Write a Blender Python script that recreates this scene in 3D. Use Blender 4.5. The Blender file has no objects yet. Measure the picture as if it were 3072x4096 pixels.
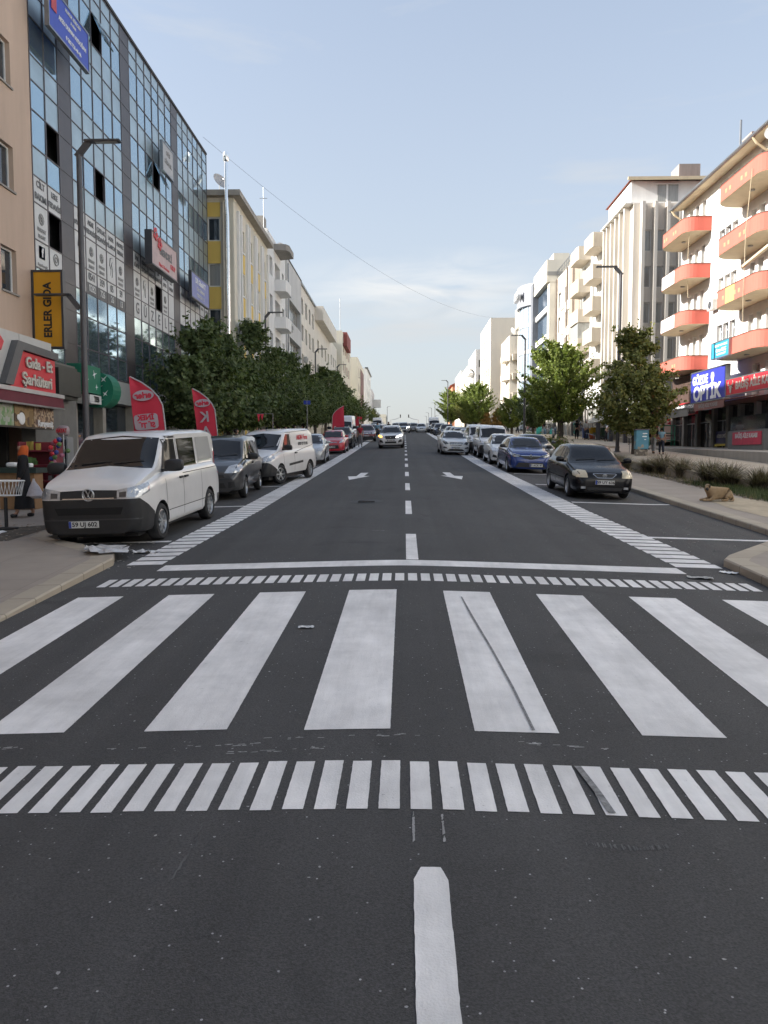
import bpy, bmesh, math, random
import numpy as np
from mathutils import Vector, Matrix
from mathutils.bvhtree import BVHTree
S=bpy.context.scene; COL=S.collection; R=math.radians; PI=math.pi
# ---------------- camera
cd=bpy.data.cameras.new('camera'); cam=bpy.data.objects.new('camera',cd); COL.objects.link(cam); S.camera=cam
cd.sensor_fit='VERTICAL'; cd.sensor_height=36; cd.lens=3150/4096*36; cd.clip_start=.1; cd.clip_end=3000
cam.location=(0,0,2.05); cam.rotation_euler=(PI/2-math.atan(226/3150),0,math.atan(81/3150))
# ---------------- sun, sky, exposure
SUNV=Vector((-1,-.09,.485)).normalized()
sl=bpy.data.lights.new('sun','SUN'); sl.energy=4.0; sl.angle=R(.5); sl.color=(1,.965,.91)
so=bpy.data.objects.new('sun',sl); COL.objects.link(so); so.rotation_euler=SUNV.to_track_quat('Z','Y').to_euler()
W=bpy.data.worlds.new('World'); S.world=W; W.use_nodes=True
nt=W.node_tree; N=nt.nodes; L=nt.links; N.clear()
out=N.new('ShaderNodeOutputWorld'); bg=N.new('ShaderNodeBackground'); bg.inputs[1].default_value=.108
sky=N.new('ShaderNodeTexSky'); sky.sky_type='NISHITA'; sky.sun_disc=False; sky.sun_elevation=math.asin(SUNV.z)
sky.sun_rotation=math.atan2(SUNV.x,SUNV.y); sky.dust_density=2.2; sky.air_density=1.0; sky.ozone_density=1.3
# thin wisps of cloud and pale air low in the sky
tc=N.new('ShaderNodeTexCoord'); mp=N.new('ShaderNodeMapping'); mp.inputs['Scale'].default_value=(1.2,1.2,5.5)
no=N.new('ShaderNodeTexNoise'); no.inputs['Scale'].default_value=2.1; no.inputs['Detail'].default_value=7; no.inputs['Roughness'].default_value=.55; no.inputs['Distortion'].default_value=.4
cr=N.new('ShaderNodeValToRGB'); cr.color_ramp.elements[0].position=.52; cr.color_ramp.elements[1].position=.80
sx=N.new('ShaderNodeSeparateXYZ'); mr=N.new('ShaderNodeMapRange'); mr.inputs[1].default_value=0; mr.inputs[2].default_value=.62; mr.inputs[3].default_value=.9; mr.inputs[4].default_value=.50
mm=N.new('ShaderNodeMath'); mm.operation='MULTIPLY'
mx=N.new('ShaderNodeMix'); mx.data_type='RGBA'; mx.inputs[7].default_value=(2.2,2.28,2.36,1)
pw=N.new('ShaderNodeMath'); pw.operation='POWER'; pw.inputs[1].default_value=1.5
ad=N.new('ShaderNodeMath'); ad.operation='MULTIPLY_ADD'; ad.inputs[1].default_value=.5; ad.use_clamp=True
L.new(tc.outputs['Generated'],mp.inputs[0]); L.new(mp.outputs[0],no.inputs[0]); L.new(no.outputs[0],cr.inputs[0])
L.new(tc.outputs['Generated'],sx.inputs[0]); L.new(sx.outputs[2],mr.inputs[0]); L.new(cr.outputs[0],mm.inputs[0]); L.new(mr.outputs[0],mm.inputs[1])
L.new(mr.outputs[0],pw.inputs[0]); L.new(mm.outputs[0],ad.inputs[0]); L.new(pw.outputs[0],ad.inputs[2])
L.new(ad.outputs[0],mx.inputs[0]); L.new(sky.outputs[0],mx.inputs[6]); mc=N.new('ShaderNodeMix'); mc.data_type='RGBA'; mc.inputs[7].default_value=(3.3,3.3,3.25,1); mk_=N.new('ShaderNodeMath'); mk_.operation='MULTIPLY'; mk_.inputs[1].default_value=.42; L.new(mm.outputs[0],mk_.inputs[0]); 
vs=N.new('ShaderNodeVectorMath'); vs.operation='SUBTRACT'; vs.inputs[1].default_value=(.035,.98,.205); vq=N.new('ShaderNodeVectorMath'); vq.operation='MULTIPLY'; vq.inputs[1].default_value=(6.0,1.5,26); vl=N.new('ShaderNodeVectorMath'); vl.operation='LENGTH'
L.new(tc.outputs['Generated'],vs.inputs[0]); L.new(vs.outputs[0],vq.inputs[0]); L.new(vq.outputs[0],vl.inputs[0])
mz=N.new('ShaderNodeMapRange'); mz.inputs[1].default_value=.15; mz.inputs[2].default_value=1.25; mz.inputs[3].default_value=1; mz.inputs[4].default_value=0; L.new(vl.outputs['Value'],mz.inputs[0])
m2=N.new('ShaderNodeMapping'); m2.inputs['Scale'].default_value=(7,4,26); m2.inputs['Rotation'].default_value=(0,.12,0); n2=N.new('ShaderNodeTexNoise'); n2.inputs['Scale'].default_value=1.3; n2.inputs['Detail'].default_value=7; n2.inputs['Distortion'].default_value=.6; c2=N.new('ShaderNodeValToRGB'); c2.color_ramp.elements[0].position=.36; c2.color_ramp.elements[1].position=.64
L.new(tc.outputs['Generated'],m2.inputs[0]); L.new(m2.outputs[0],n2.inputs[0]); L.new(n2.outputs[0],c2.inputs[0]); mw_=N.new('ShaderNodeMath'); mw_.operation='MULTIPLY'; L.new(c2.outputs[0],mw_.inputs[0]); L.new(mz.outputs[0],mw_.inputs[1]); ma=N.new('ShaderNodeMath'); ma.operation='MULTIPLY_ADD'; ma.inputs[1].default_value=.75; ma.use_clamp=True; L.new(mw_.outputs[0],ma.inputs[0]); L.new(mk_.outputs[0],ma.inputs[2]); L.new(ma.outputs[0],mc.inputs[0]); L.new(mx.outputs[2],mc.inputs[6]); L.new(mc.outputs[2],bg.inputs[0]); L.new(bg.outputs[0],out.inputs[0])
S.view_settings.view_transform='Standard'; S.view_settings.look='None'; S.view_settings.exposure=1.48; S.view_settings.gamma=1
S.cycles.max_bounces=6; S.cycles.diffuse_bounces=3; S.cycles.glossy_bounces=3; S.cycles.transparent_max_bounces=6; S.cycles.caustics_reflective=False
# ---------------- ground profile
SL=.0455
def pr(y): return SL*y if y<200 else (9.1+2.4*(1-math.exp(-(y-200)/53.0)) + 1.3*(1-math.exp(-(y-200)/160.)))
def gz(x,y): a=min(abs(x),6.5); return pr(y)-.03*(math.sqrt(a*a+.16)-.4)
PV=.115; PZ=.40      # kerb height, plaza height
# ---------------- materials
MATS={}
def mat(n,c,r=.7,m=0,var=.12,sc=2.5,bump=0,bs=40,spec=None,emit=0,streak=0,coat=0,alpha=None,det=5):
    if n in MATS: return MATS[n]
    M=bpy.data.materials.new(n); M.use_nodes=True; t=M.node_tree; b=t.nodes['Principled BSDF']; M.diffuse_color=(*c[:3],1)
    b.inputs['Roughness'].default_value=r; b.inputs['Metallic'].default_value=m
    if spec is not None: b.inputs['Specular IOR Level'].default_value=spec
    if coat: b.inputs['Coat Weight'].default_value=coat; b.inputs['Coat Roughness'].default_value=.04
    g=t.nodes.new('ShaderNodeNewGeometry')
    if var>0:
        n1=t.nodes.new('ShaderNodeTexNoise'); n1.inputs['Scale'].default_value=sc; n1.inputs['Detail'].default_value=det; n1.inputs['Roughness'].default_value=.65
        src=g.outputs['Position']
        if streak:
            mp=t.nodes.new('ShaderNodeMapping'); mp.inputs['Scale'].default_value=(1,1,streak); t.links.new(src,mp.inputs[0]); src=mp.outputs[0]
        t.links.new(src,n1.inputs[0])
        rp=t.nodes.new('ShaderNodeValToRGB'); e=rp.color_ramp.elements
        e[0].position=.3; e[1].position=.7
        e[0].color=(*[v*(1-var) for v in c[:3]],1); e[1].color=(*[min(1,v*(1+var)) for v in c[:3]],1)
        t.links.new(n1.outputs[0],rp.inputs[0]); t.links.new(rp.outputs[0],b.inputs['Base Color'])
    else: b.inputs['Base Color'].default_value=(*c[:3],1)
    if bump:
        n2=t.nodes.new('ShaderNodeTexNoise'); n2.inputs['Scale'].default_value=bs; n2.inputs['Detail'].default_value=4
        t.links.new(g.outputs['Position'],n2.inputs[0]); bp=t.nodes.new('ShaderNodeBump'); bp.inputs['Strength'].default_value=bump; bp.inputs['Distance'].default_value=.02
        t.links.new(n2.outputs[0],bp.inputs['Height']); t.links.new(bp.outputs[0],b.inputs['Normal'])
    if emit: b.inputs['Emission Color'].default_value=(*c[:3],1); b.inputs['Emission Strength'].default_value=emit
    MATS[n]=M; return M
def nodes_of(M): t=M.node_tree; return t,t.nodes,t.links,t.nodes['Principled BSDF']
# asphalt: fine aggregate, pale specks, large worn patches
AS=mat('asphalt',(.053,.052,.052),.82,var=.16,sc=.35,bump=.35,bs=160)
t,n_,l_,b_=nodes_of(AS)
g=n_.new('ShaderNodeNewGeometry'); base=b_.inputs['Base Color'].links[0].from_socket
v=n_.new('ShaderNodeTexVoronoi'); v.inputs['Scale'].default_value=26; l_.new(g.outputs[0],v.inputs[0])
r2=n_.new('ShaderNodeValToRGB'); r2.color_ramp.elements[0].position=.10; r2.color_ramp.elements[0].color=(1,1,1,1); r2.color_ramp.elements[1].position=.15; r2.color_ramp.elements[1].color=(0,0,0,1)
l_.new(v.outputs['Distance'],r2.inputs[0])
sp=n_.new('ShaderNodeSeparateColor'); l_.new(v.outputs['Color'],sp.inputs[0]); gt=n_.new('ShaderNodeMath'); gt.operation='GREATER_THAN'; gt.inputs[1].default_value=.82; l_.new(sp.outputs[0],gt.inputs[0])
ml=n_.new('ShaderNodeMath'); ml.operation='MULTIPLY'; l_.new(r2.outputs[0],ml.inputs[0]); l_.new(gt.outputs[0],ml.inputs[1])
mxa=n_.new('ShaderNodeMix'); mxa.data_type='RGBA'; mxa.inputs[7].default_value=(.34,.34,.35,1); l_.new(ml.outputs[0],mxa.inputs[0]); l_.new(base,mxa.inputs[6])
mpz=n_.new('ShaderNodeMapping'); mpz.inputs['Scale'].default_value=(2.2,.045,.0); l_.new(g.outputs[0],mpz.inputs[0]); st_=n_.new('ShaderNodeTexNoise'); st_.inputs['Scale'].default_value=1; st_.inputs['Detail'].default_value=5; l_.new(mpz.outputs[0],st_.inputs[0])
ms_=n_.new('ShaderNodeMapRange'); ms_.inputs[1].default_value=.3; ms_.inputs[2].default_value=.7; ms_.inputs[3].default_value=.84; ms_.inputs[4].default_value=1.2; l_.new(st_.outputs[0],ms_.inputs[0])
bl_=n_.new('ShaderNodeTexNoise'); bl_.inputs['Scale'].default_value=1.1; bl_.inputs['Detail'].default_value=6; bl_.inputs['Distortion'].default_value=.8; l_.new(g.outputs[0],bl_.inputs[0])
mb_=n_.new('ShaderNodeMapRange'); mb_.inputs[1].default_value=.25; mb_.inputs[2].default_value=.40; mb_.inputs[3].default_value=.66; mb_.inputs[4].default_value=1; l_.new(bl_.outputs[0],mb_.inputs[0])
mu_=n_.new('ShaderNodeMath'); mu_.operation='MULTIPLY'; l_.new(ms_.outputs[0],mu_.inputs[0]); l_.new(mb_.outputs[0],mu_.inputs[1])
nz=n_.new('ShaderNodeTexNoise'); nz.inputs['Scale'].default_value=85; nz.inputs['Detail'].default_value=3; l_.new(g.outputs[0],nz.inputs[0])
mr2=n_.new('ShaderNodeMapRange'); mr2.inputs[1].default_value=.3; mr2.inputs[2].default_value=.7; mr2.inputs[3].default_value=.62; mr2.inputs[4].default_value=1.38; l_.new(nz.outputs[0],mr2.inputs[0])
vm=n_.new('ShaderNodeVectorMath'); vm.operation='SCALE'; mq_=n_.new('ShaderNodeMath'); mq_.operation='MULTIPLY'; l_.new(mr2.outputs[0],mq_.inputs[0]); l_.new(mu_.outputs[0],mq_.inputs[1]); l_.new(mxa.outputs[2],vm.inputs[0]); l_.new(mq_.outputs[0],vm.inputs['Scale']); l_.new(vm.outputs[0],b_.inputs['Base Color'])
PAINT=mat('road_paint',(.76,.745,.73),.7,var=.16,sc=1.7,bump=.25,bs=90)
t,n_,l_,b_=nodes_of(PAINT); g=n_.new('ShaderNodeNewGeometry'); base=b_.inputs['Base Color'].links[0].from_socket
nz=n_.new('ShaderNodeTexNoise'); nz.inputs['Scale'].default_value=22; nz.inputs['Detail'].default_value=8; nz.inputs['Roughness'].default_value=.7; l_.new(g.outputs[0],nz.inputs[0])
r2=n_.new('ShaderNodeValToRGB'); r2.color_ramp.elements[0].position=.63; r2.color_ramp.elements[0].color=(0,0,0,1); r2.color_ramp.elements[1].position=.72; r2.color_ramp.elements[1].color=(.55,.55,.55,1); l_.new(nz.outputs[0],r2.inputs[0])
mxa=n_.new('ShaderNodeMix'); mxa.data_type='RGBA'; mxa.inputs[7].default_value=(.22,.21,.21,1); l_.new(r2.outputs[0],mxa.inputs[0]); l_.new(base,mxa.inputs[6])
mpz=n_.new('ShaderNodeMapping'); mpz.inputs['Scale'].default_value=(5,.5,0); l_.new(g.outputs[0],mpz.inputs[0]); w_=n_.new('ShaderNodeTexNoise'); w_.inputs['Scale'].default_value=1; w_.inputs['Detail'].default_value=9; w_.inputs['Roughness'].default_value=.75; l_.new(mpz.outputs[0],w_.inputs[0])
mw=n_.new('ShaderNodeMapRange'); mw.inputs[1].default_value=.35; mw.inputs[2].default_value=.62; mw.inputs[3].default_value=.86; mw.inputs[4].default_value=1.03; l_.new(w_.outputs[0],mw.inputs[0])
vs_=n_.new('ShaderNodeVectorMath'); vs_.operation='SCALE'; l_.new(mxa.outputs[2],vs_.inputs[0]); l_.new(mw.outputs[0],vs_.inputs['Scale']); l_.new(vs_.outputs[0],b_.inputs['Base Color'])
def paver(n,c,sx_,sy_,gap=.02,dark=.7):
    M=mat(n,c,.85,var=.1,sc=1.2,bump=.15,bs=60); t,n_,l_,b_=nodes_of(M); g=n_.new('ShaderNodeNewGeometry'); base=b_.inputs['Base Color'].links[0].from_socket
    br=n_.new('ShaderNodeTexBrick'); br.offset=0; br.inputs['Scale'].default_value=1; br.inputs['Brick Width'].default_value=sx_; br.inputs['Row Height'].default_value=sy_; br.inputs['Mortar Size'].default_value=gap
    br.inputs['Color1'].default_value=(1,1,1,1); br.inputs['Color2'].default_value=(.93,.93,.93,1); br.inputs['Mortar'].default_value=(dark,dark,dark,1); l_.new(g.outputs[0],br.inputs[0])
    m=n_.new('ShaderNodeMix'); m.data_type='RGBA'; m.blend_type='MULTIPLY'; m.inputs[0].default_value=1; l_.new(base,m.inputs[6]); l_.new(br.outputs[0],m.inputs[7]); l_.new(m.outputs[2],b_.inputs['Base Color']); return M
PAVE=paver('pavement_stone',(.33,.285,.24),1.2,.6,.006,.75); PLAZA=paver('plaza_stone',(.40,.35,.28),.8,.8,.006,.8)
KERB=paver('kerb_stone',(.40,.345,.27),.01+3,.7,.012,.6)
DIRT=mat('dirt',(.10,.085,.065),.95,var=.45,sc=5,bump=.8,bs=18); SAND=mat('sand',(.42,.35,.25),.95,var=.2,sc=3,bump=.5,bs=14)
def wallm(n,c,var=.1): return mat(n,[min(.8,v*1.08) for v in c],.85,var=var,sc=1.1,bump=.08,bs=50,streak=.18,det=9)
GLASS=mat('window_glass',(.035,.045,.055),.06,var=0,spec=.9); GLASS2=mat('curtained_glass',(.30,.30,.28),.12,var=.25,sc=3,streak=.1,spec=.8)
CARG=mat('car_glass',(.005,.006,.008),.05,var=0,spec=.42)
WHITEF=mat('white_plastic_frame',(.72,.72,.70),.4,var=.03); DARKF=mat('dark_metal_frame',(.05,.05,.055),.4,var=.1)
STEEL=mat('galvanised_steel',(.30,.31,.32),.38,.8,var=.1); POLE=mat('lamp_pole_paint',(.085,.085,.09),.45,.3,var=.12); CHROME=mat('chrome',(.75,.75,.76),.12,1,var=0)
BLACKP=mat('black_plastic',(.018,.018,.019),.55,var=.15,sc=12); TYRE=mat('tyre_rubber',(.02,.02,.021),.8,var=.25,sc=10,bump=.2,bs=80); RIM=mat('rim_silver',(.50,.51,.52),.3,.7,var=.1,sc=10)
WHITE=mat('white_paint',(.78,.78,.77),.5,var=.05); INK=mat('black_ink',(.015,.015,.015),.5,var=0); REDP=mat('red_panel',(.60,.03,.045),.45,var=.08); 
TS=bpy.data.scenes.new('workbench')   # scratch scene for evaluating modifiers, removed at the end
def evalmesh(objs,o):
    for q in objs: TS.collection.objects.link(q)
    with bpy.context.temp_override(scene=TS,view_layer=TS.view_layers[0]):
        dg=bpy.context.evaluated_depsgraph_get(); dg.update(); return bpy.data.meshes.new_from_object(o.evaluated_get(dg))
# ---------------- mesh helpers
def tag(o,label=None,cat=None,group=None,kind=None):
    if label: o['label']=label
    if cat: o['category']=cat
    if group: o['group']=group
    if kind: o['kind']=kind
    return o
def thing(name,label,cat,loc=(0,0,0),rz=0,group=None):
    o=bpy.data.objects.new(name,None); COL.objects.link(o); o.location=loc; o.rotation_euler=(0,0,rz); o.empty_display_size=.2
    return tag(o,label,cat,group)
def troot(o):
    while o.parent: o=o.parent
    return o
class MB:
    def __init__(s): s.v=[]; s.f=[]; s.m=[]; s.mi=0
    def add(s,vs,fs,mi=None):
        b=len(s.v); s.v+= [tuple(p) for p in vs]; s.f+=[tuple(i+b for i in f) for f in fs]; s.m+=[s.mi if mi is None else mi]*len(fs); return s
    def quad(s,*p,mi=None): return s.add(p,[tuple(range(len(p)))],mi)
    def box(s,x0,x1,y0,y1,z0,z1,mi=None):
        return s.add([(x0,y0,z0),(x1,y0,z0),(x1,y1,z0),(x0,y1,z0),(x0,y0,z1),(x1,y0,z1),(x1,y1,z1),(x0,y1,z1)],[(0,3,2,1),(4,5,6,7),(0,1,5,4),(1,2,6,5),(2,3,7,6),(3,0,4,7)],mi)
    def obox(s,c,ex,ey,ez,mi=None):   # oriented box: centre, three half vectors
        c=Vector(c);ex=Vector(ex);ey=Vector(ey);ez=Vector(ez)
        return s.add([c+a*ex+b*ey+d*ez for d in(-1,1) for a,b in((-1,-1),(1,-1),(1,1),(-1,1))],[(0,3,2,1),(4,5,6,7),(0,1,5,4),(1,2,6,5),(2,3,7,6),(3,0,4,7)],mi)
    def tube(s,pts,r,n=8,mi=None,cap=True):
        pts=[Vector(p) for p in pts]; rs=r if isinstance(r,(list,tuple)) else [r]*len(pts); vs=[];k=len(pts); u=None
        for i,p in enumerate(pts):
            d=(pts[min(i+1,k-1)]-pts[max(i-1,0)]).normalized()
            if u is None: u=d.orthogonal().normalized()
            u=(u-d*u.dot(d)).normalized(); w=d.cross(u)
            vs+=[p+rs[i]*(math.cos(2*PI*j/n)*u+math.sin(2*PI*j/n)*w) for j in range(n)]
        fs=[(i*n+j,i*n+(j+1)%n,(i+1)*n+(j+1)%n,(i+1)*n+j) for i in range(k-1) for j in range(n)]
        if cap: fs+=[tuple(range(n))[::-1],tuple(range((k-1)*n,k*n))]
        return s.add(vs,fs,mi)
    def prism(s,poly,d,mi=None):  # poly: list of 3D pts, extruded by vector d
        n=len(poly); d=Vector(d); vs=[Vector(p) for p in poly]+[Vector(p)+d for p in poly]
        return s.add(vs,[tuple(range(n))[::-1],tuple(range(n,2*n))]+[(i,(i+1)%n,(i+1)%n+n,i+n) for i in range(n)],mi)
    def lathe(s,prof,c=(0,0,0),axis='z',n=16,mi=None):
        c=Vector(c); vs=[]
        for r,h in prof:
            for j in range(n):
                a=2*PI*j/n; p=(r*math.cos(a),r*math.sin(a),h)
                if axis=='x': p=(h,p[0],p[1])
                if axis=='y': p=(p[1],h,p[0])
                vs.append(c+Vector(p))
        k=len(prof); return s.add(vs,[(i*n+j,i*n+(j+1)%n,(i+1)*n+(j+1)%n,(i+1)*n+j) for i in range(k-1) for j in range(n)],mi)
    def ball(s,c,r,mi=None,n=8,sc=(1,1,1)):
        pr=[(math.sin(PI*i/n)*r,-math.cos(PI*i/n)*r) for i in range(n+1)]; b=len(s.v); s.lathe(pr,(0,0,0),'z',n*2-4 if n>6 else 8,mi)
        for i in range(b,len(s.v)): p=s.v[i]; s.v[i]=(p[0]*sc[0]+c[0],p[1]*sc[1]+c[1],p[2]*sc[2]+c[2])
        return s
    def rbox(s,c,hx,hy,hz,e=.55,n=8,mi=None):
        b=len(s.v); s.ball((0,0,0),1,mi,n)
        for i in range(b,len(s.v)):
            p=s.v[i]; q=[math.copysign(abs(v)**e,v) for v in p]; s.v[i]=(c[0]+q[0]*hx,c[1]+q[1]*hy,c[2]+q[2]*hz)
        return s
    def build(s,name,mats,parent=None,world=False,smooth=False,origin=None,bevel=0):
        off=Vector((0,0,0))
        if parent is not None and world: off=Vector(troot(parent).location)
        if origin is not None: off=Vector(origin)
        me=bpy.data.meshes.new(name); me.from_pydata([tuple(Vector(p)-off) for p in s.v],[],s.f)
        if not isinstance(mats,(list,tuple)): mats=[mats]
        for m in mats: me.materials.append(m)
        if len(mats)>1: me.polygons.foreach_set('material_index',s.m)
        if bevel or True:
            bm=bmesh.new(); bm.from_mesh(me); bmesh.ops.recalc_face_normals(bm,faces=bm.faces)
            if bevel: bmesh.ops.bevel(bm,geom=[e for e in bm.edges if len(e.link_faces)==2 and e.calc_face_angle(0)>.6],offset=bevel,segments=1 if bevel<.01 else 2,affect='EDGES',clamp_overlap=True)
            bm.to_mesh(me); bm.free()
        if smooth:
            me.polygons.foreach_set('use_smooth',[True]*len(me.polygons))
            try: me.set_sharp_from_angle(angle=R(38))
            except Exception: pass
        o=bpy.data.objects.new(name,me); COL.objects.link(o)
        if parent is not None: o.parent=parent
        if origin is not None: o.location=origin
        return o
def linkmesh(name,me,parent=None,loc=None):
    o=bpy.data.objects.new(name,me); COL.objects.link(o)
    if parent is not None: o.parent=parent
    if loc is not None: o.location=loc
    return o
def copy_tree(o,parent=None):
    c=o.copy(); COL.objects.link(c); c.parent=parent if parent is not None else None
    if parent is not None: c.matrix_parent_inverse=o.matrix_parent_inverse.copy()
    for ch in KIDS(o): copy_tree(ch,c)
    return c
def KIDS(o): return [c for c in bpy.data.objects if c.parent is o] if False else list(o.children)
def dup(o,loc,rz=None,label=None,group=None,rx=None):
    c=copy_tree(o); c.location=loc
    if rz is not None: c.rotation_euler.z=rz
    if rx is not None: c.rotation_euler.x=rx
    if label: c['label']=label
    if group: c['group']=group
    return c
def setmat(o,i,m): o.material_slots[i].link='OBJECT'; o.material_slots[i].material=m
TXT={}
def text(body,size,mat_,parent,P,right,up,ext=.01,bold=0,sx=1,name='lettering',align='CENTER',world=True,shear=0,space=1):
    k=(body,size,ext,bold,sx,align,shear,space)
    if k not in TXT:
        cu=bpy.data.curves.new('txt','FONT'); cu.body=body; cu.size=size; cu.extrude=ext; cu.offset=bold; cu.align_x=align; cu.align_y='CENTER'; cu.resolution_u=3; cu.shear=shear; cu.space_character=space
        ob=bpy.data.objects.new('txt',cu); me=bpy.data.meshes.new_from_object(ob); bpy.data.objects.remove(ob); TXT[k]=me
    me=TXT[k].copy(); me.materials.clear(); me.materials.append(mat_)
    r=Vector(right).normalized(); u=Vector(up).normalized(); n=r.cross(u)
    off=Vector(P)-(Vector(troot(parent).location) if (parent is not None and world) else Vector((0,0,0)))
    M=Matrix(((r.x*sx,u.x,n.x,off.x),(r.y*sx,u.y,n.y,off.y),(r.z*sx,u.z,n.z,off.z),(0,0,0,1)))
    me.transform(M); return linkmesh(name,me,parent)
def tess(poly,step,stepy=None):  # 2D polygon -> verts, faces cut on a grid
    bm=bmesh.new(); f=bm.faces.new([bm.verts.new((p[0],p[1],0)) for p in poly]); xs=[p[0] for p in poly]; ys=[p[1] for p in poly]
    for ax,(a,b,st) in enumerate(((min(xs),max(xs),step),(min(ys),max(ys),stepy or step))):
        k=math.ceil(a/st+1e-6)
        while k*st<b-1e-6:
            co=(k*st,0,0) if ax==0 else (0,k*st,0); no=(1,0,0) if ax==0 else (0,1,0)
            bmesh.ops.bisect_plane(bm,geom=bm.verts[:]+bm.edges[:]+bm.faces[:],plane_co=co,plane_no=no,dist=1e-6); k+=1
    bm.verts.ensure_lookup_table(); bm.faces.ensure_lookup_table(); bm.verts.index_update()
    vs=[(v.co.x,v.co.y) for v in bm.verts]; fs=[tuple(v.index for v in f.verts) for f in bm.faces]; bm.free(); return vs,fs
def drape(mb,poly,h,step=.5,stepy=4,mi=None,f=None):
    vs,fs=tess(poly,step,stepy); g=f or gz
    mb.add([(x,y,g(x,y)+h) for x,y in vs],fs,mi); return mb
def sheet(name,poly,h,m,kind='structure',step=.5,stepy=4,thick=0,f=None):
    mb=MB(); drape(mb,poly,h,step,stepy,f=f)
    if thick:
        n=len(poly); g=f or gz; P=[]
        for i in range(n):
            a=poly[i];b=poly[(i+1)%n]; k=max(1,int(math.hypot(b[0]-a[0],b[1]-a[1])/2))
            P+=[(a[0]+(b[0]-a[0])*j/k,a[1]+(b[1]-a[1])*j/k) for j in range(k)]
        for i in range(len(P)):
            a=P[i];b=P[(i+1)%len(P)]; mb.quad((*a,g(*a)+h),(*b,g(*b)+h),(*b,g(*b)+h-thick),(*a,g(*a)+h-thick))
    o=mb.build(name,m); 
    if kind: o['kind']=kind
    return o
# ================= ground, road, pavements
rnd=random.Random(4)
def gplane(x,y): return SL*y
mb=MB()
yy=[-60,0,60,120,180,200,220,240,270,300,350,400,500,650,900]
mb.add([(x,y,pr(y)-.55) for y in yy for x in (-500,500)],[(2*i,2*i+1,2*i+3,2*i+2) for i in range(len(yy)-1)])
tag(mb.build('ground',mat('far_ground',(.13,.12,.09),.95,var=.3,sc=.05)),kind='structure')
xs=[-7.2,-6.5,-5.5,-4.5,-3.5,-2.5,-1.8,-1.2,-.8,-.5,-.25,0,.25,.5,.8,1.2,1.8,2.5,3.5,4.5,5.5,6.5,7.4]
mb=MB(); ys=list(range(-14,60,2))+list(range(60,900,20))
mb.add([(x,y,gz(x,y)) for y in ys for x in xs],[(j*len(xs)+i,j*len(xs)+i+1,(j+1)*len(xs)+i+1,(j+1)*len(xs)+i) for j in range(len(ys)-1) for i in range(len(xs)-1)])
tag(mb.build('road',AS),kind='structure')
# cross street just behind / beside the crossing is asphalt too
LK=[(-4.35,-14),(-4.35,11.6),(-4.52,12.1),(-5.4,13.05),(-6.5,14.1),(-6.6,15),(-6.6,880)]
RK=[(4.75,-14),(4.75,11.75),(4.95,12.1),(6.34,13.82),(7.0,14.7),(7.02,16),(7.02,880)]
def off(path,d):
    o=[]
    for i,(x,y) in enumerate(path): o.append((x+d,y-(abs(d)*.35 if 1<=i<=3 else 0)))
    return o
KI=.32
def gl(x,y): return gz(x,y)-(PV-.012)*(1-min(1,max(0,(y-6.8)/4.2)))
for nm,pa,sg in (('kerb',LK,-1),('kerb',RK,1)):
    pb=off(pa,sg*KI); mb=MB()
    P=[];Q=[]
    for i in range(len(pa)-1):
        a,b=pa[i],pa[i+1]; c,d=pb[i],pb[i+1]; k=max(1,int((b[1]-a[1])/(2 if b[1]<100 else 3)))
        k=min(k,200)
        for j in range(k): tt=j/k; P.append((a[0]+(b[0]-a[0])*tt,a[1]+(b[1]-a[1])*tt)); Q.append((c[0]+(d[0]-c[0])*tt,c[1]+(d[1]-c[1])*tt))
    P.append(pa[-1]);Q.append(pb[-1]); h=PV+.003; e=.02
    for i in range(len(P)-1):
        a,b,c,d=P[i],P[i+1],Q[i],Q[i+1]
        A=lambda p,q,z:(p[0]+sg*q,p[1],(gl if sg<0 else gz)(*p)+z)
        mb.quad(A(a,0,-.12),A(b,0,-.12),A(b,0,h-e),A(a,0,h-e)); mb.quad(A(a,0,h-e),A(b,0,h-e),A(b,e,h),A(a,e,h)); mb.quad(A(a,e,h),A(b,e,h),A(d,0,h),A(c,0,h))
    tag(mb.build(nm,KERB),kind='structure')
sheet('pavement',[(-16,-14)]+off(LK,-KI+.02)[:]+[(-16,880)],PV,PAVE,stepy=2,step=2,thick=.7,f=gl)
# right: kerbside strip of pavement, planting strip, raised plaza behind
sheet('pavement',off(RK,KI-.02)[::-1]+[(9.2,-14),(9.2,880)],PV,PAVE,stepy=8)
def gp(x,y): return pr(y)-.18
sheet('plaza',[(10.15,-14),(24,-14),(24,880),(9.9,880),(9.9,34),(10.1,28.2),(10.6,22.8),(10.15,18)],PZ,PLAZA,stepy=8,thick=.6,f=gp)
sheet('planting_bed',[(9.15,18.6),(10.7,18),(10.7,22.8),(10.2,28.2),(10.0,34),(10.0,120),(9.15,120)],PV-.01,DIRT,stepy=2)
sheet('pavement',[(9.15,-14),(10.2,-14),(10.7,18),(9.15,18.6)],PV,PAVE)
sheet('sand_patch',[(7.9,16.6),(9.9,16.0),(10.4,18.2),(9.6,20.2),(8.7,22.0),(8.0,21.0),(7.75,19)],PV+.006,SAND)
sheet('dirt_trench',[(-6.95,13.6),(-7.6,13.2),(-9.6,12.9),(-9.7,14.3),(-7.9,15.1),(-6.95,15.9)],PV+.005,DIRT)
sheet('dirt_strip',[(9.15,120),(10.0,120),(9.9,400),(9.15,400)],PV-.005,DIRT,stepy=8)
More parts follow.
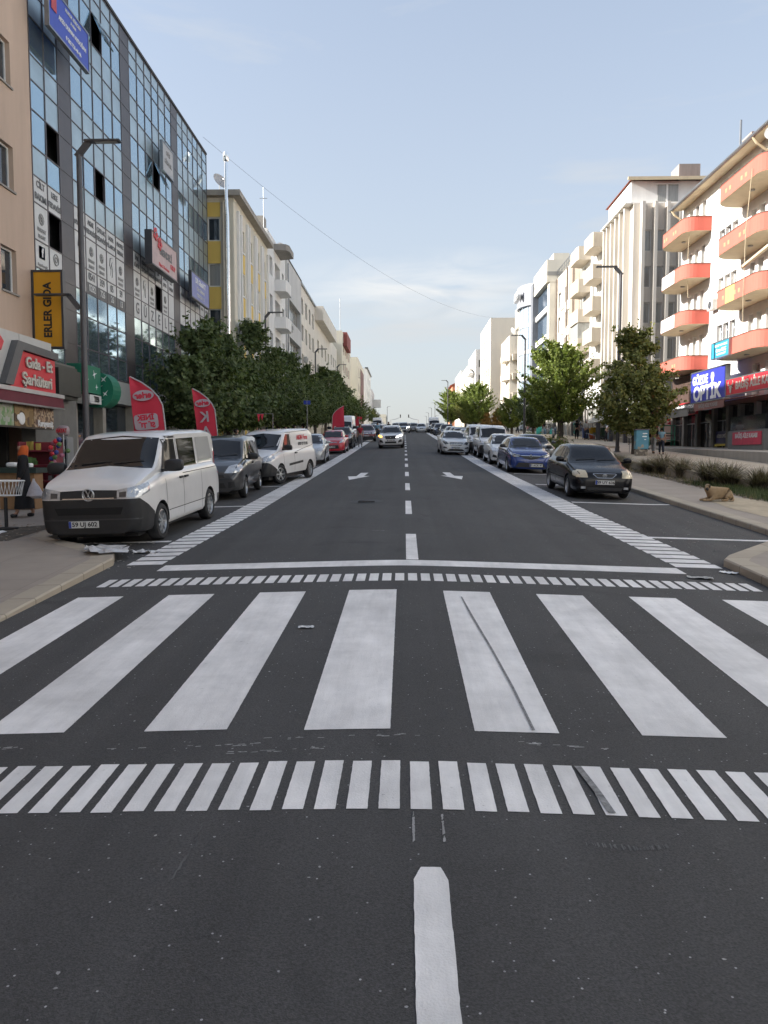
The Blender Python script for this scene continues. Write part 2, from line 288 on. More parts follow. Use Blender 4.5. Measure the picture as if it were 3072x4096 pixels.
# ================= road markings (4 mm sheets, slightly ragged edges)
def rag(poly,a=.0012,st=.03):
    o=[]
    for i in range(len(poly)):
        p=poly[i];q=poly[(i+1)%len(poly)]; d=math.hypot(q[0]-p[0],q[1]-p[1]); k=max(1,int(d/st)); nx,ny=(q[1]-p[1])/d,-(q[0]-p[0])/d; j0=0
        for j in range(k):
            w=rnd.uniform(-a,a) if j else 0; o.append((p[0]+(q[0]-p[0])*j/k+nx*w,p[1]+(q[1]-p[1])*j/k+ny*w))
    return o
def rect(x0,x1,y0,y1): return [(x0,y0),(x1,y0),(x1,y1),(x0,y1)]
mk=MB()
for k in range(-4,5):   # zebra bars
    a=.47+1.11*k-.0; b=a+.56; sk=.0
    if k==-1: a,b=-.665,-.09
    y0=5.13+rnd.uniform(-.02,.02); y1=9.42+rnd.uniform(-.03,.03)
    drape(mk,rag([(a,y0),(b,y0+.01),(b,y1),(a,y1)]),.004,.5,1.5)
tag(mk.build('zebra_crossing',PAINT),kind='structure')
mk=MB(); x=-2.9
for k in range(-14,16):
    a=-.305+k*.171; drape(mk,rag(rect(a,a+.113,4.04+rnd.uniform(-.006,.006),4.63+rnd.uniform(-.01,.01)),.0012,.03),.004,.5,1.5)
k=0; a=-3.98
while a<4.5: drape(mk,rect(a,a+.118,9.98,10.46),.004,.5,1.5); a+=.168
tag(mk.build('crossing_edge_blocks',PAINT),kind='structure')
mk=MB(); drape(mk,rag(rect(-3.52,3.95,11.02,11.46)),.004,.5,1.5); drape(mk,rag(rect(.03,.21,11.5,14.1)),.004,.5,1.5)
tag(mk.build('stop_line',PAINT),kind='structure')
mk=MB(); drape(mk,rag([(.045,-3),(.20,-3),(.20,3.4),(.17,3.5),(.08,3.5),(.045,3.4)],.0016,.03),.004,.5,1.5)
for y0,y1 in ((17.1,19.9),(22.9,25.4),(28.6,30.9),(34.2,36.6),(39.5,41.6),(45,47),(50.3,52.3),(56,58),(61.5,63.5),(67,69),(72.5,74.5),(78,80),(84,86),(90,92),(96,98),(102,104)):
    drape(mk,rect(.03,.17,y0,y1),.004,.5,3)
tag(mk.build('lane_dashes',PAINT),kind='structure')
for sd in (-1,1):       # ladder strips beside the parking bays
    mk=MB(); y=11.55
    while y<125:
        q=min(1,(y-11.5)/7)
        if sd<0: xo,xi=-4.14+.14*q+.1*min(1,max(0,(y-19)/20)),-3.6+.2*q+.12*min(1,max(0,(y-19)/20))
        else: xi,xo=3.98-.34*q-.25*min(1,max(0,(y-19)/20)),4.66-.3*q-.3*min(1,max(0,(y-19)/20))
        a,b=sorted((xi,xo)); w=min(.34,.295+y*.0006); drape(mk,rect(a,b,y,y+w),.004,.5,2); y+=.39
    tag(mk.build('ladder_marking',PAINT),kind='structure')
mk=MB()
for y in (13.8,19.5,25.4,30.7,36.2,41.8,47.3,53,59,65,71,77,83): drape(mk,rag(rect(-6.4,-4.16 if y<15 else -4.0,y,y+.15),.005),.0045,.5,2)
for y in (14.5,20.7,26.4,31.7,37,43,49,55,61,67,73,79,85): drape(mk,rag(rect(4.4,6.95,y,y+.17),.005),.0045,.5,2)
tag(mk.build('parking_bay_lines',PAINT),kind='structure')
def arrow(cx,cy,ang):
    P=[(-.09,2.3),(.09+.0,2.3),(.13,.75),(.42,.75),(0,-.9),(-.42,.75),(-.13,.75)]; c,s=math.cos(ang),math.sin(ang)
    return [(cx+x*c-y*s,cy+x*s+y*c) for x,y in P]
mk=MB()
def arrow2(cx,cy,m):   # straight arrow painted slightly bent
    P=[(-.08,2.3),(.22,2.3),(.13,.45),(.36,.45),(-.30,-1.2),(-.46,.5),(-.15,.5)]
    P=[(cx+m*x,cy+y) for x,y in P]
    return P if m>0 else P[::-1]
drape(mk,arrow2(-1.62,28.6,1),.004,.5,2); drape(mk,arrow2(1.72,28.9,-1),.004,.5,2)
tag(mk.build('lane_arrows',PAINT),kind='structure')
# tyre marks and scraps of spilt paint
mk=MB(); P=[(.66,9.1),(.70,8.2),(.78,7),(.83,6),(.855,5.15),(.875,5.15),(.85,6),(.80,7),(.725,8.2),(.675,9.1)]; drape(mk,P,.0085,.5,1)
P=[(1.02,4.62),(1.06,4.62),(1.10,4.3),(1.12,4.06),(1.08,4.06),(1.06,4.3)]; drape(mk,P,.0085,.5,1)
tag(mk.build('tyre_mark',mat('rubber_mark',(.20,.20,.20),.8,var=.5,sc=25)),kind='structure')
mk=MB()
for i in range(420):
    y=rnd.uniform(2.6,12) if i<330 else rnd.uniform(12,30); x=rnd.uniform(-3.8,4.2); s=rnd.uniform(.003,.011)*(1+y*.04)
    s*=.75
    q=[(x+s*math.cos(a)*rnd.uniform(.5,1.6),y+s*math.sin(a)*rnd.uniform(.5,1.6)) for a in [j*PI/2.5 for j in range(5)]]
    mk.add([(a,b,gz(a,b)+.003) for a,b in q],[tuple(range(5))])
for (x0,y0,x1,y1) in ((-1.9,4.85,-.9,4.9),(-3.2,4.95,-2.4,4.9),(-.9,4.98,.1,5.03),(-1.1,4.78,-.4,4.82),(.7,4.95,1.3,4.9),(2.2,4.9,3.0,4.95),(-.62,14.6,-.3,14.55),(.05,3.75,.05,4.0),(.20,3.7,.20,3.98)):
    for j in range(16):
        tt=rnd.random(); x=x0+(x1-x0)*tt; y=y0+(y1-y0)*tt+rnd.uniform(-.02,.02); a=rnd.uniform(.008,.03); b=rnd.uniform(.003,.008)
        if x0==x1: a,b=b,a
        mk.quad(*[(p,q,gz(p,q)+.0035) for p,q in ((x-a,y-b),(x+a,y-b*.3),(x+a*.8,y+b),(x-a*.7,y+b*.6))])
tag(mk.build('paint_specks',mat('speck_paint',(.30,.30,.30),.8,var=.3,sc=9)),kind='stuff')
mk=MB()
for (pts,wd) in (([(-1.03,3.9),(-1.05,3.4)],.008),([(-1.075,2.6),(-1.08,2.5)],.006),([(.9,3.75),(1.15,3.72),(1.3,3.76)],.006),([(-3.5,14.2),(-2.2,14.1)],.01),([(2.1,22.5),(2.5,22.2),(2.9,22.4)],.03),([(1.2,30.2),(1.9,30)],.03),([(5.6,15.9),(6.1,15.8),(6.4,15.85)],.03)):
    for (a,b) in zip(pts,pts[1:]):
        for j in range(14):
            t_=j/14; x=a[0]+(b[0]-a[0])*t_+rnd.gauss(0,wd); y=a[1]+(b[1]-a[1])*t_; q=rnd.uniform(.3,1)*wd; l_=rnd.uniform(.01,.03)
            mk.quad(*[(u,v,gz(u,v)+.003) for u,v in ((x-q,y-l_),(x+q,y-l_*.6),(x+q*.7,y+l_),(x-q*.8,y+l_*.8))])
tag(mk.build('chalky_scuffs',mat('scuff',(.10,.10,.10),.85,var=.3,sc=9)),kind='stuff')
# manhole covers
MH=mat('cast_iron',(.028,.026,.025),.6,.3,var=.3,sc=12,bump=.5,bs=30)
def manhole(x,y,r,label):
    mb=MB(); n=24
    for r0,r1,h in ((0,r*.86,.006),(r*.9,r,.008)):
        for j in range(n):
            a,b=2*PI*j/n,2*PI*(j+1)/n; p=[(x+q*math.cos(w),y+q*math.sin(w)) for q,w in ((r0,a),(r1,a),(r1,b),(r0,b))]
            if r0==0: p=p[1:]
            mb.add([(u,v,gz(u,v)+h) for u,v in p],[tuple(range(len(p)))])
    for j in range(-3,4): mb.box(x-r*.5,x+r*.5,y+j*r*.18-.012,y+j*r*.18+.012,gz(x,y)-.01,gz(x,y)+.014)
    o=mb.build('manhole_cover',MH,origin=(x,y,gz(x,y))); tag(o,label,'manhole cover')
manhole(-.95,19.9,.42,'dark round iron manhole cover sunk in the asphalt left of the centre dashes')
# ================= buildings
CONC=mat('bare_concrete',(.30,.28,.25),.9,var=.15,sc=2,streak=.2,bump=.1); ROOFT=mat('roof_tiles',(.36,.10,.06),.8,var=.25,sc=6)
t,n_,l_,b_=nodes_of(ROOFT); g=n_.new('ShaderNodeNewGeometry'); wv=n_.new('ShaderNodeTexWave'); wv.bands_direction='DIAGONAL'; wv.inputs['Scale'].default_value=2.2; l_.new(g.outputs[0],wv.inputs[0])
bp=n_.new('ShaderNodeBump'); bp.inputs['Distance'].default_value=.05; l_.new(wv.outputs[0],bp.inputs['Height']); l_.new(bp.outputs[0],b_.inputs['Normal'])
AX={'L':((0,1,0),(1,0,0)),'R':((0,-1,0),(-1,0,0)),'C':((1,0,0),(0,-1,0))}
def P3(side,pl,a,z,d=0):   # point on a facade: side, plane coordinate, horizontal coordinate, height, inward depth
    if side=='L': return (pl-d,a,z)
    if side=='R': return (pl+d,a,z)
    return (a,pl+d,z)
def facade(mb,side,pl,a0,a1,z0,z1,ops,rev=.2,mi=0,zslope=0):
    us=sorted({a0,a1,*[o[0] for o in ops],*[o[1] for o in ops]}); zs=sorted({z0,z1,*[o[2] for o in ops],*[o[3] for o in ops]})
    us=[u for u in us if a0-1e-6<=u<=a1+1e-6]; zs=[z for z in zs if z0-1e-6<=z<=z1+1e-6]
    for i in range(len(us)-1):
        for j in range(len(zs)-1):
            cu,cz=(us[i]+us[i+1])/2,(zs[j]+zs[j+1])/2
            if any(o[0]<cu<o[1] and o[2]<cz<o[3] for o in ops): continue
            mb.quad(P3(side,pl,us[i],zs[j]),P3(side,pl,us[i+1],zs[j]),P3(side,pl,us[i+1],zs[j+1]),P3(side,pl,us[i],zs[j+1]),mi=mi)
    for o in ops:
        c=[(o[0],o[2]),(o[1],o[2]),(o[1],o[3]),(o[0],o[3])]
        for k in range(4):
            p,q=c[k],c[(k+1)%4]; mb.quad(P3(side,pl,*p),P3(side,pl,*q),P3(side,pl,*q,rev),P3(side,pl,*p,rev),mi=mi)
WC={}
def winmesh(w,h,fm,gm,style):
    k=(round(w,2),round(h,2),fm.name,gm.name,style)
    if k in WC: return WC[k]
    t=.055; f=MB(); f.box(-w/2,w/2,0,.07,0,t); f.box(-w/2,w/2,0,.07,h-t,h); f.box(-w/2,-w/2+t,0,.07,t,h-t); f.box(w/2-t,w/2,0,.07,t,h-t)
    if style>=1:
        for k2 in range(1,style+1): x=-w/2+w*k2/(style+1); f.box(x-t/2,x+t/2,.002,.068,t,h-t)
    if style<0: f.box(-w/2+t,w/2-t,.002,.068,h*.68,h*.68+t)
    fo=f.build('w',fm); g=MB(); g.box(-w/2+.02,w/2-.02,.035,.05,.02,h-.02); go=g.build('g',gm)
    WC[k]=(fo.data,go.data); bpy.data.objects.remove(fo); bpy.data.objects.remove(go); return WC[k]
wr=random.Random(9)
def windows(root,side,pl,ops,rev=.2,fm=None,gm=None,style=0,curt=.3,name='window'):
    fm=fm or WHITEF; rl=Vector(root.location)
    for o in ops:
        g=gm or (GLASS2 if wr.random()<curt else GLASS); fme,gme=winmesh(o[1]-o[0],o[3]-o[2],fm,g,style)
        w=linkmesh(name,fme,root,Vector(P3(side,pl,(o[0]+o[1])/2,o[2],rev-.07))-rl); w.rotation_euler.z={'L':PI/2,'R':-PI/2,'C':0}[side]
        linkmesh('pane',gme,w)
def grid(a0,a1,n,w,zs,h): 
    st=(a1-a0)/n; return [(a0+st*(i+.5)-w/2,a0+st*(i+.5)+w/2,z,z+h) for i in range(n) for z in zs]
def building(name,label,side,xf,xb,y0,y1,z1,wm,ops=[],cops=[],rev=.2,fm=None,style=0,curt=.3,cat='building',cstyle=None,z0=None,parapet=.0,wins=True,holes=[]):
    root=thing(name,label,cat,((xf+xb)/2,(y0+y1)/2,pr(y0))); mb=MB(); z0=pr(y0)-.8 if z0 is None else z0; s=1 if xb>xf else -1
    facade(mb,side,xf,y0,y1,z0,z1,ops+holes,rev); xl,xr=min(xf,xb),max(xf,xb)
    facade(mb,'C',y0,xl,xr,z0,z1,cops,rev)
    mb.quad((xl,y1,z0),(xr,y1,z0),(xr,y1,z1),(xl,y1,z1)); mb.quad((xb,y0,z0),(xb,y1,z0),(xb,y1,z1),(xb,y0,z1)); mb.quad((xl,y0,z1),(xr,y0,z1),(xr,y1,z1),(xl,y1,z1))
    # dark rooms behind the openings
    mb.build('wall',wm,root,world=True)
    if wins: windows(root,side,xf,ops,rev,fm,style=style,curt=curt); windows(root,'C',y0,cops,rev,fm,style=style if cstyle is None else cstyle,curt=curt)
    if parapet:
        p=MB(); e=.12; p.box(xl-e,xr+e,y0-e,y1-.02,z1+.003,z1+parapet); p.build('cornice',wm,root,world=True)
    return root
def sbox(root,name,m,side,pl,a0,a1,z0,z1,d0,d1,bevel=0):  # box standing d1 proud (outward) of a facade from d0
    mb=MB()
    if side=='L': mb.box(pl+d0,pl+d1,a0,a1,z0,z1)
    elif side=='R': mb.box(pl-d1,pl-d0,a0,a1,z0,z1)
    else: mb.box(a0,a1,pl-d1,pl-d0,z0,z1)
    if root is None:
        c=mb.v[0]; return mb.build(name,m,origin=c,bevel=bevel)
    return mb.build(name,m,root,world=True,bevel=bevel)
def downpipe(root,x,y,z0,z1,m=None,r=.055): MB().tube([(x,y,z0),(x,y,z1)],r,8).build('downpipe',m or STEEL,root,world=True,smooth=True)
UP=(0,0,1)
# ---- pink corner building with the grocery shop (left, nearest)
XL=-12.2
PINK=wallm('peach_render',(.50,.37,.28)); ops=[(24.0,24.95,z,z+1.35) for z in (7.1,10.25,13.4,16.5)]+[(22.0,22.95,z,z+1.35) for z in (7.1,10.25,13.4,16.5)]+[(19.5,20.5,z,z+1.35) for z in (7.1,10.25,13.4,16.5)]
b0=building('corner_building','peach rendered apartment block with deep window recesses above the red grocery shop','L',XL,-24,-45,26.2,21.5,PINK,ops,rev=.22,curt=0,holes=[(12,25.3,.95,4.0)])
for o in ops: sbox(b0,'window_sill',CONC,'L',XL,o[0]-.05,o[1]+.05,o[2]-.06,o[2]-.004,-.2,.06)
# ---- glass office block
GB=thing('glass_office_building','tall glass curtain wall office block with dark vertical bands and sticker signs','building',(-18,37,1.2))
Y0,PW=26.25,1.057; rows=[20.4,19.85,19.25,18.05,17.2,16.3,15.1,14.3,13.36,12.2,11.27,10.4,9.2,8.3,7.36,6.15,5.25]
DK={2,8,15}; CW=mat('reflective_blue_glass',(.02,.045,.06),.03,var=0,spec=1.0,coat=.0)
t,n_,l_,b_=nodes_of(CW); b_.inputs['Base Color'].default_value=(.40,.54,.62,1); b_.inputs['Metallic'].default_value=.85; b_.inputs['Roughness'].default_value=.07
SPD=mat('spandrel_glass',(.40,.49,.52),.30,.7,var=.12,sc=.8,spec=.8); DPAN=mat('dark_cladding_panel',(.075,.066,.068),.4,.2,var=.12); MUL=mat('mullion_metal',(.13,.115,.12),.45,.5,var=.05)
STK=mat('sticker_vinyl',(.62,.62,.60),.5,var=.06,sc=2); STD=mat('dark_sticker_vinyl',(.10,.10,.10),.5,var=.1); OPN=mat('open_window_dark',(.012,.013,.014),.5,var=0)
rg=random.Random(3)
stickers={}   # (col,row)->material
for c in (0,1):
    stickers[(c,10)]=STK; stickers[(c,11)]=STK; stickers[(c,12)]=STK
stickers.pop((1,11),None)
for c in (3,4,5,6,7): stickers[(c,10)]=STK; stickers[(c,11)]=STK; stickers[(c,12)]=STK
for c in range(9,15): stickers[(c,10)]=STK; stickers[(c,11)]=STK; stickers[(c,12)]=STK
for c in range(16,22): stickers[(c,10)]=STK; stickers[(c,11)]=STK
stickers.pop((12,11),None)
openw=[(1,8),(5,2),(5,8),(1,11),(12,5),(12,11)]
bays=[(0,2),(3,8),(9,15),(16,22)]
for a,b in bays:
    gl=MB(); bx=MB()
    for c in range(a,b):
        for r_ in range(len(rows)-1):
            z1,z0=rows[r_],rows[r_+1]; y0,y1=Y0+c*PW,Y0+(c+1)*PW
            if (c,r_) in openw: continue
            m=stickers.get((c,r_)); vis=(r_%3==2) or r_>=12
            d=[XL-.014+rg.uniform(-.0035,.0035) for _ in range(4)]
            if m is not None: d=[XL-.012]*4
            mi=2 if m is STK else (0 if vis or rg.random()<.12 else 1)
            gl.quad((d[0],y0,z0),(d[1],y1,z0),(d[2],y1,z1),(d[3],y0,z1),mi=mi)
    gl.build('glass_panes',[CW,SPD,STK],GB,world=True)
    mu=MB()
    for c in range(a,b+1): mu.box(XL-.08,XL+.012,Y0+c*PW-.024,Y0+c*PW+.024,rows[-1],rows[0])
    for z in rows: mu.box(XL-.08,XL+.009,Y0+a*PW+.03,Y0+b*PW-.03,z-.02,z+.02)
    mu.build('mullions',MUL,GB,world=True)
for c in DK:
    mu=MB(); mu.box(XL-.1,XL+.004,Y0+c*PW+.03,Y0+(c+1)*PW-.03,rows[-1],rows[0])
    for z in rows[1:-1]: mu.box(XL,XL+.018,Y0+c*PW+.03,Y0+(c+1)*PW-.03,z-.015,z+.015)
    mu.build('dark_band',DPAN,GB,world=True)
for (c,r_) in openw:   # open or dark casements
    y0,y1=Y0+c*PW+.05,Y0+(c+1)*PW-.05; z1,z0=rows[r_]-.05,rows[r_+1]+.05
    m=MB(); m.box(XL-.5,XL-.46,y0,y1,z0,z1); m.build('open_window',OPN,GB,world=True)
    if (c,r_) not in ((5,2),(12,5)): continue
    m=MB(); a=R(24); h=z1-z0; m.obox((XL+.05+math.sin(a)*h/2,(y0+y1)/2,z1-math.cos(a)*h/2),(0,(y1-y0)/2,0),(math.cos(a)*.02,0,math.sin(a)*.02),(math.sin(a)*h/2,0,-math.cos(a)*h/2)); m.build('casement',CW,GB,world=True)
yE=Y0+22*PW
m=MB(); m.box(-24,XL-.6,Y0+.02,yE-.01,.6,20.3); m.box(XL-.6,XL-.1,Y0,Y0+.06,5.2,20.3); m.box(XL-.6,XL-.02,yE-.06,yE-.001,5.2,20.4); m.box(-24,XL+.05,Y0,yE,20.44,20.56); m.build('core_wall',mat('dark_core',(.06,.06,.06),.8),GB,world=True)
# sticker lettering
GI=mat('grey_ink',(.14,.14,.14),.6,var=0); GI2=mat('pale_grey_ink',(.27,.265,.25),.6,var=0); BLUEL=mat('blue_logo',(.08,.16,.50),.5,var=0)
def st(c,r_,lines,size=.23,ink=None,dz=0):
    y=Y0+(c+.5)*PW; zc=(rows[r_]+rows[r_+1])/2+dz
    for i,s in enumerate(lines):
        text(s,size,ink or GI,GB,(XL+.004,y,zc+(len(lines)-1)*size*.68-i*size*1.35),(0,1,0),UP,.003,.007,sx=.9)
st(0,10,['CİLT','BAKIMI'],.30); st(1,10,['LEKE','TEDAVİSİ'],.26); st(3,10,['BAY','EPİLASYON'],.2); st(4,10,['AKNE','TEDAVİSİ'],.25); st(5,10,['ÇATLAK','TEDAVİSİ'],.25); st(6,10,['LAZER','EPİLASYON'],.23); st(7,10,['PROTEZ','TIRNAK'],.24)
for c,ls in zip(range(9,15),(['İPEK','KİRPİK'],['KİRPİK','LİFTİNG'],['KALICI','MAKYAJ'],['3D','KONTÜR'],['MASAJ','SPOR'],['CİLT','BAKIM'])): st(c,10,ls,.24)
for c in range(16,22): st(c,10,['BAKIM'],.2,GI2)
def ring(c,r_,rad,dz=.15,ink=None,full=True):
    m=MB(); y=Y0+(c+.5)*PW; z=(rows[r_]+rows[r_+1])/2+dz
    for k in range(12): a=k*PI/6; p=[(XL+.002,y+rad*.55*math.cos(a)+rad*.42*math.cos(b),z+rad*.55*math.sin(a)+rad*.42*math.sin(b)) for b in [j*PI/4 for j in range(9)]]; m.tube(p,.006,3)
    m.build('logo',ink or GI2,GB,world=True)
for c in (0,4,5,7,9,11,13): ring(c,11,.2); st(c,11,['ELEGANT','BEAUTY'],.16,GI2,-.33)
for c in (3,6,10):   # face drawn in a few strokes
    m=MB(); y=Y0+(c+.5)*PW; z=(rows[11]+rows[12])/2
    m.tube([(XL+.002,y+.18,z+.45),(XL+.002,y-.12,z+.4),(XL+.002,y-.2,z+.1),(XL+.002,y-.05,z-.05),(XL+.002,y-.12,z-.3)],[.006,.018,.016,.012,.006],4); m.tube([(XL+.002,y+.1,z+.3),(XL+.002,y,z+.15),(XL+.002,y+.12,z-.05),(XL+.002,y+.05,z-.35)],[.006,.014,.010,.012],4); m.build('logo',GI,GB,world=True)
m=MB(); m.box(XL+.004,XL+.004,Y0+.3,Y0+.72,8.65,9.05); m.build('logo',BLUEL,GB,world=True); text('f',.4,WHITE,GB,(XL+.009,Y0+.53,8.84),(0,1,0),UP,.003,.02); st(0,12,['Elegantbeauty59'],.12,GI2,-.33); st(1,12,['elegantbeauty'],.12,GI2,-.33)
m=MB(); y=Y0+1.5*PW
for rr in (.19,.09): m.tube([(XL+.002,y+rr*math.cos(k*PI/8)*(1),8.87+rr*math.sin(k*PI/8)) for k in range(17)],.018,4)
m.build('logo',GI2,GB,world=True)
for c,a,b in zip((4,5,6,7),('0541','359','05','59'),('0282','726','26','13')):
    y0_,y1_=Y0+c*PW+.04,Y0+(c+1)*PW-.04; m=MB(); m.box(XL-.02,XL+.002,y0_,y1_,8.33,8.73); m.build('phone_strip',STD,GB,world=True)
    text(a,.40,GI,GB,(XL+.002,(y0_+y1_)/2,8.96),(0,1,0),UP,.003,.004,sx=.85); text(b,.36,STK,GB,(XL+.009,(y0_+y1_)/2,8.52),(0,1,0),UP,.003,.006,sx=.9)
for c,a in zip((9,10,11,12,13,14),'GÜZELL'): st(c,12,[a],.7)
# bank level under the curtain wall
BK=thing('bank_shop','ground floor bank with long pale fascia lettered TEB under the glass offices','bank',(-12,37,1.4))
PALE=mat('pale_fascia',(.36,.36,.34),.5,var=.05); m=MB(); m.box(XL-.6,XL+.06,29,48.4,4.25,5.2); m.build('fascia',PALE,BK,world=True)
for y in (29,31.8,35.5,38.5,42,45.3,48.1): m=MB(); m.box(XL-.5,XL-.02,y,y+.35,1,4.245); m.build('column',mat('column_stone',(.30,.28,.24),.8),BK,world=True)
for y0_,y1_ in ((29.35,31.8),(32.15,35.5),(35.85,38.5),(38.85,42),(42.35,45.3),(45.65,48.1)):
    m=MB(); m.box(XL-.45,XL-.4,y0_,y1_,1,4.24); m.build('shop_window',GLASS,BK,world=True)
text('TEB',.62,GI,BK,(XL+.075,36.1,4.68),(0,1,0),UP,.02,.012)
text('TEB',.55,GI,BK,(XL+.075,43.5,4.68),(0,1,0),UP,.02,.012)
GRN=mat('bank_green',(.015,.17,.10),.45,var=.1); 
bs=thing('bank_sign','green curved bank sign with flying white stars above the bank door','sign',(-11.7,30,4))
m=MB(); m.box(-12.1,-11.55,28.2,29.95,4.35,5.35); m.build('flat_panel',GRN,bs,world=True)
pf=[(-11.75+.62*math.cos(a_),30.1,4.55+.68*math.sin(a_)) for a_ in [-1.25+k*2.5/10 for k in range(11)]]
m=MB(); m.prism(pf+[(-12.1,30.1,pf[-1][2]),(-12.1,30.1,pf[0][2])],(0,.85,0)); m.build('curved_panel',GRN,bs,world=True)
m=MB()
def starpts(cx,cz,s,a0): 
    P=[]
    for k in range(8): rr=s if k%2==0 else s*.28; rr*= (1.3 if k in(0,) else .8); a=a0+k*PI/4; P.append((cx+rr*math.cos(a),cz+rr*math.sin(a)))
    return P
for (cy,cz,s,a0) in ((29.3,5.05,.2,.3),(28.6,4.75,.16,.5),(29.5,4.6,.13,.1)): m.prism([(-11.545,y,z) for y,z in starpts(cy,cz,s,a0)],(.012,0,0))
m.build('stars',WHITE,bs,world=True)
m=MB()
for (cx,cz,s,a0) in ((-11.5,4.95,.16,.8),(-11.7,4.65,.14,.4),(-11.45,4.4,.14,.9),(-11.65,4.15,.11,.3)): m.prism([(x,30.098,z) for x,z in starpts(cx,cz,s,a0)],(0,-.012,0))
m.build('stars',WHITE,bs,world=True)
m=MB(); m.box(-12.1,-11.56,28.9,30.0,3.98,4.3); m.build('name_strip',STK,bs,world=True); text('TEB',.28,INK,bs,(-11.545,29.5,4.14),(0,1,0),UP,.004,.012)
# signs fixed high on the glass block
def panel_sign(name,label,side,pl,a0,a1,z0,z1,d,m,lines,frame=None,th=.12,cat='sign'):
    r=thing(name,label,cat,P3(side,pl,(a0+a1)/2,z0,-d)); sbox(r,'panel',m,side,pl,a0,a1,z0,z1,d,d+th)
    if frame: 
        for (u0,u1,w0,w1) in ((a0-.05,a1+.05,z1+.002,z1+.06),(a0-.05,a1+.05,z0-.06,z0-.002),(a0-.05,a0-.002,z0-.002,z1+.002),(a1+.002,a1+.05,z0-.002,z1+.002)): sbox(r,'frame',frame,side,pl,u0,u1,w0,w1,d-.01,d+th+.02)
    rt={'L':(0,1,0),'R':(0,-1,0),'C':(1,0,0)}[side]
    for (s,a,z,size,ink,*k) in lines: text(s,size,ink,r,P3(side,pl,a,z,-(d+th+.008)),rt,UP,.006,k[0] if k else .004,sx=k[1] if len(k)>1 else 1)
    return r
PB=mat('sign_blue',(.035,.07,.42),.45,var=.06)
panel_sign('lawyer_sign','blue rectangular office sign with white lettering high on the glass block','L',XL,26.3,29.5,16.0,17.3,.55,PB,[('HUKUK BÜROSU',28.2,17.12,.17,STK),('Avukat',28.2,16.9,.16,STK),('ARZU DUMAN AYDOĞAN',28.15,16.6,.2,WHITE,.006,.95),('0 282 726 46 46',28.2,16.22,.19,WHITE,.005)],STEEL)
m=MB(); m.box(XL+.69,XL+.695,26.45,26.85,16.6,17.2); 
tag(m.build('sign_emblem',mat('emblem_red',(.45,.05,.06),.5),bpy.data.objects['lawyer_sign'],world=True),None)
panel_sign('plain_office_sign','small pale grey office sign hanging below a window of the third glass bay','L',XL,39.2,40.9,16.0,17.3,.3,mat('pale_sign',(.42,.42,.42),.5),[('OFİS',40.05,16.95,.3,GI2),('KİRALIK',40.05,16.5,.3,GI2)],STEEL)
panel_sign('insurance_sign','pale pink and grey sign with red blossom and dark lettering in a black frame','L',XL,36.0,39.9,10.75,12.15,.5,mat('pink_sign',(.50,.36,.34),.5),[('Aile',37.3,11.9,.32,REDP,.01),('ERENDELİ',38.1,11.55,.42,GI,.02),('GRUP',39.2,11.2,.32,REDP,.01),('Diyet & Beslenme',37.8,10.93,.22,REDP)],DARKF,.3)
m=MB()
for k,(cy,cz) in enumerate(((36.5,12.15),(37.1,11.85))):
    for j in range(5): a=j*2*PI/5; m.ball((XL+.83,cy+.2*math.cos(a),cz+.2*math.sin(a)),.12,n=4,sc=(.3,1,1))
m.build('blossom',mat('blossom_red',(.55,.06,.07),.5),bpy.data.objects['insurance_sign'],world=True)
panel_sign('dentist_sign','lilac blue clinic sign near the far end of the glass block','L',XL,43.4,47.2,10.75,12.05,.45,mat('lilac_sign',(.20,.22,.46),.5),[('DR Günal KT',45.3,11.75,.4,WHITE,.01),('Göz Doktoru',45.3,11.35,.3,STK),('0 282 726 11 12',45.3,11.0,.24,STK)],DARKF,.15)
# ---- grocery shop front
SH=thing('grocery_shopfront','grocery shop front with white and red fascia over a dark open shop','shopfront',(-11.5,20,1))
m=MB(); m.box(XL,-11.2,10,25.5,4.05,5.58); m.build('fascia',mat('white_cladding',(.50,.49,.46),.45,var=.05),SH,world=True)
m=MB()
for y in (19.4,21.6,23.4): m.box(-11.2,-11.197,y,y+.015,4.06,5.57)
m.build('cladding_joint',GI,SH,world=True)
m=MB(); m.prism([(-11.198,22.15,4.04),(-11.198,22.95,5.33),(-11.198,25.55,5.27),(-11.198,25.55,5.05),(-11.198,23.25,5.1),(-11.198,22.6,4.04)],(.2,0,0)); m.build('grey_sign_frame',mat('frame_grey',(.10,.10,.10),.5),SH,world=True)
m=MB(); m.prism([(-11.198,22.62,4.0),(-11.198,23.27,5.08),(-11.198,25.5,5.03),(-11.198,25.5,3.98)],(.1,0,0)); m.build('red_sign_panel',REDP,SH,world=True)
CRM=mat('cream_letters',(.55,.53,.46),.5,var=.04)
text('Gıda - Et',.44,CRM,SH,(-11.06,24.35,4.77),(0,1,0),UP,.02,.012,sx=1.08); text('Şarküteri',.47,CRM,SH,(-11.06,24.2,4.27),(0,1,0),UP,.02,.012,sx=1.06)
text('r',2.3,REDP,SH,(-11.12,21.75,4.95),(0,1,0),UP,.05,.05); text('e',2.3,REDP,SH,(-11.12,20.3,4.95),(0,1,0),UP,.05,.05)
MAR=mat('maroon_awning',(.13,.02,.03),.75,var=.15); m=MB(); m.box(-11.1,-10.9,10,25.7,3.86,3.98); m.build('awning_cassette',mat('pale_metal',(.5,.48,.47),.4,.3),SH,world=True)
m=MB(); m.prism([(-11.05,10,3.855),(-10.93,10,3.855),(-10.9,10,3.55),(-10.93,10,3.55)],(0,15.65,0)); m.build('awning',MAR,SH,world=True)
m=MB(); m.box(-10.95,-10.87,10,25.65,3.5,3.55); m.build('awning_bar',STEEL,SH,world=True)
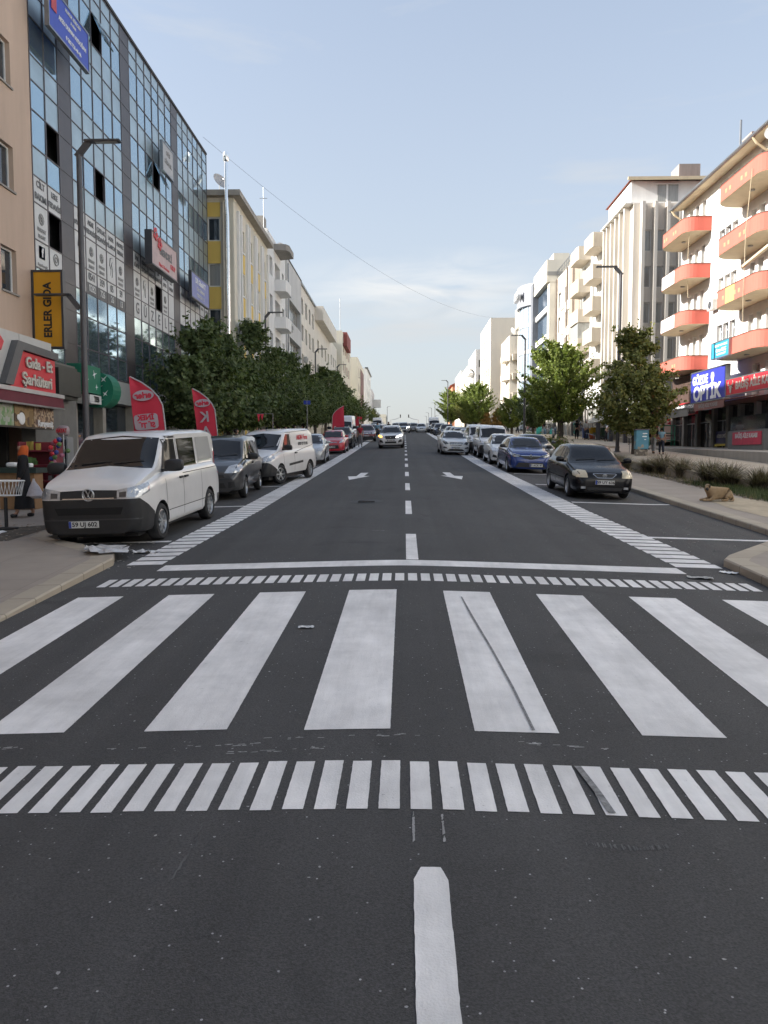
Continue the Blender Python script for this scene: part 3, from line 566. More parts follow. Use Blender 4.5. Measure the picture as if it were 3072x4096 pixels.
BP=mat('poster_back',(.06,.05,.04),.6); m=MB(); m.box(-11.3,-11.12,10,25.35,2.85,3.6); m.build('poster_band',BP,SH,world=True)
def speckle(n,cols,sc,r=.55):
    M=mat(n,cols[0],r,var=0); t,nn,ll,b=nodes_of(M); g=nn.new('ShaderNodeNewGeometry'); v=nn.new('ShaderNodeTexVoronoi'); v.inputs['Scale'].default_value=sc; ll.new(g.outputs[0],v.inputs[0]); s=nn.new('ShaderNodeSeparateColor'); ll.new(v.outputs['Color'],s.inputs[0]); c=nn.new('ShaderNodeValToRGB'); c.color_ramp.interpolation='CONSTANT'
    e=c.color_ramp.elements; e[0].color=(*cols[0],1); e[1].color=(*cols[-1],1); e[1].position=(len(cols)-1)/len(cols)
    for i in range(1,len(cols)-1): x=e.new(i/len(cols)); x.color=(*cols[i],1)
    ll.new(s.outputs[0],c.inputs[0]); ll.new(c.outputs[0],b.inputs['Base Color']); return M
for y0_,y1_,mm_ in ((20.3,22.75,speckle('herb_poster',[(.30,.35,.22),(.16,.30,.12),(.35,.38,.30),(.42,.42,.36)],9)),(22.8,23.95,speckle('coffee_poster',[(.22,.14,.06),(.10,.06,.03),(.30,.2,.09)],6)),(24.0,25.3,speckle('nut_poster',[(.26,.16,.09),(.40,.28,.18),(.12,.07,.05),(.5,.38,.26)],14))):
    m=MB(); m.box(-11.118,-11.1,y0_,y1_,2.9,3.56); m.build('poster',mm_,SH,world=True)
m=MB(); m.ball((-11.09,23.2,3.12),.2,n=8,sc=(.15,1,.9)); m.ball((-11.08,22.98,3.15),.11,n=6,sc=(.12,.8,.8)); m.build('painted_cup',WHITE,SH,world=True,smooth=True)
m=MB(); m.ball((-11.09,20.7,3.4),.42,n=8,sc=(.05,1,.42)); m.build('shop_badge',REDP,SH,world=True); text('erler',.28,WHITE,SH,(-11.06,20.75,3.4),(0,1,0),UP,.004,.01)
text('Kuruyemiş',.27,WHITE,SH,(-11.09,24.72,3.02),(0,1,0),UP,.006,.008,sx=.85)
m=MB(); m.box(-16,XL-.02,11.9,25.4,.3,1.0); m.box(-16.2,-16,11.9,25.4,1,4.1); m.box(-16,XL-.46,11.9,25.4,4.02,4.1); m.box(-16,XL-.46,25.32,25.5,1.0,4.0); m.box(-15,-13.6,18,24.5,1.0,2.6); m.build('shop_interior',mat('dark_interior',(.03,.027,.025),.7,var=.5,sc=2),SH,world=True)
for y in (18.0,20.6,22.1,23.3): m=MB(); m.box(-12.15,-12.07,y,y+.07,1.2,2.86); m.build('door_frame',STEEL,SH,world=True)
for y0_,y1_ in ((18.07,20.6),(22.17,23.3)): m=MB(); m.box(-12.12,-12.1,y0_,y1_,1.2,2.85); m.build('glass_door',GLASS,SH,world=True)
m=MB(); m.box(XL,-11.75,25.42,28.6,1,5.2) ; m.build('side_pier',mat('pier_grey',(.17,.165,.15),.8,var=.15),SH,world=True)
SH.location.y-=.5
# dark projecting box sign and yellow blade sign
ys=thing('blade_sign','tall yellow blade sign with black vertical lettering fixed over the grocery','sign',(-11.6,25.3,5.6))
m=MB(); m.box(-11.98,-11.08,25.9,26.06,5.62,8.02); m.build('panel',mat('sign_yellow',(.62,.30,.012),.45,var=.06,sc=1),ys,world=True)
for (a,b,c,d) in ((-12.05,-11.01,8.022,8.09),(-12.05,-11.01,5.55,5.618),(-12.05,-11.982,5.62,8.02),(-11.078,-11.01,5.62,8.02)): m=MB(); m.box(a,b,25.87,26.1,c,d); m.build('frame',DARKF,ys,world=True)
text('ERLER GIDA',.36,INK,ys,(-11.53,25.89,6.8),(0,0,1),(-1,0,0),.006,.012,sx=.92)
ys.location.x-=.14
ds=thing('dark_box_sign','dark grey rounded box sign at the corner between grocery and bank','sign',(-11.4,27,4))
m=MB(); m.box(-12.15,-11.3,25.6,27.6,3.95,5.05); m.build('box',mat('dark_sign',(.03,.032,.03),.4,var=.2),ds,world=True,bevel=.12)
# ---- left row beyond the glass block
XF=-10.7
YEL=wallm('yellow_render',(.70,.50,.13)); CRE=wallm('cream_render',(.68,.63,.51)); GRY=wallm('grey_render',(.52,.515,.50)); WHT=wallm('white_render',(.73,.72,.69)); BEI=wallm('beige_render',(.67,.62,.54)); BRK=mat('quoin_brick',(.50,.45,.38),.8,var=.1,sc=6)
zs=[4.2,7.1,10.0,12.9,15.8]
cols=[(51.6,52.7),(54.3,55.4),(57.0,58.1),(59.6,60.7)]
ops=[(a,b,z,z+1.45) for a,b in cols for z in zs]
b2=building('yellow_building','cream and yellow panelled apartment block with a shiny steel flue on its corner','L',XF,-22,49.5,61.6,18.6,CRE,ops,[(-12.35,-11.6,z+.1,z+1.55) for z in zs[1:]],fm=WHITEF,style=0,curt=.75,rev=.16)
for a,b in cols:
    for z in zs: sbox(b2,'yellow_panel',YEL,'L',XF,a,b,z-1.38,z-.12,.003,.03)
    for z in zs: sbox(b2,'window_sill',WHITEF,'L',XF,a-.05,b+.05,z-.1,z-.003,0,.07)
for y in (50.3,51.1,53.2,53.8,55.9,56.5,58.6,59.1,61.2): sbox(b2,'pilaster',WHT,'L',XF,y,y+.28,3,18.0,.002,.16)
for z in [2.5]+zs: sbox(b2,'yellow_panel',YEL,'C',49.5,-12.9,-11.55,z-1.35 if z>3 else 1,z+.05 if z>3 else z,.003,.03)
sbox(b2,'yellow_panel',YEL,'C',49.5,-12.9,-11.55,17.4,18.3,.003,.03)
sbox(b2,'quoin_strip',BRK,'C',49.5,-11.5,-11.15,2,18.3,.003,.05); sbox(b2,'corner_panel',CRE,'C',49.5,-10.98,-10.72,2,18.3,.003,.06)
m=MB(); m.box(-22.2,-10.2,49.0,61.7,18.6,18.95); m.build('eaves',mat('eaves_grey',(.36,.33,.28),.8,var=.15),b2,world=True)
m=MB(); m.box(-20,-11.2,52.5,61.5,18.955,19.7); m.build('attic',CRE,b2,world=True)
m=MB(); 
for x in (-11.35,-11.05): m.tube([(x,49.42,2),(x,49.42,18.4)],.05,8)
m.build('downpipe',CRE,b2,world=True,smooth=True)
fl=thing('steel_flue','shiny stainless steel flue pipe rising above the roof of the yellow block','flue pipe',(-10.85,49.1,3)); SS=mat('stainless_steel',(.85,.86,.88),.14,1,var=.05,sc=4)
m=MB(); m.tube([(-10.98,48.95,2.2),(-10.98,48.95,17.4),(-11.0,48.85,18.3),(-11.0,48.85,20.9)],.11,14); m.build('pipe',SS,fl,world=True,smooth=True)
m=MB(); m.lathe([(.01,20.9),(.12,20.9),(.19,21.0),(.19,21.4),(.13,21.42),(.13,21.5),(.02,21.55)],(-11.0,48.85,0),n=14); m.build('cap',SS,fl,world=True,smooth=True)
def acunit(x,y,z,side='L',label='white air conditioner box on the wall'):
    r=thing('air_conditioner',label,'air conditioner',(x,y,z)); s=1 if side=='L' else -1
    m=MB(); m.box(x,x+s*.34,y-.42,y+.42,z,z+.62); m.build('casing',mat('ac_white',(.55,.54,.50),.5),r,world=True,bevel=.02)
    m=MB(); m.lathe([(.02,0),(.24,0),(.24,.02),(.2,.03),(.02,.03)],(x+s*.345,y,z+.32),'x',16); m.build('fan_grille',DARKF,r,world=True); return r
acunit(-10.65,67,9.2,label='grey air conditioner box beside the rounded balconies'); acunit(-10.5,71.6,13.6,label='small air conditioner box at the corner of the grey ribbon block'); acunit(-10.65,83.9,12.2,label='air conditioner box between upright windows of the cream block'); acunit(-10.65,104.3,11.6,label='air conditioner box under the long boxed storey')
acunit(-10.65,52.9,10.9,label='white air conditioner box on the cream and yellow facade')
def dish(x,y,z,r=.45,yaw=0,label='white satellite dish'):
    t=thing('satellite_dish',label,'satellite dish',(x,y,z)); m=MB(); m.tube([(0,0,0),(0,0,.5)],.025,6); m.build('mast',STEEL,t)
    m=MB(); pr=[(r*k/5,.16*(k/5)**2*r*2) for k in range(1,6)]; m.lathe([(.01,0)]+pr,(0,0,0),'y',16); d=m.build('reflector',mat('dish_white',(.55,.54,.52),.5),t,smooth=True); d.location=(0,0,.6); d.rotation_euler=(R(28),0,PI)
    m=MB(); m.tube([(0,-.05,.5),(0,-.4,.72)],.012,5); m.box(-.03,.03,-.45,-.38,.69,.77); m.build('feed_arm',STEEL,t); t.rotation_euler.z=yaw; return t
dish(-11.6,49.6,18.95,.55,.9,'pale satellite dish at the roof corner of the yellow block')
# ---- L3 white with corner balconies
zs=[4.5,7.6,10.7,13.8,16.9]
ops=[(62.6,64.0,z,z+1.5) for z in zs]+[(69.0,70.2,z,z+1.5) for z in zs]+[(65.2,67.9,z-.7,z+1.5) for z in zs]
b3=building('balcony_building','grey white block with stacked rounded balconies next to the yellow block','L',XF,-22,61.62,70.9,20.2,WHT,ops,curt=.35,style=1,rev=.5)
for z in zs:
    r=MB(); P=[(XF,64.9),(XF+.9,65.1),(XF+1.0,65.5),(XF+1.0,67.6),(XF+.9,68.0),(XF,68.2)]; r.prism([(a,b,z-.95) for a,b in P],(0,0,.95)); r.build('balcony',WHT,b3,world=True)
m=MB(); P=[(XF,64.7),(XF+1.0,64.9),(XF+1.2,65.4),(XF+1.2,67.8),(XF,68.3)]; m.prism([(a,b,19.3) for a,b in P],(0,0,.5)); m.build('canopy',CONC,b3,world=True)
m=MB(); m.box(-20,-11.2,63,64.2,20.2,21.6); m.build('chimney',CONC,b3,world=True); MB().tube([(-11.0,61.9,18.9),(-11.0,61.9,23.5)],.03,5).build('antenna',STEEL,b3,world=True); MB().tube([(-11.3,61.9,22.6),(-10.7,61.9,22.6)],.025,5).build('antenna',STEEL,b3,world=True)
dish(-10.9,70.0,20.2,.5,.7,'dark blue grey satellite dish on the roof of the balcony block'); dish(-10.7,71.4,20.25,.5,.4,'white satellite dish on the roof edge between balcony and grey blocks')
# ---- L4 grey ribbon windows
zs=[4.4,7.9,11.4,14.9]; ops=[(72.3,80.2,z,z+1.9) for z in zs]
b4=building('grey_ribbon_building','plain grey block with long horizontal ribbon windows on the left side','L',XF+.15,-22,70.92,80.8,20.25,GRY,ops,wins=False,rev=.45)
windows(b4,'L',XF+.15,ops,.45,mat('brown_frame',(.30,.28,.25),.5),GLASS2,style=5); downpipe(b4,XF+.22,71.3,3,19.8); sbox(b4,'coping',DARKF,'L',XF+.15,70.95,80.75,20.26,20.33,-.3,.08)
# ---- L5
zs=[5.1,8.2,11.3,14.4,17.2]; ops=[(a,a+1.5,z,z+1.7) for a in (82,85.2,88.4,91.6) for z in zs]
b5=building('cream_building','cream block with upright windows and a thin metal roof edge','L',XF,-22,80.82,94.2,20.1,BEI,ops,curt=.35,rev=.35); sbox(b5,'gutter',STEEL,'L',XF,80.85,94.1,20.11,20.3,-.2,.2)
# ---- L6 with the boxed top storey
zs=[5.8,8.9,12.0,15.1]; ops=[(a,a+1.9,z,z+1.6) for a in (97,101.5,106,110) for z in zs]
b6=building('boxed_top_building','cream block whose top storey juts out as a long plain box','L',XF,-22,94.22,113,20.3,BEI,ops,curt=.5,rev=.3,style=1)
sbox(b6,'boxed_storey',BEI,'L',XF,94.3,113,18.6,20.32,.003,1.0)
for z in zs[:3]: sbox(b6,'balcony',BEI,'L',XF,100.6,108.5,z-.9,z-.1,.003,.9)
# ---- L7..L12 far left
zs=[6.4,9.5,12.6,15.7]; ops=[(a,a+1.3,z,z+1.5) for a in (115,118.5,122) for z in zs]
b7=building('tile_roof_building','low cream block with a set back tiled attic on the far left row','L',XF,-22,113.02,125,19.2,BEI,ops,curt=.3)
m=MB(); m.box(-20,-12.6,114,124.5,19.21,21.0); m.build('attic',WHT,b7,world=True); m=MB(); m.prism([(-20.5,113.6,21.01),(-12,113.6,21.01),(-14.5,113.6,22.2),(-20.5,113.6,22.2)],(0,11.5,0)); m.build('roof',ROOFT,b7,world=True)
REDW=wallm('brick_red_render',(.26,.075,.065)); zs=[7.2,10.2,13.2,16.2,19.2]
ops=[(a,a+1.4,z,z+1.5) for a in (127,132,137,142) for z in zs]
b8=building('red_trim_building','cream tower with brick red panels and a red roof box with a thin mast','L',-9.9,-22,125.02,145,22.3,CRE,ops,curt=.3)
for a in (129,134,139): 
    for z in zs: sbox(b8,'red_panel',REDW,'L',-9.9,a,a+.7,z-.3,z+1.2,.003,.03)
m=MB(); m.box(-11.2,-9.3,128,137,20.2,22.5); m.build('roof_box',REDW,b8,world=True); MB().tube([(-10.4,128,22.3),(-10.4,128,28)],.05,5).build('antenna',STEEL,b8,world=True)
b9=building('plain_cream_building','cream block with a blank sunlit end wall and dull red street front','L',-8.9,-22,150,172,21.2,CRE,[(a,a+1.6,z,z+1.6) for a in (153,158,163,168) for z in (8.5,11.6,14.7,17.8)],[(-13.2,-11.9,z,z+1.5) for z in (11.5,14.6,17.7)],curt=.4)
sbox(b9,'red_front',mat('dull_red_front',(.22,.12,.11),.8,var=.1),'L',-8.9,160,171.8,8,20.0,.003,.06)
b10=building('white_far_building','narrow white block with grey roof edge far down the left side','L',-8.4,-22,176,196,21.9,WHT,[(a,a+1.6,z,z+1.6) for a in (179,184,189) for z in (10,13,16,19)],curt=.4); sbox(b10,'coping',DARKF,'L',-8.4,175.6,196,21.92,22.15,-.4,.3)
b11=building('blue_grey_far_building','blue grey block with white window frames and a small sign, farthest on the left','L',-9.3,-20,226,244,21.5,GRY,[(a,a+2,z,z+1.8) for a in (229,234,239) for z in (12,15,18)],[(-12.6,-10.6,z,z+1.8) for z in (12,15,18)],fm=WHITEF,curt=.3); m=MB(); m.box(-9.2,-6.8,228,228.4,16.2,18.6); m.build('sign',GRY,b11,world=True)
for i,(y,x,zt,w,nm) in enumerate(((310,-13,21.5,8,'pale'),(360,-12,22.5,8,'white'),(430,-10,25,10,'cream'))):
    building('distant_building',f'{nm} low distant block at the left end of the street','L',x,x-12,y,y+26,zt,(BEI,WHT,CRE)[i],[(a,a+3,z,z+2) for a in (y+3,y+10,y+17) for z in (zt-4,zt-8)],[(x-7,x-3,zt-4,zt-2)],curt=.2)

# settle the left row beyond the glass block to its measured heights
for o in list(bpy.data.objects):
    if o.parent is None and o.type in('EMPTY','MESH') and o.get('category') and o.location.x<-8 and (o.location.y>48.3 or o.name.startswith('steel_flue')):
        o.location.y+=.75; o.location.z=2+(o.location.z-2)*.972; 
        if not o.name.startswith('satellite'): o.scale.z=.972
bpy.data.objects['steel_flue'].scale.z=.955
OLD=set(bpy.data.objects)
# ================= right side buildings
XR=19.0
CORAL=wallm('coral_render',(.53,.125,.09),.08); SOFF=wallm('soffit_cream',(.56,.47,.32)); WH2=wallm('bright_white_render',(.68,.67,.64),.07)
hd=[18.55,15.7,12.85,10.0]; ops=[]
for h in hd:
    for y in (45.1,46.0,46.9): ops.append((y,y+.78,h-1.25,h))
    for y in (49.9,51.0,52.1): ops.append((y,y+.6,h-2.1,h-.1))
    for y in (39.6,40.7,41.8,42.8): ops.append((y,y+.6,h-2.1,h-.1))
for y in (37.2,38.4,40.3,41.8): ops.append((y,y+.9,5.3,7.1))
r1=building('balcony_corner_building','white apartment block with coral rounded balconies above the optician and the butcher on the right','R',XR,32,33,54.1,19.1,WH2,ops,curt=.55,rev=.28,style=-1)
m=MB(); m.prism([(18.15,0,18.78),(18.15,0,18.9),(19.2,0,19.3),(32,0,21.5),(32,0,19.101),(19.0,0,19.101)],(0,1,0)); 
m=MB(); m.prism([(18.15,32.5,18.80),(18.15,32.5,18.88),(20,32.5,19.5),(32,32.5,21.8),(32,32.5,19.11),(19.0,32.5,19.11)],(0,21.4,0)); m.build('roof',ROOFT,r1,world=True)
m=MB(); m.prism([(18.17,32.4,18.79),(19.0,32.4,19.10),(19.0,32.4,18.9)],(0,21.4,0)); m.build('soffit',SOFF,r1,world=True)
m=MB(); m.tube([(18.08,32.4,18.86),(18.08,53.9,18.86)],.09,8); m.build('gutter',STEEL,r1,world=True)
for y in (41.5,53.6): MB().tube([(18.1,y,18.8),(18.3,y,18.5),(18.9,y,18.1),(18.9,y,17.6)],.07,6).build('downpipe',SOFF,r1,world=True)
m=MB(); m.box(22,23.6,50.5,51.7,19.3,22.4); m.box(21.9,23.7,50.4,51.8,22.6,22.75); 
for a,b in ((22,50.5),(23.45,50.5),(22,51.55),(23.45,51.55)): m.box(a,a+.15,b,b+.15,22.4,22.6)
m.build('chimney',CONC,r1,world=True)
def plan(y0,y1,xo,r=.75):
    P=[(XR+.05,y0)]
    for k in range(7): a=k/6*PI/2; P.append((xo+r-r*math.sin(a)*1.0,y0+ r-r*math.cos(a)))
    for k in range(9): a=k/8*PI/2; P.append((xo+1.2-1.2*math.cos(a),y1-1.1+1.1*math.sin(a)))
    P.append((XR+.05,y1)); return P
def balcony(root,y0,y1,top,white=None,patch=None,holes=True,xo=17.38):
    P=plan(y0,y1,xo); m=MB(); zb=top-.86; n=len(P)
    Q=[(x+(.1 if x<XR else 0),y+(.1 if y<(y0+y1)/2 else -.1)) for x,y in P]
    for i in range(n-1):
        a,b=P[i],P[i+1]; c,d=Q[i],Q[i+1]; my=(a[1]+b[1])/2
        m.quad((*a,zb),(*b,zb),(*b,top),(*a,top),mi=0); m.quad((*c,zb+.15),(*d,zb+.15),(*d,top),(*c,top),mi=0); m.quad((*a,top),(*b,top),(*d,top),(*c,top),mi=0)
    m.add([(x,y,zb) for x,y in P],[tuple(range(n))],1); m.add([(x,y,zb+.15) for x,y in Q],[tuple(range(n))],1)
    b=m.build('balcony',[CORAL,SOFF],root,world=True)
    rl=MB(); rl.tube([(x,y,top+.02) for x,y in P],.03,5); rl.build('coping',mat('coping_brown',(.16,.09,.06),.6),b,world=True)
    if white:
        w=MB(); w.box(xo-.03,xo-.003,white[0],white[1],zb+.02,top-.01); w.build('white_panel',WH2,b,world=True)
    if patch: w=MB(); w.box(xo-.004,xo+.02,patch[0],patch[1],zb+.01,top-.02); w.build('yellow_patch',YEL,b,world=True)
    if holes:
        h=MB()
        for y in holes: h.box(xo-.006,xo+.02,y-.12,y+.12,zb+.28,zb+.5)
        h.build('lit_hole_squares',mat('lit_hole_cream',(.35,.26,.14),.8),b,world=True)  # flat squares, their cream colour stands for light in the parapet holes
    s=MB(); s.lathe([(.01,0),(.14,0),(.14,.05),(.01,.06)],(18.2,(y0+y1)/2,zb-.06),'z',10); s.build('ceiling_lamp',CONC,b,world=True)
    return b
lv=[17.0,14.1,11.22,8.36]
balcony(r1,48.9,54.0,lv[0],holes=(50.6,51,52.3,52.7)); balcony(r1,48.9,54.0,lv[1],white=(50.6,52.95),holes=()); balcony(r1,48.9,54.0,lv[2],white=(50.4,52.95),holes=()); balcony(r1,48.9,54.0,lv[3],holes=(50.2,50.6))
balcony(r1,38.6,44.6,lv[0],holes=(40.5,41,42.4,42.9)); balcony(r1,38.6,44.6,lv[1],holes=(40.5,41,42.4,42.9)); balcony(r1,38.6,44.6,lv[2],patch=(41.5,42.6),holes=(40.9,41.4,42.3,42.9)); balcony(r1,38.6,44.6,lv[3],holes=())
m=MB(); m.tube([(17.0,36.6,12.0),(17.0,39.6,11.65)],.09,8); m.build('awning_roll',SOFF,r1,world=True)
for pts in ([(17.3,39.6,16.5),(17.2,39.9,13.5),(17.3,40.2,10.6),(17.6,40.8,8.2)],[(17.9,49.6,17.2),(17.85,49.7,14.2),(18,49.9,12.2)]): MB().tube(pts,.018,4).build('loose_cable',SOFF,r1,world=True)
dish(17.9,38.4,17.1,.55,-.6,'pale satellite dish on the top coral balcony rail at the right edge')
# first floor band and shops under it
SB=thing('shop_row','dark glazed shop fronts under the coral balconies with open black doorways','shopfront',(18,45,2.4))
BRN=mat('brown_cladding',(.075,.045,.035),.6,var=.2)
m=MB(); m.box(18.6,XR-.004,47.9,54.0,5.5,7.35); m.build('brown_band',BRN,SB,world=True)
m=MB(); m.box(18.7,XR-.004,33,47.8,4.95,5.25); m.build('concrete_band',mat('band_brown',(.15,.09,.07),.8),SB,world=True)
DGL=mat('dark_shop_glass',(.018,.02,.022),.07,var=0,spec=.6)
for y in (34,36.5,38.8,41.0,43.0,44.5,46.6,49.2,51.5,53.7): m=MB(); m.box(18.55,18.95,y,y+.35,2.2,4.94); m.build('pillar',mat('pillar_grey',(.13,.125,.115),.7,var=.1),SB,world=True)
for y0_,y1_ in ((34.4,36.5),(36.9,38.8),(39.2,41.0),(41.35,43.0),(43.35,44.5),(44.9,46.6),(47,49.2),(49.6,51.5),(51.9,53.7)):
    m=MB(); m.box(18.8,18.84,y0_,y1_,2.3,4.9); m.build('shop_window',DGL,SB,world=True)
    m=MB(); m.box(18.74,18.86,y0_,y1_,4.1,4.16); m.box(18.74,18.86,(y0_+y1_)/2-.03,(y0_+y1_)/2+.03,2.3,4.09); m.build('window_bar',STEEL,SB,world=True)
NAVY=mat('navy_decal',(.02,.025,.12),.4,var=.05)
m=MB(); m.box(18.70,18.73,44.9,46.6,2.75,3.5); m.build('window_decal',NAVY,SB,world=True); text('GÖZDE OPTİK',.26,STK,SB,(18.69,45.75,3.2),(0,-1,0),UP,.003,.008,sx=.8)
m=MB(); m.box(18.6,18.7,45.0,46.5,2.62,2.74); m.build('yellow_strip',mat('strip_yellow',(.5,.4,.05),.5),SB,world=True)
sc=thing('meat_counter','grey butcher display counter with red lettered front panel at the right edge','counter',(17.4,38.5,2.3))
m=MB(); m.box(17.2,18.2,37.2,41.3,2.25,3.35); m.build('counter_body',mat('counter_grey',(.16,.16,.155),.5),sc,world=True,bevel=.03)
m=MB(); m.box(17.15,17.195,37.4,40.6,2.6,3.25); m.build('front_panel',mat('pink_red',(.5,.04,.08),.5,var=.15,sc=4),sc,world=True); text('BAĞIŞ AİLE KASABI',.32,STK,sc,(17.14,39.0,3.05),(0,-1,0),UP,.003,.01,sx=.9)
m=MB(); m.box(17.3,18.1,37.3,41.2,3.36,4.1); m.build('glass_case',DGL,sc,world=True)
# podium
sh=MB(); 
m=MB(); m.prism([(15.05,30,2.13),(15.05,57,2.78),(15.05,57,1.5),(15.05,30,1.0)],(8.9,0,0)); tag(m.build('podium',CONC),kind='structure')
# signs
OB=mat('optic_blue',(.035,.045,.36),.4,var=.05)
g=thing('optician_sign','big blue sign with white GÖZDE OPTİK lettering over the optician','sign',(18,46,5.3))
m=MB(); m.box(17.9,18.1,43.45,48.6,5.35,7.15); m.build('panel',OB,g,world=True)
m=MB()
for (a,b,c,d) in ((43.38,48.67,7.152,7.22),(43.38,48.67,5.28,5.348),(43.38,43.448,5.35,7.15),(48.602,48.67,5.35,7.15)): m.box(17.87,18.12,a,b,c,d)
m.build('frame',STEEL,g,world=True)
text('GÖZDE',.72,WHITE,g,(17.885,47.15,6.63),(0,-1,0),UP,.01,.03,sx=.95); text('OPTİK',1.18,WHITE,g,(17.885,46.15,5.8),(0,-1,0),UP,.01,.045,sx=1.15)
m=MB(); m.lathe([(.01,0),(.24,0),(.24,.01),(.01,.011)],(17.88,45.3,6.72),'x',16); m.build('dot',WHITE,g,world=True)
bg_=panel_sign('butcher_sign','long red butcher sign with bull head and white BAĞIŞ AİLE KASABI lettering','R',18.0,37.4,43.2,5.42,6.25,.05,REDP,[('BAĞIŞ AİLE KASABI',39.6,5.84,.58,CRM,.02,.95)],STEEL)
m=MB(); y,z=42.6,5.82; m.prism([(17.82,y+.12,z+.1),(17.82,y-.12,z+.1),(17.82,y-.09,z-.25),(17.82,y-.05,z-.33),(17.82,y+.05,z-.33),(17.82,y+.09,z-.25)],(-.02,0,0))
for s in (-1,1): m.tube([(17.81,y+s*.1,z+.08),(17.81,y+s*.28,z+.12),(17.81,y+s*.3,z+.3),(17.81,y+s*.2,z+.36)],[.05,.045,.03,.01],5); m.tube([(17.81,y+s*.1,z+.0),(17.81,y+s*.25,z-.04)],[.04,.02],5)
m.build('bull_head',CRM,bg_,world=True)
bz=panel_sign('hairdresser_sign','slanting red and black hairdresser sign with white letters beyond the optician','R',18.5,48.9,53.8,4.75,5.45,.05,mat('black_sign',(.03,.02,.02),.5),[('BOSS/KUAFÖR',51.0,5.1,.62,WHITE,.02,.95)],REDP)
panel_sign('accountant_sign','turquoise blue sign with white lettering under a coral balcony','R',17.38,41.6,43.9,7.5,8.34,.02,mat('turquoise',(.03,.26,.38),.5,var=.05),[('SERBEST MUHASEBECİ',42.6,8.14,.16,WHITE,.004),('Canan KILIÇ',42.6,7.88,.26,WHITE,.008),('Tel: 0282 726 45 29',42.6,7.66,.15,WHITE,.004)],STEEL)
def awning(name,label,x0,x1,y0,y1,zt,zb,m_,lines):
    r=thing(name,label,'awning',(x0,(y0+y1)/2,zb)); m=MB(); m.prism([(x0,y0,zb),(x1,y0,zt),(x1,y0,zt+.05),(x0,y0,zb+.05)],(0,y1-y0,0)); m.build('canopy',m_,r,world=True)
    m=MB(); m.box(x0-.02,x0,y0,y1,zb-.38,zb+.05); m.build('valance',m_,r,world=True); m=MB(); m.box(x0-.05,x0+.03,y0-.02,y1+.02,zb+.051,zb+.12); m.build('front_bar',STEEL,r,world=True)
    for s,a,size,ink in lines: text(s,size,ink,r,(x0-.025,a,zb-.16),(0,-1,0),UP,.002,.006)
    return r
awning('optician_awning','grey fabric awning with darker GÖZDE OPTİK lettering, half rolled out',16.4,18.5,44.9,50.4,5.2,4.75,mat('awning_grey',(.20,.19,.17),.85,var=.1),[('GÖZDE OPTİK',47.8,.42,GI)])
awning('butcher_awning','brownish red awning with faded BAĞIŞ AİLE KASABI lettering',16.7,18.5,40.7,44.85,5.25,5.0,mat('awning_brown',(.24,.12,.10),.85,var=.1),[('BAĞIŞ AİLE KASABI',42.8,.3,GI2)])
# poster wall: big generic beauty poster (plain shapes)
pw_=thing('beauty_poster','large red beauty salon poster of a womans face beyond the optician','poster',(18.2,54.4,3.5)); SKN=mat('poster_skin',(.62,.46,.38),.5,var=.03)
m=MB(); m.box(17.3,19.6,54.4,54.5,3.2,6.6); m.build('red_ground',mat('poster_red',(.48,.03,.05),.5),pw_,world=True)
m=MB(); m.prism([(x,54.398,z) for x,z in ((17.7,6.0),(18.2,6.5),(18.9,6.4),(19.0,5.4),(18.8,4.6),(18.3,4.2),(17.9,4.7),(17.7,5.3))],(0,-.004,0)); m.prism([(x,54.398,z) for x,z in ((17.9,4.3),(18.6,4.25),(18.95,3.6),(18.7,3.25),(18.0,3.25),(17.6,3.6))],(0,-.004,0)); m.build('face',SKN,pw_,world=True)
m=MB(); m.prism([(x,54.39,z) for x,z in ((17.75,5.65),(18.05,5.75),(18.3,5.68),(18.05,5.6))],(0,-.004,0)); m.prism([(x,54.39,z) for x,z in ((17.7,5.95),(18.0,6.08),(18.35,5.98),(18.0,6.02))],(0,-.004,0)); m.prism([(x,54.39,z) for x,z in ((17.5,6.2),(17.9,6.55),(18.9,6.6),(18.3,6.62),(17.6,6.6))],(0,-.004,0)); m.build('eye_and_brow',INK,pw_,world=True)
m=MB(); m.prism([(x,54.39,z) for x,z in ((18.2,4.62),(18.45,4.72),(18.8,4.62),(18.5,4.48))],(0,-.004,0)); m.build('lips',REDP,pw_,world=True)
tag(sheet('side_alley',[(17.2,54.1),(40,54.1),(40,65.4),(17.2,65.4)],PZ+.35,PLAZA,stepy=4,f=gp),kind='structure')
# ---- R2 finned beige tower
FIN=wallm('finned_beige_render',(.54,.50,.44),.08); hz=[21.0-3.0*k for k in range(6)]
cops=[(19.95+1.02*k,20.5+1.02*k,z-1.75,z) for k in range(7) for z in hz]; ops=[(y,y+.45,z-1.75,z) for y in (67.2,68.6,70.0,71.4,72.6) for z in hz]
r2=building('finned_building','tall beige block with vertical concrete fins and a red tiled roof behind the coral balconies','R',XR,34,65.5,73.6,23.2,FIN,ops,cops,rev=.2,fm=WHITEF,style=0,curt=.85)
m=MB()
for k in range(8): x=19.55+1.02*k; m.box(x,x+.26,64.95,65.496,3,23.2)
m.build('fins',FIN,r2,world=True); m=MB()
for y in (66.5,67.9,69.3,70.7,72.1,73.2): m.box(18.5,18.996,y,y+.3,4,23.25)
m.build('fins',FIN,r2,world=True)
m=MB(); m.box(19.0,34,66.4,73.5,23.22,25.3); m.box(18.3,34,65.6,73.6,23.205,23.3); m.build('top_storey',WHT,r2,world=True)
m=MB(); m.box(21.2,22.9,66.34,66.42,23.6,25.0); m.build('window',GLASS2,r2,world=True); m=MB(); m.box(21.1,23.0,66.3,66.338,25.0,25.1); m.box(21.9,22.05,66.3,66.338,23.6,24.99); m.build('window_frame',WHITEF,r2,world=True)
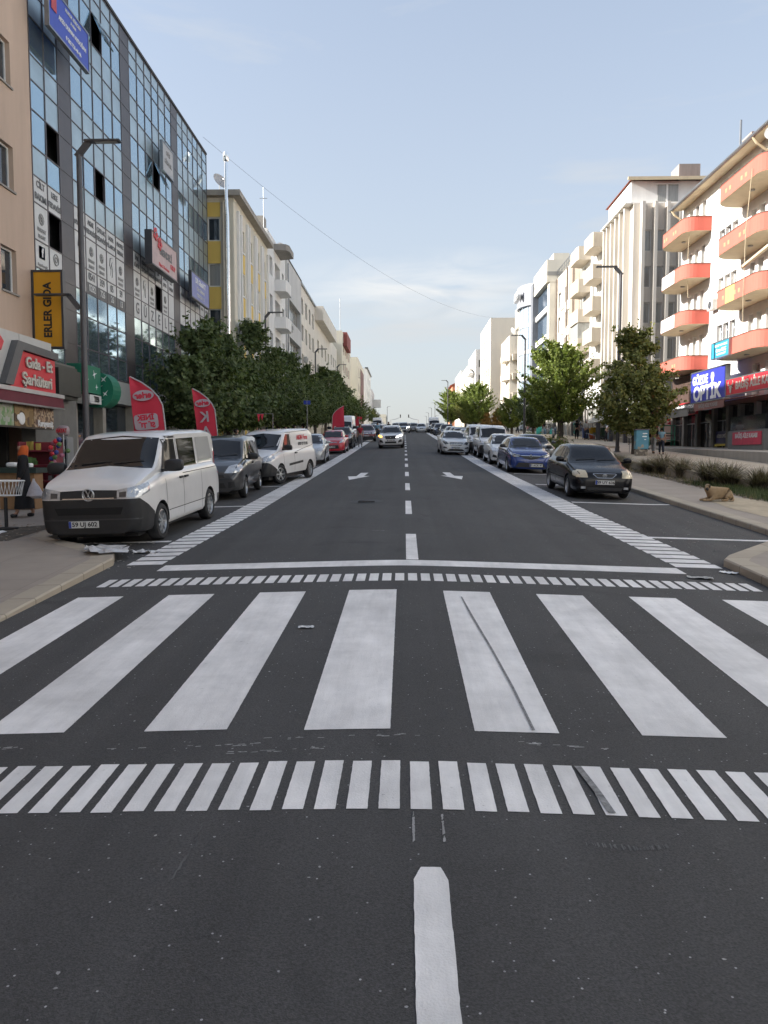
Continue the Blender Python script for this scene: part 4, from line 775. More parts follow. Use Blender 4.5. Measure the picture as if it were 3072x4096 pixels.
m=MB(); m.add([(18.8,65.7,25.32),(35,65.7,25.32),(35,74,25.32),(18.8,74,25.32),(22.5,69.8,26.5),(34,69.8,26.5)],[(0,1,5,4),(1,2,5),(2,3,4,5),(3,0,4)]); m.build('roof',ROOFT,r2,world=True)
sbox(r2,'gutter',SOFF,'C',65.7,18.5,34,25.15,25.4,.003,.15); m=MB(); m.box(23.5,25.3,68,70,25.6,27.3); m.box(27.2,29,68,70,25.6,27.4); m.build('chimney',CONC,r2,world=True)
MB().tube([(28.2,67,26),(28.2,67,30.5)],.09,6).build('antenna',STEEL,r2,world=True)
m=MB(); m.box(22.6,25.8,65.0,65.49,6.6,8.6); m.build('brown_sign_box',BRN,r2,world=True)
# glazed lean-to canopy at street level before the finned tower
cn=thing('slatted_canopy','white slatted shop canopy sloping over the pavement behind the right trees','canopy',(18,60,5)); m=MB()
for k in range(10): m.obox((17.0+k*.22,66+0,5.1+k*.17),(.07,0,.05),(0,6.5,0),(-.02,0,.03))
m.build('slats',WHITE,cn,world=True); 
for y in (59.6,63.8,68,72.2): m=MB(); m.box(16.9,17.2,y,y+.3,3,5.0); m.obox((18.0,y+.15,5.75),(1.2,0,.92),(0,.05,0),(-.03,0,.04)); m.build('post',DARKF,cn,world=True)
# ---- R3 boxy balconies
BX=wallm('balcony_beige_render',(.46,.405,.33),.08)
fl3=[21.1-3.0*k for k in range(6)]
ops=[(78.2,79.3,z,z+2) for z in fl3]+[(75.0,76.6,z,z+2.1) for z in fl3]+[(82.0,84.5,z-1.2,z+1.2) for z in fl3]
r3=building('box_balcony_building','beige block with two columns of angular box balconies on the right','R',XR,33,73.62,87,24.0,WHT,ops,curt=.5,rev=.3,style=1)
for k,z in enumerate([23.3,20.3,17.3,14.35,11.4]):
    m=MB(); xo=17.75; m.prism([(XR-.003,74.0,z-1.35),(xo,74.0,z-1.35),(xo-.12,74.6,z-1.35),(xo-.12,77.2,z-1.35),(XR-.003,77.8,z-1.35)],(0,0,1.35)); m.build('balcony',BX,r3,world=True)
for k,z in enumerate([23.6,20.3,17.2,14.2,11.2]):
    m=MB(); xo=17.75; m.prism([(XR-.003,80.0,z-1.35),(xo,80.0,z-1.35),(xo-.12,80.7,z-1.35),(xo-.12,83.4,z-1.35),(XR-.003,84,z-1.35)],(0,0,1.35)); b=m.build('balcony',BX,r3,world=True)
    if k==3:
        m=MB(); m.box(xo+.05,XR-.02,80.1,83.7,z+.004,z+1.6); m.build('glazed_enclosure',GLASS2,b,world=True)
m=MB(); m.box(21,33,76,86,24.01,24.8); m.box(22,24,84,86,24.8,25.6); m.build('attic',BX,r3,world=True)
# ---- R4
zz=[22.2-3.0*k for k in range(6)]; ops=[(a,a+1.6,z-1.9,z) for a in (89.0,91.2,95,97.2) for z in zz]
r4=building('ribbon_window_building','beige block with tall brown window ribbons and a roof terrace railing on the right','R',XR,33,87.02,100,24.2,BEI,ops,fm=mat('brown_frame',(.30,.28,.25),.5),curt=.35,rev=.2,style=1)
sbox(r4,'textured_pier',mat('exposed_aggregate',(.33,.27,.22),.9,var=.3,sc=20),'R',XR,87.05,88.6,6,24.1,.003,.35)
for z in zz: sbox(r4,'white_panel',WH2,'R',XR,93.0,94.8,z-2.4,z-.6,.003,.15)
m=MB(); 
for y in range(88,100): m.box(18.95,19.0,y,y+.05,24.21,25.2)
m.box(18.93,19.02,88,99.6,25.2,25.26); m.box(18.93,19.02,88,99.6,24.7,24.74); m.build('railing',STEEL,r4,world=True); m=MB(); m.box(22.5,33,90,99,24.21,25.9); m.build('attic',GLASS2,r4,world=True)
m=MB(); m.prism([(22,89.5,25.92),(33,89.5,26.5),(33,89.5,26.6),(22,89.5,26.02)],(0,10,0)); m.build('roof',STEEL,r4,world=True)
acunit(18.95,91.9,14.6,'R','air conditioner box between the tall brown windows on the right'); acunit(18.95,79.9,9.6,'R','air conditioner box under the box balconies'); acunit(18.95,47.9,11.0,'R','air conditioner box on the white wall between coral balconies')
BRW=mat('brown_window_ribbon',(.20,.16,.13),.5,var=.2,sc=3)
for y in (90.85,97.0): sbox(r4,'brown_pier',BRW,'R',XR,y,y+.3,6,24.1,.003,.2)
for z in zz: sbox(r4,'white_panel',WH2,'R',XR,89.0,90.8,z-3.0,z-1.95,.003,.12)
for k in range(8): sbox(r3,'rib',BX,'R',XR,84.6+.3*k,84.7+.3*k,6,23.9,.003,.12)
# ---- R5 white framed glass building with rounded tower
GD=mat('blue_dark_glass',(.06,.09,.13),.08,.2,var=0,spec=.9); GP=mat('pale_blue_glass',(.34,.42,.50),.15,.1,var=.08,sc=1,spec=.8)
r5=thing('shopping_centre','white framed shopping centre with dark glass and a rounded pale glass tower','building',(25,112,5)); X5=18.0
m=MB(); m.box(X5,33,100.1,126,4,5.5); m.box(X5+.5,33,101.5,125.9,5.51,26.2); m.box(X5-.35,33,100.05,110.0,24.6,27.4); m.box(X5,33,100.08,101.45,5.51,24.59); m.box(X5-.6,X5+1,121,126.2,22.6,25.8); m.box(X5-.2,X5+.3,124.2,126,5.51,22.59); m.box(19,21,103,106,27.41,29); m.build('wall',wallm('cream_cladding',(.56,.53,.46),.05),r5,world=True)
m=MB(); m.box(X5-.36,X5-.352,100.1,109.9,25.4,25.9); m.box(X5-.3,33,100.03,100.049,25.4,25.9); m.build('grey_stripe',GI2,r5,world=True)
m=MB(); m.box(X5+.2,X5+.48,101.5,109.5,6,24.5); m.build('dark_glazing',GD,r5,world=True)
for z in (10.2,13.8,17.4,21): m=MB(); m.box(X5-.1,X5+.18,101.5,109.6,z,z+.7); m.build('white_band',WH2,r5,world=True)
m=MB(); m.box(X5-.5,X5+.45,109.7,111.4,5.6,26.5); m.build('grey_column',mat('column_grey',(.16,.17,.19),.6),r5,world=True)
cyl=[(X5+1.4-3.0*math.cos(a)*.9,115.8-4.2*math.sin(a)) for a in [(-1.35+k*2.7/14) for k in range(15)]]
m=MB(); 
for i in range(14): a,b=cyl[i],cyl[i+1]; m.quad((*a,6),(*b,6),(*b,24),(*a,24))
m.build('curved_glass',GP,r5,world=True,smooth=True)
m=MB(); cy2=[(x-.12,y) for x,y in cyl]
for z0_,z1_ in ((9.3,9.8),(13.2,13.7),(17.1,17.6),(21,21.5)):
    for i in range(14): a,b=cy2[i],cy2[i+1]; m.quad((*a,z0_),(*b,z0_),(*b,z1_),(*a,z1_)); 
for i in range(1,14,2): a=cy2[i]; m.tube([(*a,6),(*a,24)],.05,4)
m.build('white_bands',WH2,r5,world=True)
m=MB(); m.prism([(x-.45,y,24.02) for x,y in cyl]+[(X5+2,120,24.02),(X5+2,111.5,24.02)],(0,0,3.1)); m.build('parapet',mat('parapet_grey',(.30,.31,.34),.5),r5,world=True)
text('KİPA AVM' if False else 'AVM',1.7,WHITE,r5,(X5-1.9,114.8,25.6),(0,-1,0),UP,.25,.03)
# ---- R6.. older houses beyond
zs=[9.3,12.4,15.5,18.6]
r6=building('stained_old_building','stained old beige block with corner balconies and satellite dishes on the right','R',16.8,32,128,139,21.6,BEI,[(a,a+1.5,z,z+1.7) for a in (130,134) for z in zs],[(19.5,21,z,z+1.6) for z in zs],curt=.4)
for z in zs:
    m=MB(); m.prism([(16.8-.003,127.6,z-1.1),(15.9,128.4,z-1.1),(15.9,132,z-1.1),(16.797,133,z-1.1)],(0,0,1.0)); m.build('balcony',BEI,r6,world=True)
    m=MB(); m.box(17.2,21.5,126.9,127.99,z-1.1,z-.1); m.build('balcony',BX,r6,world=True)
for x,w_ in ((17.3,'leftmost'),(18.6,'middle'),(20,'rightmost')): dish(x,128.5,21.6,.65,.2+x*.1,f'{w_} of three satellite dishes on the stained old roof edge')
zs=[10.5,13.6,16.7,19.8,22.9]
r7=building('tall_cream_end_building','tall cream block with a blank sunlit end wall and corner balconies beyond the shopping centre','R',15.6,31,145,164,27.4,wallm('pale_cream_render',(.58,.53,.45),.04),[(a,a+1.6,z,z+1.8) for a in (147,151,155,159) for z in zs],curt=.4)
for z in zs: m=MB(); m.box(18.2,20.5,143.9,144.99,z-1,z-.1); m.build('balcony',SOFF,r7,world=True)
zs=[11.5,14.6,17.7,20.8]
r8=building('white_row_building','white block with stepped balconies far down the right side','R',14.9,30,167,186,24.6,WH2,[(a,a+1.8,z,z+1.8) for a in (169,174,179) for z in zs],[(15.5,17,z,z+1.6) for z in zs],curt=.3)
for z in zs: sbox(r8,'balcony',WH2,'R',14.9,168.5,178,z-1,z,.003,1.1)
r9=building('cream_row_building','cream block with a curved attic roof far down the right side','R',14.9,30,188,212,23.6,CRE,[(a,a+1.8,z,z+1.8) for a in (190,196,202) for z in (13,16,19)],[(16,18,z,z+1.8) for z in (13,16,19,22-1)],curt=.3)
r10=building('pale_bay_building','pale block with a projecting window bay far down the right side','R',15.3,30,216,240,25.5,WHT,[(a,a+1.8,z,z+1.8) for a in (218,226,232) for z in (14,17,20)],[(16,18.6,z,z+2) for z in (14,17,20)],curt=.3); m=MB(); m.box(14.2,15.297,217,221,17.5,21.5); m.build('bay',BEI,r10,world=True)
r11=building('red_roof_far_building','small house with orange red upper wall at the far right end of the street','R',15.8,30,262,290,25.5,wallm('orange_render',(.55,.22,.12)),[(a,a+2,z,z+2) for a in (266,274) for z in (16,20)],[(17,20,20,22)],curt=.3)
m=MB(); m.prism([(15,261.5,25.52),(22,261.5,29),(31,261.5,25.52)],(0,29,0)); m.build('roof',ROOFT,r11,world=True)
# ground floor shops along the right under the sunlit fronts
SHOPS=[(74.5,79,'white'),(80,86.5,'yellow'),(88,93,'white'),(94,99.5,'dark')]
for i,(a,b,k) in enumerate(SHOPS):
    s=thing('street_shop',('ground floor shop front with pale fascia under the box balconies','ground floor shop with small yellow sign behind the bicycles','sunlit white shop front beneath the ribbon windows','dark shop doorway with awning beneath the ribbon windows, next to the shopping centre')[i],'shopfront',(18.8,(a+b)/2,pr(a))); z=pr(a)+.2
    m=MB(); m.box(18.7,XR-.004,a,b,z,z+3.2); m.build('shop_window',(GLASS2,DGL,GLASS2,DGL)[i],s,world=True)
    m=MB(); m.box(18.5,18.69,a,b,z+3.2,z+4.0); m.build('fascia',(WH2,mat('strip_yellow',(.5,.4,.05),.5),WH2,DARKF)[i],s,world=True)
    for y in (a,(a+b)/2,b-.3): m=MB(); m.box(18.55,18.69,y,y+.3,z,z+3.19); m.build('pillar',CONC,s,world=True)
for i,(x,a,b,c) in enumerate(((18,102,110,'white'),(17.6,112,124,'light'),(16.6,128.5,138,'ochre'),(15.4,146,162,'red'),(14.8,168,185,'dark'))):
    s=thing('street_shop',f'{c} shop front {["under the shopping centre","under the rounded glass tower","under the stained old building","under the tall cream end building","under the white row building"][i]}','shopfront',(x,(a+b)/2,pr(a))); z=pr(a)+.2
    m=MB(); m.box(x-.3,x-.05,a,b,z,z+2.9); m.build('shop_window',(DGL,GLASS2,DGL,DGL,DGL)[i],s,world=True); m=MB(); m.box(x-1.3,x-.31,a,b,z+3.0,z+3.5); m.build('awning',(WH2,WH2,mat('ochre_awning',(.45,.28,.06),.8),REDP,BRN)[i],s,world=True)

for o in list(bpy.data.objects):
    if o in OLD or o.parent is not None: continue
    if o.get('kind')=='structure' and o.name!='podium': continue
    y=o.location.y
    k,q=(1.03,.987) if y<98 else ((1.0,.955) if y<127 else (1.0,.98))
    if o.name.startswith('podium'): o.scale=(1,1.03,1.0); continue
    o.location.y*=k; o.location.z=2+(o.location.z-2)*q
    if not o.name.startswith('satellite'): o.scale=(1,k,q)
# the street continues behind the camera: plain blocks, seen only in reflections
OLD=set(bpy.data.objects)
BK1=building('rear_block','white apartment block continuing the right side behind the viewer','R',19,33,-48,32.3,17.5,WH2,grid(-46,31,24,1.4,(4,7,10,13),1.5),curt=.4)
BK2=building('rear_end_block','beige block closing the street behind the viewer','L',-40,-41,-96,-95,1,BEI,[]) if False else None
e=thing('rear_end_building','beige apartment block closing the street far behind the viewer','building',(0,-110,-5)); m=MB(); facade(m,'C',-95,-60,60,-6,13,grid(-58,58,24,1.8,(0,3,6,9),1.5)); m.box(-60,60,-120,-95.3,-6,13.2); m.build('wall',BEI,e,world=True); e.rotation_euler.z=0
# ================= vehicles (all face the camera, -y)
def paint(n,c,m=.0,r=.28): return mat(n,c,r,m,var=.05,sc=1.5,coat=.8)
P_WHITE=paint('car_paint_white',(.66,.66,.65)); P_VAN=paint('van_paint_white',(.72,.71,.70),r=.3); P_SILVER=paint('car_paint_silver',(.42,.43,.44),.5,.3); P_BLACK=mat('car_paint_black',(.005,.005,.007),.22,.0,var=.05,sc=1.5,spec=.3,coat=.1); P_BLUE=paint('car_paint_blue',(.010,.034,.17),.25,.25)
P_RED=paint('car_paint_red',(.50,.015,.03)); P_DRED=paint('car_paint_dark_red',(.13,.01,.015),.3); P_DGREY=paint('car_paint_dark_grey',(.055,.058,.062),.4); P_GREY=paint('car_paint_grey',(.20,.21,.23),.5); P_NAVY=paint('car_paint_navy',(.02,.03,.06),.3)
LENS=mat('headlight_lens',(.48,.50,.52),.08,.35,var=.25,sc=14,spec=.9,coat=.6); LDARK=mat('headlight_dark',(.06,.065,.07),.06,.2,var=0,spec=.9,coat=.5); LLIT=mat('headlight_lit',(1,.97,.9),.3,var=0,emit=6); AMB=mat('indicator_lit',(1,.42,.05),.3,var=0,emit=4); LCREAM=mat('headlight_yellowed',(.55,.47,.33),.12,.15,var=.15,sc=9,coat=.5)
PLW=mat('plate_white',(.62,.62,.60),.5,var=.03); PLB=mat('plate_blue',(.03,.07,.36),.5,var=0); SEAM=mat('panel_gap',(.02,.02,.02),.8,var=0)
def lin(P,x):
    if x<=P[0][0]: return P[0][1]
    for a,b in zip(P,P[1:]):
        if x<=b[0]: t=(x-a[0])/max(1e-9,b[0]-a[0]); return a[1]+(b[1]-a[1])*t
    return P[-1][1]
def sm(P,x,w): return sum(lin(P,x+d*w)*k for d,k in ((-1,.15),(-.5,.2),(0,.3),(.5,.2),(1,.15)))
def car_body(s):
    L_=s['L']; ys=sorted({*[L_*i/46 for i in range(47)],*[.02,.05,.08,.12,.17,.22,.28],*[L_-.02,L_-.05,L_-.1,L_-.18],*s.get('ys',[])})
    NR=None; V=[]; 
    for y in ys:
        w_=s.get('sm',.09) if .2<y<L_-.2 else .01
        t=sm(s['top'],y,w_); b=sm(s['belt'],y,.08); w=sm(s['w'],y,.04 if y>.25 else .004); wr=s['wr']; zb=lin(s['zb'],y)
        b=min(b,t-.02); g=max(0,min(1,(t-b)/s.get('gh',.42))); wb=w*.975
        h=b-zb
        half=[(0,zb),(w*.80,zb),(w*.93,zb+.03),(w*.975,zb+.10),(w*.99,zb+h*.32),(w*1.0,zb+h*.55),(w*.995,zb+h*.8),(w*.985,b-.05),(wb*.96,b)]
        x6=wb*.93; xr=x6+(wr-x6)*g
        tr=s.get('tr',.07)
        e=[(x6-(x6-xr)*.06,b+(t-b)*.06),(x6+(xr-x6)*.33,b+(t-b-tr*g)*.34),(x6+(xr-x6)*.66,b+(t-b-tr*g)*.67),(xr,t-tr*g-(1-g)*(t-b)*.22),(xr-.06*g-(1-g)*w*.12,t-.028*g-(1-g)*(t-b)*.08),(xr*.72,t-.006),(xr*.38,t+.0),(0,t+.004)]
        half+=e
        V.append([(x,y,z) for x,z in half]); NR=len(half)
    vs=[];fs=[]; n=2*(NR-1)
    for row in V:
        vs+=row+[(-x,y,z) for x,y,z in row[-2:0:-1]]
    k=len(V)
    for i in range(k-1):
        for j in range(n): fs.append((i*n+j,i*n+(j+1)%n,(i+1)*n+(j+1)%n,(i+1)*n+j))
    fs.append(tuple(range(n))[::-1]); fs.append(tuple(range((k-1)*n,k*n)))
    me=bpy.data.meshes.new('body'); me.from_pydata(vs,[],fs); bm=bmesh.new(); bm.from_mesh(me)
    # shrink end caps into rounded faces
    bmesh.ops.triangulate(bm,faces=[f for f in bm.faces if len(f.verts)>4]); bmesh.ops.recalc_face_normals(bm,faces=bm.faces); bm.to_mesh(me)
    bvh=BVHTree.FromBMesh(bm); bm.free(); return me,bvh
def boolcut(me,cyls,name,mats,parent,zones=None):
    o=bpy.data.objects.new(name,me)
    for m in mats: me.materials.append(m)
    cs=[]
    for (x0,x1,y,z,r) in cyls:
        m=MB(); m.lathe([(.0001,x0),(r,x0),(r,x1),(.0001,x1)],(0,y,z),'x',28); c=m.build('cut',[mats[0],mats[1]]); c.data.polygons.foreach_set('material_index',[1]*len(c.data.polygons)); bmx=bmesh.new(); bmx.from_mesh(c.data); bmesh.ops.remove_doubles(bmx,verts=bmx.verts,dist=.001); bmx.to_mesh(c.data); bmx.free(); cs.append(c)
        md=o.modifiers.new('b','BOOLEAN'); md.operation='DIFFERENCE'; md.object=c; md.solver='EXACT'
    me2=evalmesh([o]+cs,o); bpy.data.objects.remove(o)
    for c in cs: d=c.data; bpy.data.objects.remove(c); bpy.data.meshes.remove(d)
    if zones:
        me2.materials.append(zones[0]); bm=bmesh.new(); bm.from_mesh(me2); zi=len(me2.materials)-1
        for q in [q for q in zones[1:] if len(q)==5]:
            _,ya_,za_,yb_,zb_=q; nn_=Vector((0,za_-zb_,yb_-ya_)).normalized()
            for co,no in (((0,ya_,za_),nn_),((0,0,za_),(0,0,1)),((0,yb_,0),(0,1,0))): bmesh.ops.bisect_plane(bm,geom=bm.verts[:]+bm.edges[:]+bm.faces[:],plane_co=co,plane_no=no,dist=1e-5)
            for f in bm.faces:
                c=f.calc_center_median()
                if c.z<za_ and c.y<yb_ and (c-Vector((c.x,ya_,za_))).dot(nn_)<0 and f.material_index==0: f.material_index=zi
        for (y0,y1,z0,z1) in [q for q in zones[1:] if len(q)==4]:
            for co,no in (((0,y0,0),(0,1,0)),((0,y1,0),(0,1,0)),((0,0,z0),(0,0,1)),((0,0,z1),(0,0,1))): bmesh.ops.bisect_plane(bm,geom=bm.verts[:]+bm.edges[:]+bm.faces[:],plane_co=co,plane_no=no,dist=1e-5)
            for f in bm.faces:
                c=f.calc_center_median()
                if y0-1e-4<c.y<y1+1e-4 and z0-1e-4<c.z<z1+1e-4 and f.material_index==0: f.material_index=zi
        bm.to_mesh(me2); bm.free()
    me2.name='body'; me2.polygons.foreach_set('use_smooth',[True]*len(me2.polygons)); me2.set_sharp_from_angle(angle=R(42))
    return linkmesh(name,me2,parent)
def patch(bvh,poly,axis,off=.006,step=.09,mi=0,mb=None,L_=None,thick=0):
    # polygon in front view (x,z) axis 'f' or side view (y,z) axis 'r'/'l'; laid on the body
    vs,fs=tess(poly,step); out=[];ok=[]
    for a,b in vs:
        if axis=='f': o,d=Vector((a,-2,b)),Vector((0,1,0))
        elif axis=='b': o,d=Vector((a,9,b)),Vector((0,-1,0))
        elif axis=='t': o,d=Vector((a,b,5)),Vector((0,0,-1))
        else: s=1 if axis=='r' else -1; o,d=Vector((3*s,a,b)),Vector((-s,0,0))
        h=bvh.ray_cast(o,d)
        if h[0] is None: out.append((0,0,0)); ok.append(False)
        else:
            nn=h[1]; nn=nn if nn.dot(d)<0 else -nn; p=h[0]+nn*off; out.append(tuple(p)); ok.append(True)
    m=mb or MB(); m.add(out,[f for f in fs if all(ok[i] for i in f)],mi); return m
def mir(poly): return [(-a,b) for a,b in poly]
def line(p,q,w): # thin quad polygon along p->q
    dx,dy=q[0]-p[0],q[1]-p[1]; l=math.hypot(dx,dy); nx,ny=-dy/l*w/2,dx/l*w/2; return [(p[0]+nx,p[1]+ny),(q[0]+nx,q[1]+ny),(q[0]-nx,q[1]-ny),(p[0]-nx,p[1]-ny)]
def ell(cx,cz,rx,rz,n=14): return [(cx+rx*math.cos(2*PI*k/n),cz+rz*math.sin(2*PI*k/n)) for k in range(n)]
WH={}
def wheel_meshes(r,w,kind):
    k=(r,w,kind)
    if k in WH: return WH[k]
    m=MB(); ri=r*.66
    m.lathe([(ri,-w/2+.03),(ri+.02,-w/2),(r-.03,-w/2+.005),(r-.005,-w/2+.03),(r,-w/2+.06),(r,w/2-.06),(r-.005,w/2-.03),(r-.03,w/2-.005),(ri+.02,w/2),(ri,w/2-.03),(ri,-w/2+.03)],axis='x',n=28); t=m.build('tyre',TYRE,smooth=True)
    m=MB(); m.lathe([(ri+.004,w/2-.02),(ri-.012,w/2-.012),(ri-.025,w/2-.05),(ri-.03,w/2-.09),(.02,w/2-.09)],axis='x',n=28)
    if kind=='cap': sp=9; a_=.17
    elif kind=='steel': sp=0
    else: sp=int(kind); a_=.14 if sp>6 else .2
    if sp:
        for i in range(sp):
            a=2*PI*i/sp; u=Vector((0,math.cos(a),math.sin(a))); v_=Vector((0,-math.sin(a),math.cos(a))); c=u*(ri*.52)+Vector((w/2-.045,0,0))
            m.obox(c,(.018,0,0),u*ri*.47,v_*ri*a_*.55)
        m.lathe([(.001,w/2-.012),(ri*.2,w/2-.02),(ri*.22,w/2-.06)],axis='x',n=12)
    else: m.lathe([(.001,w/2-.02),(ri*.3,w/2-.03),(ri*.34,w/2-.06),(ri*.7,w/2-.05),(ri*.78,w/2-.08)],axis='x',n=20)
    f=m.build('rim',RIM,smooth=True); m=MB(); m.lathe([(.001,w/2-.088),(ri-.03,w/2-.088)],axis='x',n=16); d=m.build('hub',BLACKP)
    WH[k]=(t.data,f.data,d.data)
    for o in (t,f,d): bpy.data.objects.remove(o)
    return WH[k]
def make_vehicle(s,name,label,cat,loc,rz=0,group=None,detail=2):
    root=thing(name,label,cat,(0,0,0),0,group); L_=s['L']; me,bvh=car_body(s); r=s['r']; W_=max(p[1] for p in s['w']); ya,yb=s['axles']
    cy=[(sg*(W_-.34),sg*(W_+.3),y,r*1.0,r+.055) for y in (ya,yb) for sg in (-1,1)]
    body=boolcut(me,[(min(a,b),max(a,b),y,z,q) for a,b,y,z,q in cy],'body',[s['paint'],BLACKP],root,s.get('zones'))
    off=L_/2
    def put(mb,nm,m_,parent=root,smooth=True): return mb.build(nm,m_,parent,smooth=smooth)
    ws=s['windshield']; put(patch(bvh,ws+[(-x,z) for x,z in ws[::-1]],'f',.004),'windscreen',CARG)
    for wn in s['side']:
        for ax in 'rl': put(patch(bvh,wn,ax,.005),'side_window',CARG)
    for p in s.get('trim',[]): # (nm, poly, axis, mat, mirrored)
        nm,poly,ax,m_,mr_=p; mm_=patch(bvh,poly,ax,.009)
        if mr_: put(mm_,nm,m_); put(patch(bvh,mir(poly) if ax in 'fb' else poly,ax if ax in 'fb' else ('l' if ax=='r' else 'r'),.009),nm,m_)
        else: put(mm_,nm,m_)
    for hp,ax,hm in s['heads']:
        if ax=='f': put(patch(bvh,hp,'f',.012,.06),'headlight',hm); put(patch(bvh,mir(hp),'f',.012,.06),'headlight',s.get('head2',hm))
        else: put(patch(bvh,hp,'r',.012,.06),'headlight',hm); put(patch(bvh,hp,'l',.012,.06),'headlight',hm)
    for e in s.get('lamps',[]): put(patch(bvh,e[0],'f',.018,.05),e[2],e[1]); (put(patch(bvh,mir(e[0]),'f',.018,.05),e[2],e[3] if len(e)>3 else e[1]) if e[-1]!='one' else None)
    if 'grille' in s:
        gp_=s['grille']; gr=put(patch(bvh,gp_,'f',.008,.06),'grille',BLACKP); mb=MB()
        for z in s.get('slats',[]): 
            xs_=[p[0] for p in gp_]; zz_=[p[1] for p in gp_]; x1=max(xs_)*.9; patch(bvh,[(-x1,z-.008),(x1,z-.008),(x1,z+.008),(-x1,z+.008)],'f',.02,.1,mb=mb)
        if mb.f: put(mb,'grille_bars',s.get('slatm',CHROME),gr)
    if 'seams' in s:
        mb=MB()
        for p,q in s['seams']:
            for ax in 'rl': patch(bvh,line(p,q,.014),ax,.003,.12,mb=mb)
        put(mb,'door_gaps',SEAM,body)
    mb=MB(); 
    for y,z in s.get('handles',[]):
        for sg in (-1,1):
            h=bvh.ray_cast(Vector((3*sg,y,z)),Vector((-sg,0,0)))
            if h[0]: mb.box(*sorted((h[0].x-.01*sg,h[0].x+.035*sg)),y-.09,y+.09,z-.018,z+.018)
    if mb.f: put(mb,'door_handles',s.get('handlem',s['paint']),body)
    # mirrors
    yw,zw=s['mirror']; 
    for sg in (-1,1):
        h=bvh.ray_cast(Vector((3*sg,yw+.1,zw-.06)),Vector((-sg,0,0))); x=h[0].x if h[0] else sg*W_
        k=s.get('ms',1); m=MB(); m.rbox((x+sg*(.12*k+.03),yw,zw+.06*k),.12*k,.065*k,.075*k,.6); m.box(*sorted((x-sg*.03,x+sg*.08)),yw-.02,yw+.04,zw-.02,zw+.03); q=m.build('mirror',s.get('mirrorm',s['paint']),root,smooth=True)
    # plate
    if 'plate' in s:
        px,pz,txt_=s['plate']; h=bvh.ray_cast(Vector((px,-2,pz)),Vector((0,1,0))); y=h[0].y-.03
        pm=MB(); pm.box(px-.26,px+.26,y-.006,y+.02,pz-.057,pz+.057); pl_=pm.build('number_plate',PLW,root); pb=MB(); pb.box(px-.258,px-.215,y-.008,y-.0065,pz-.055,pz+.055); pb.build('plate_band',PLB,pl_)
        if txt_: text(txt_,.105,INK,pl_,(px+.02,y-.009,pz),(1,0,0),UP,.001,.0025,sx=1.05,world=False)
    if 'emblem' in s: s['emblem'](root,bvh)
    # wipers
    if detail>1:
        mb=MB()
        for x0,x1 in ((-.55,.0),(.05,.6)):
            pts=[]
            for k in range(5):
                x=x0+(x1-x0)*k/4; z=ws[0][1]+.03+.04*k/4; h=bvh.ray_cast(Vector((x,-2,z)),Vector((0,1,0)))
                if h[0]: pts.append(h[0]+h[1]*.02)
            if len(pts)>2: mb.tube(pts,.008,4)
        if mb.f: put(mb,'wipers',BLACKP)
        if 'seat' not in s:
            pass
    if s.get('rails'):
        for sg in (-1,1):
            pts=[]
            for k in range(9):
                y=s['rails'][0]+(s['rails'][1]-s['rails'][0])*k/8; h=bvh.ray_cast(Vector((sg*(s['wr']-.1),y,4)),Vector((0,0,-1)))
                if h[0]: pts.append(h[0]+Vector((0,0,.06 if 0<k<8 else -.01)))
            MB().tube(pts,.02,6).build('roof_rail',s.get('railm',STEEL),root,smooth=True)
    if s.get('ant'): 
        h=bvh.ray_cast(Vector((0,s['ant'],4)),Vector((0,0,-1))); MB().tube([h[0],h[0]+Vector((0,.1,.22))],[.012,.004],5).build('antenna',BLACKP,root)
    for nm in s.get('extra',[]): nm(root,bvh)
    tm,rm,dm=wheel_meshes(r,s.get('tw',.2),s.get('rim','5'))
    for y in (ya,yb):
        for sg in (-1,1):
            w=linkmesh('wheel',tm,root,(sg*(W_-.115),y,r)); 
            a=s.get('steer',0) if y==ya else 0
            w.rotation_euler.z=(0 if sg>0 else PI)+a
            linkmesh('rim',rm,w); linkmesh('hub',dm,w)
    # black under-body block
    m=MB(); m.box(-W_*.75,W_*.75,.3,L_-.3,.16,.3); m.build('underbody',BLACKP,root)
    for c in root.children: c.location.y-=off
    x,y=loc[:2]; root.location=(x,y,gz(x,y)); root.rotation_euler=(math.atan(SL),math.atan2(gz(x+.5,y)-gz(x-.5,y),1)*-1,rz)
    return root
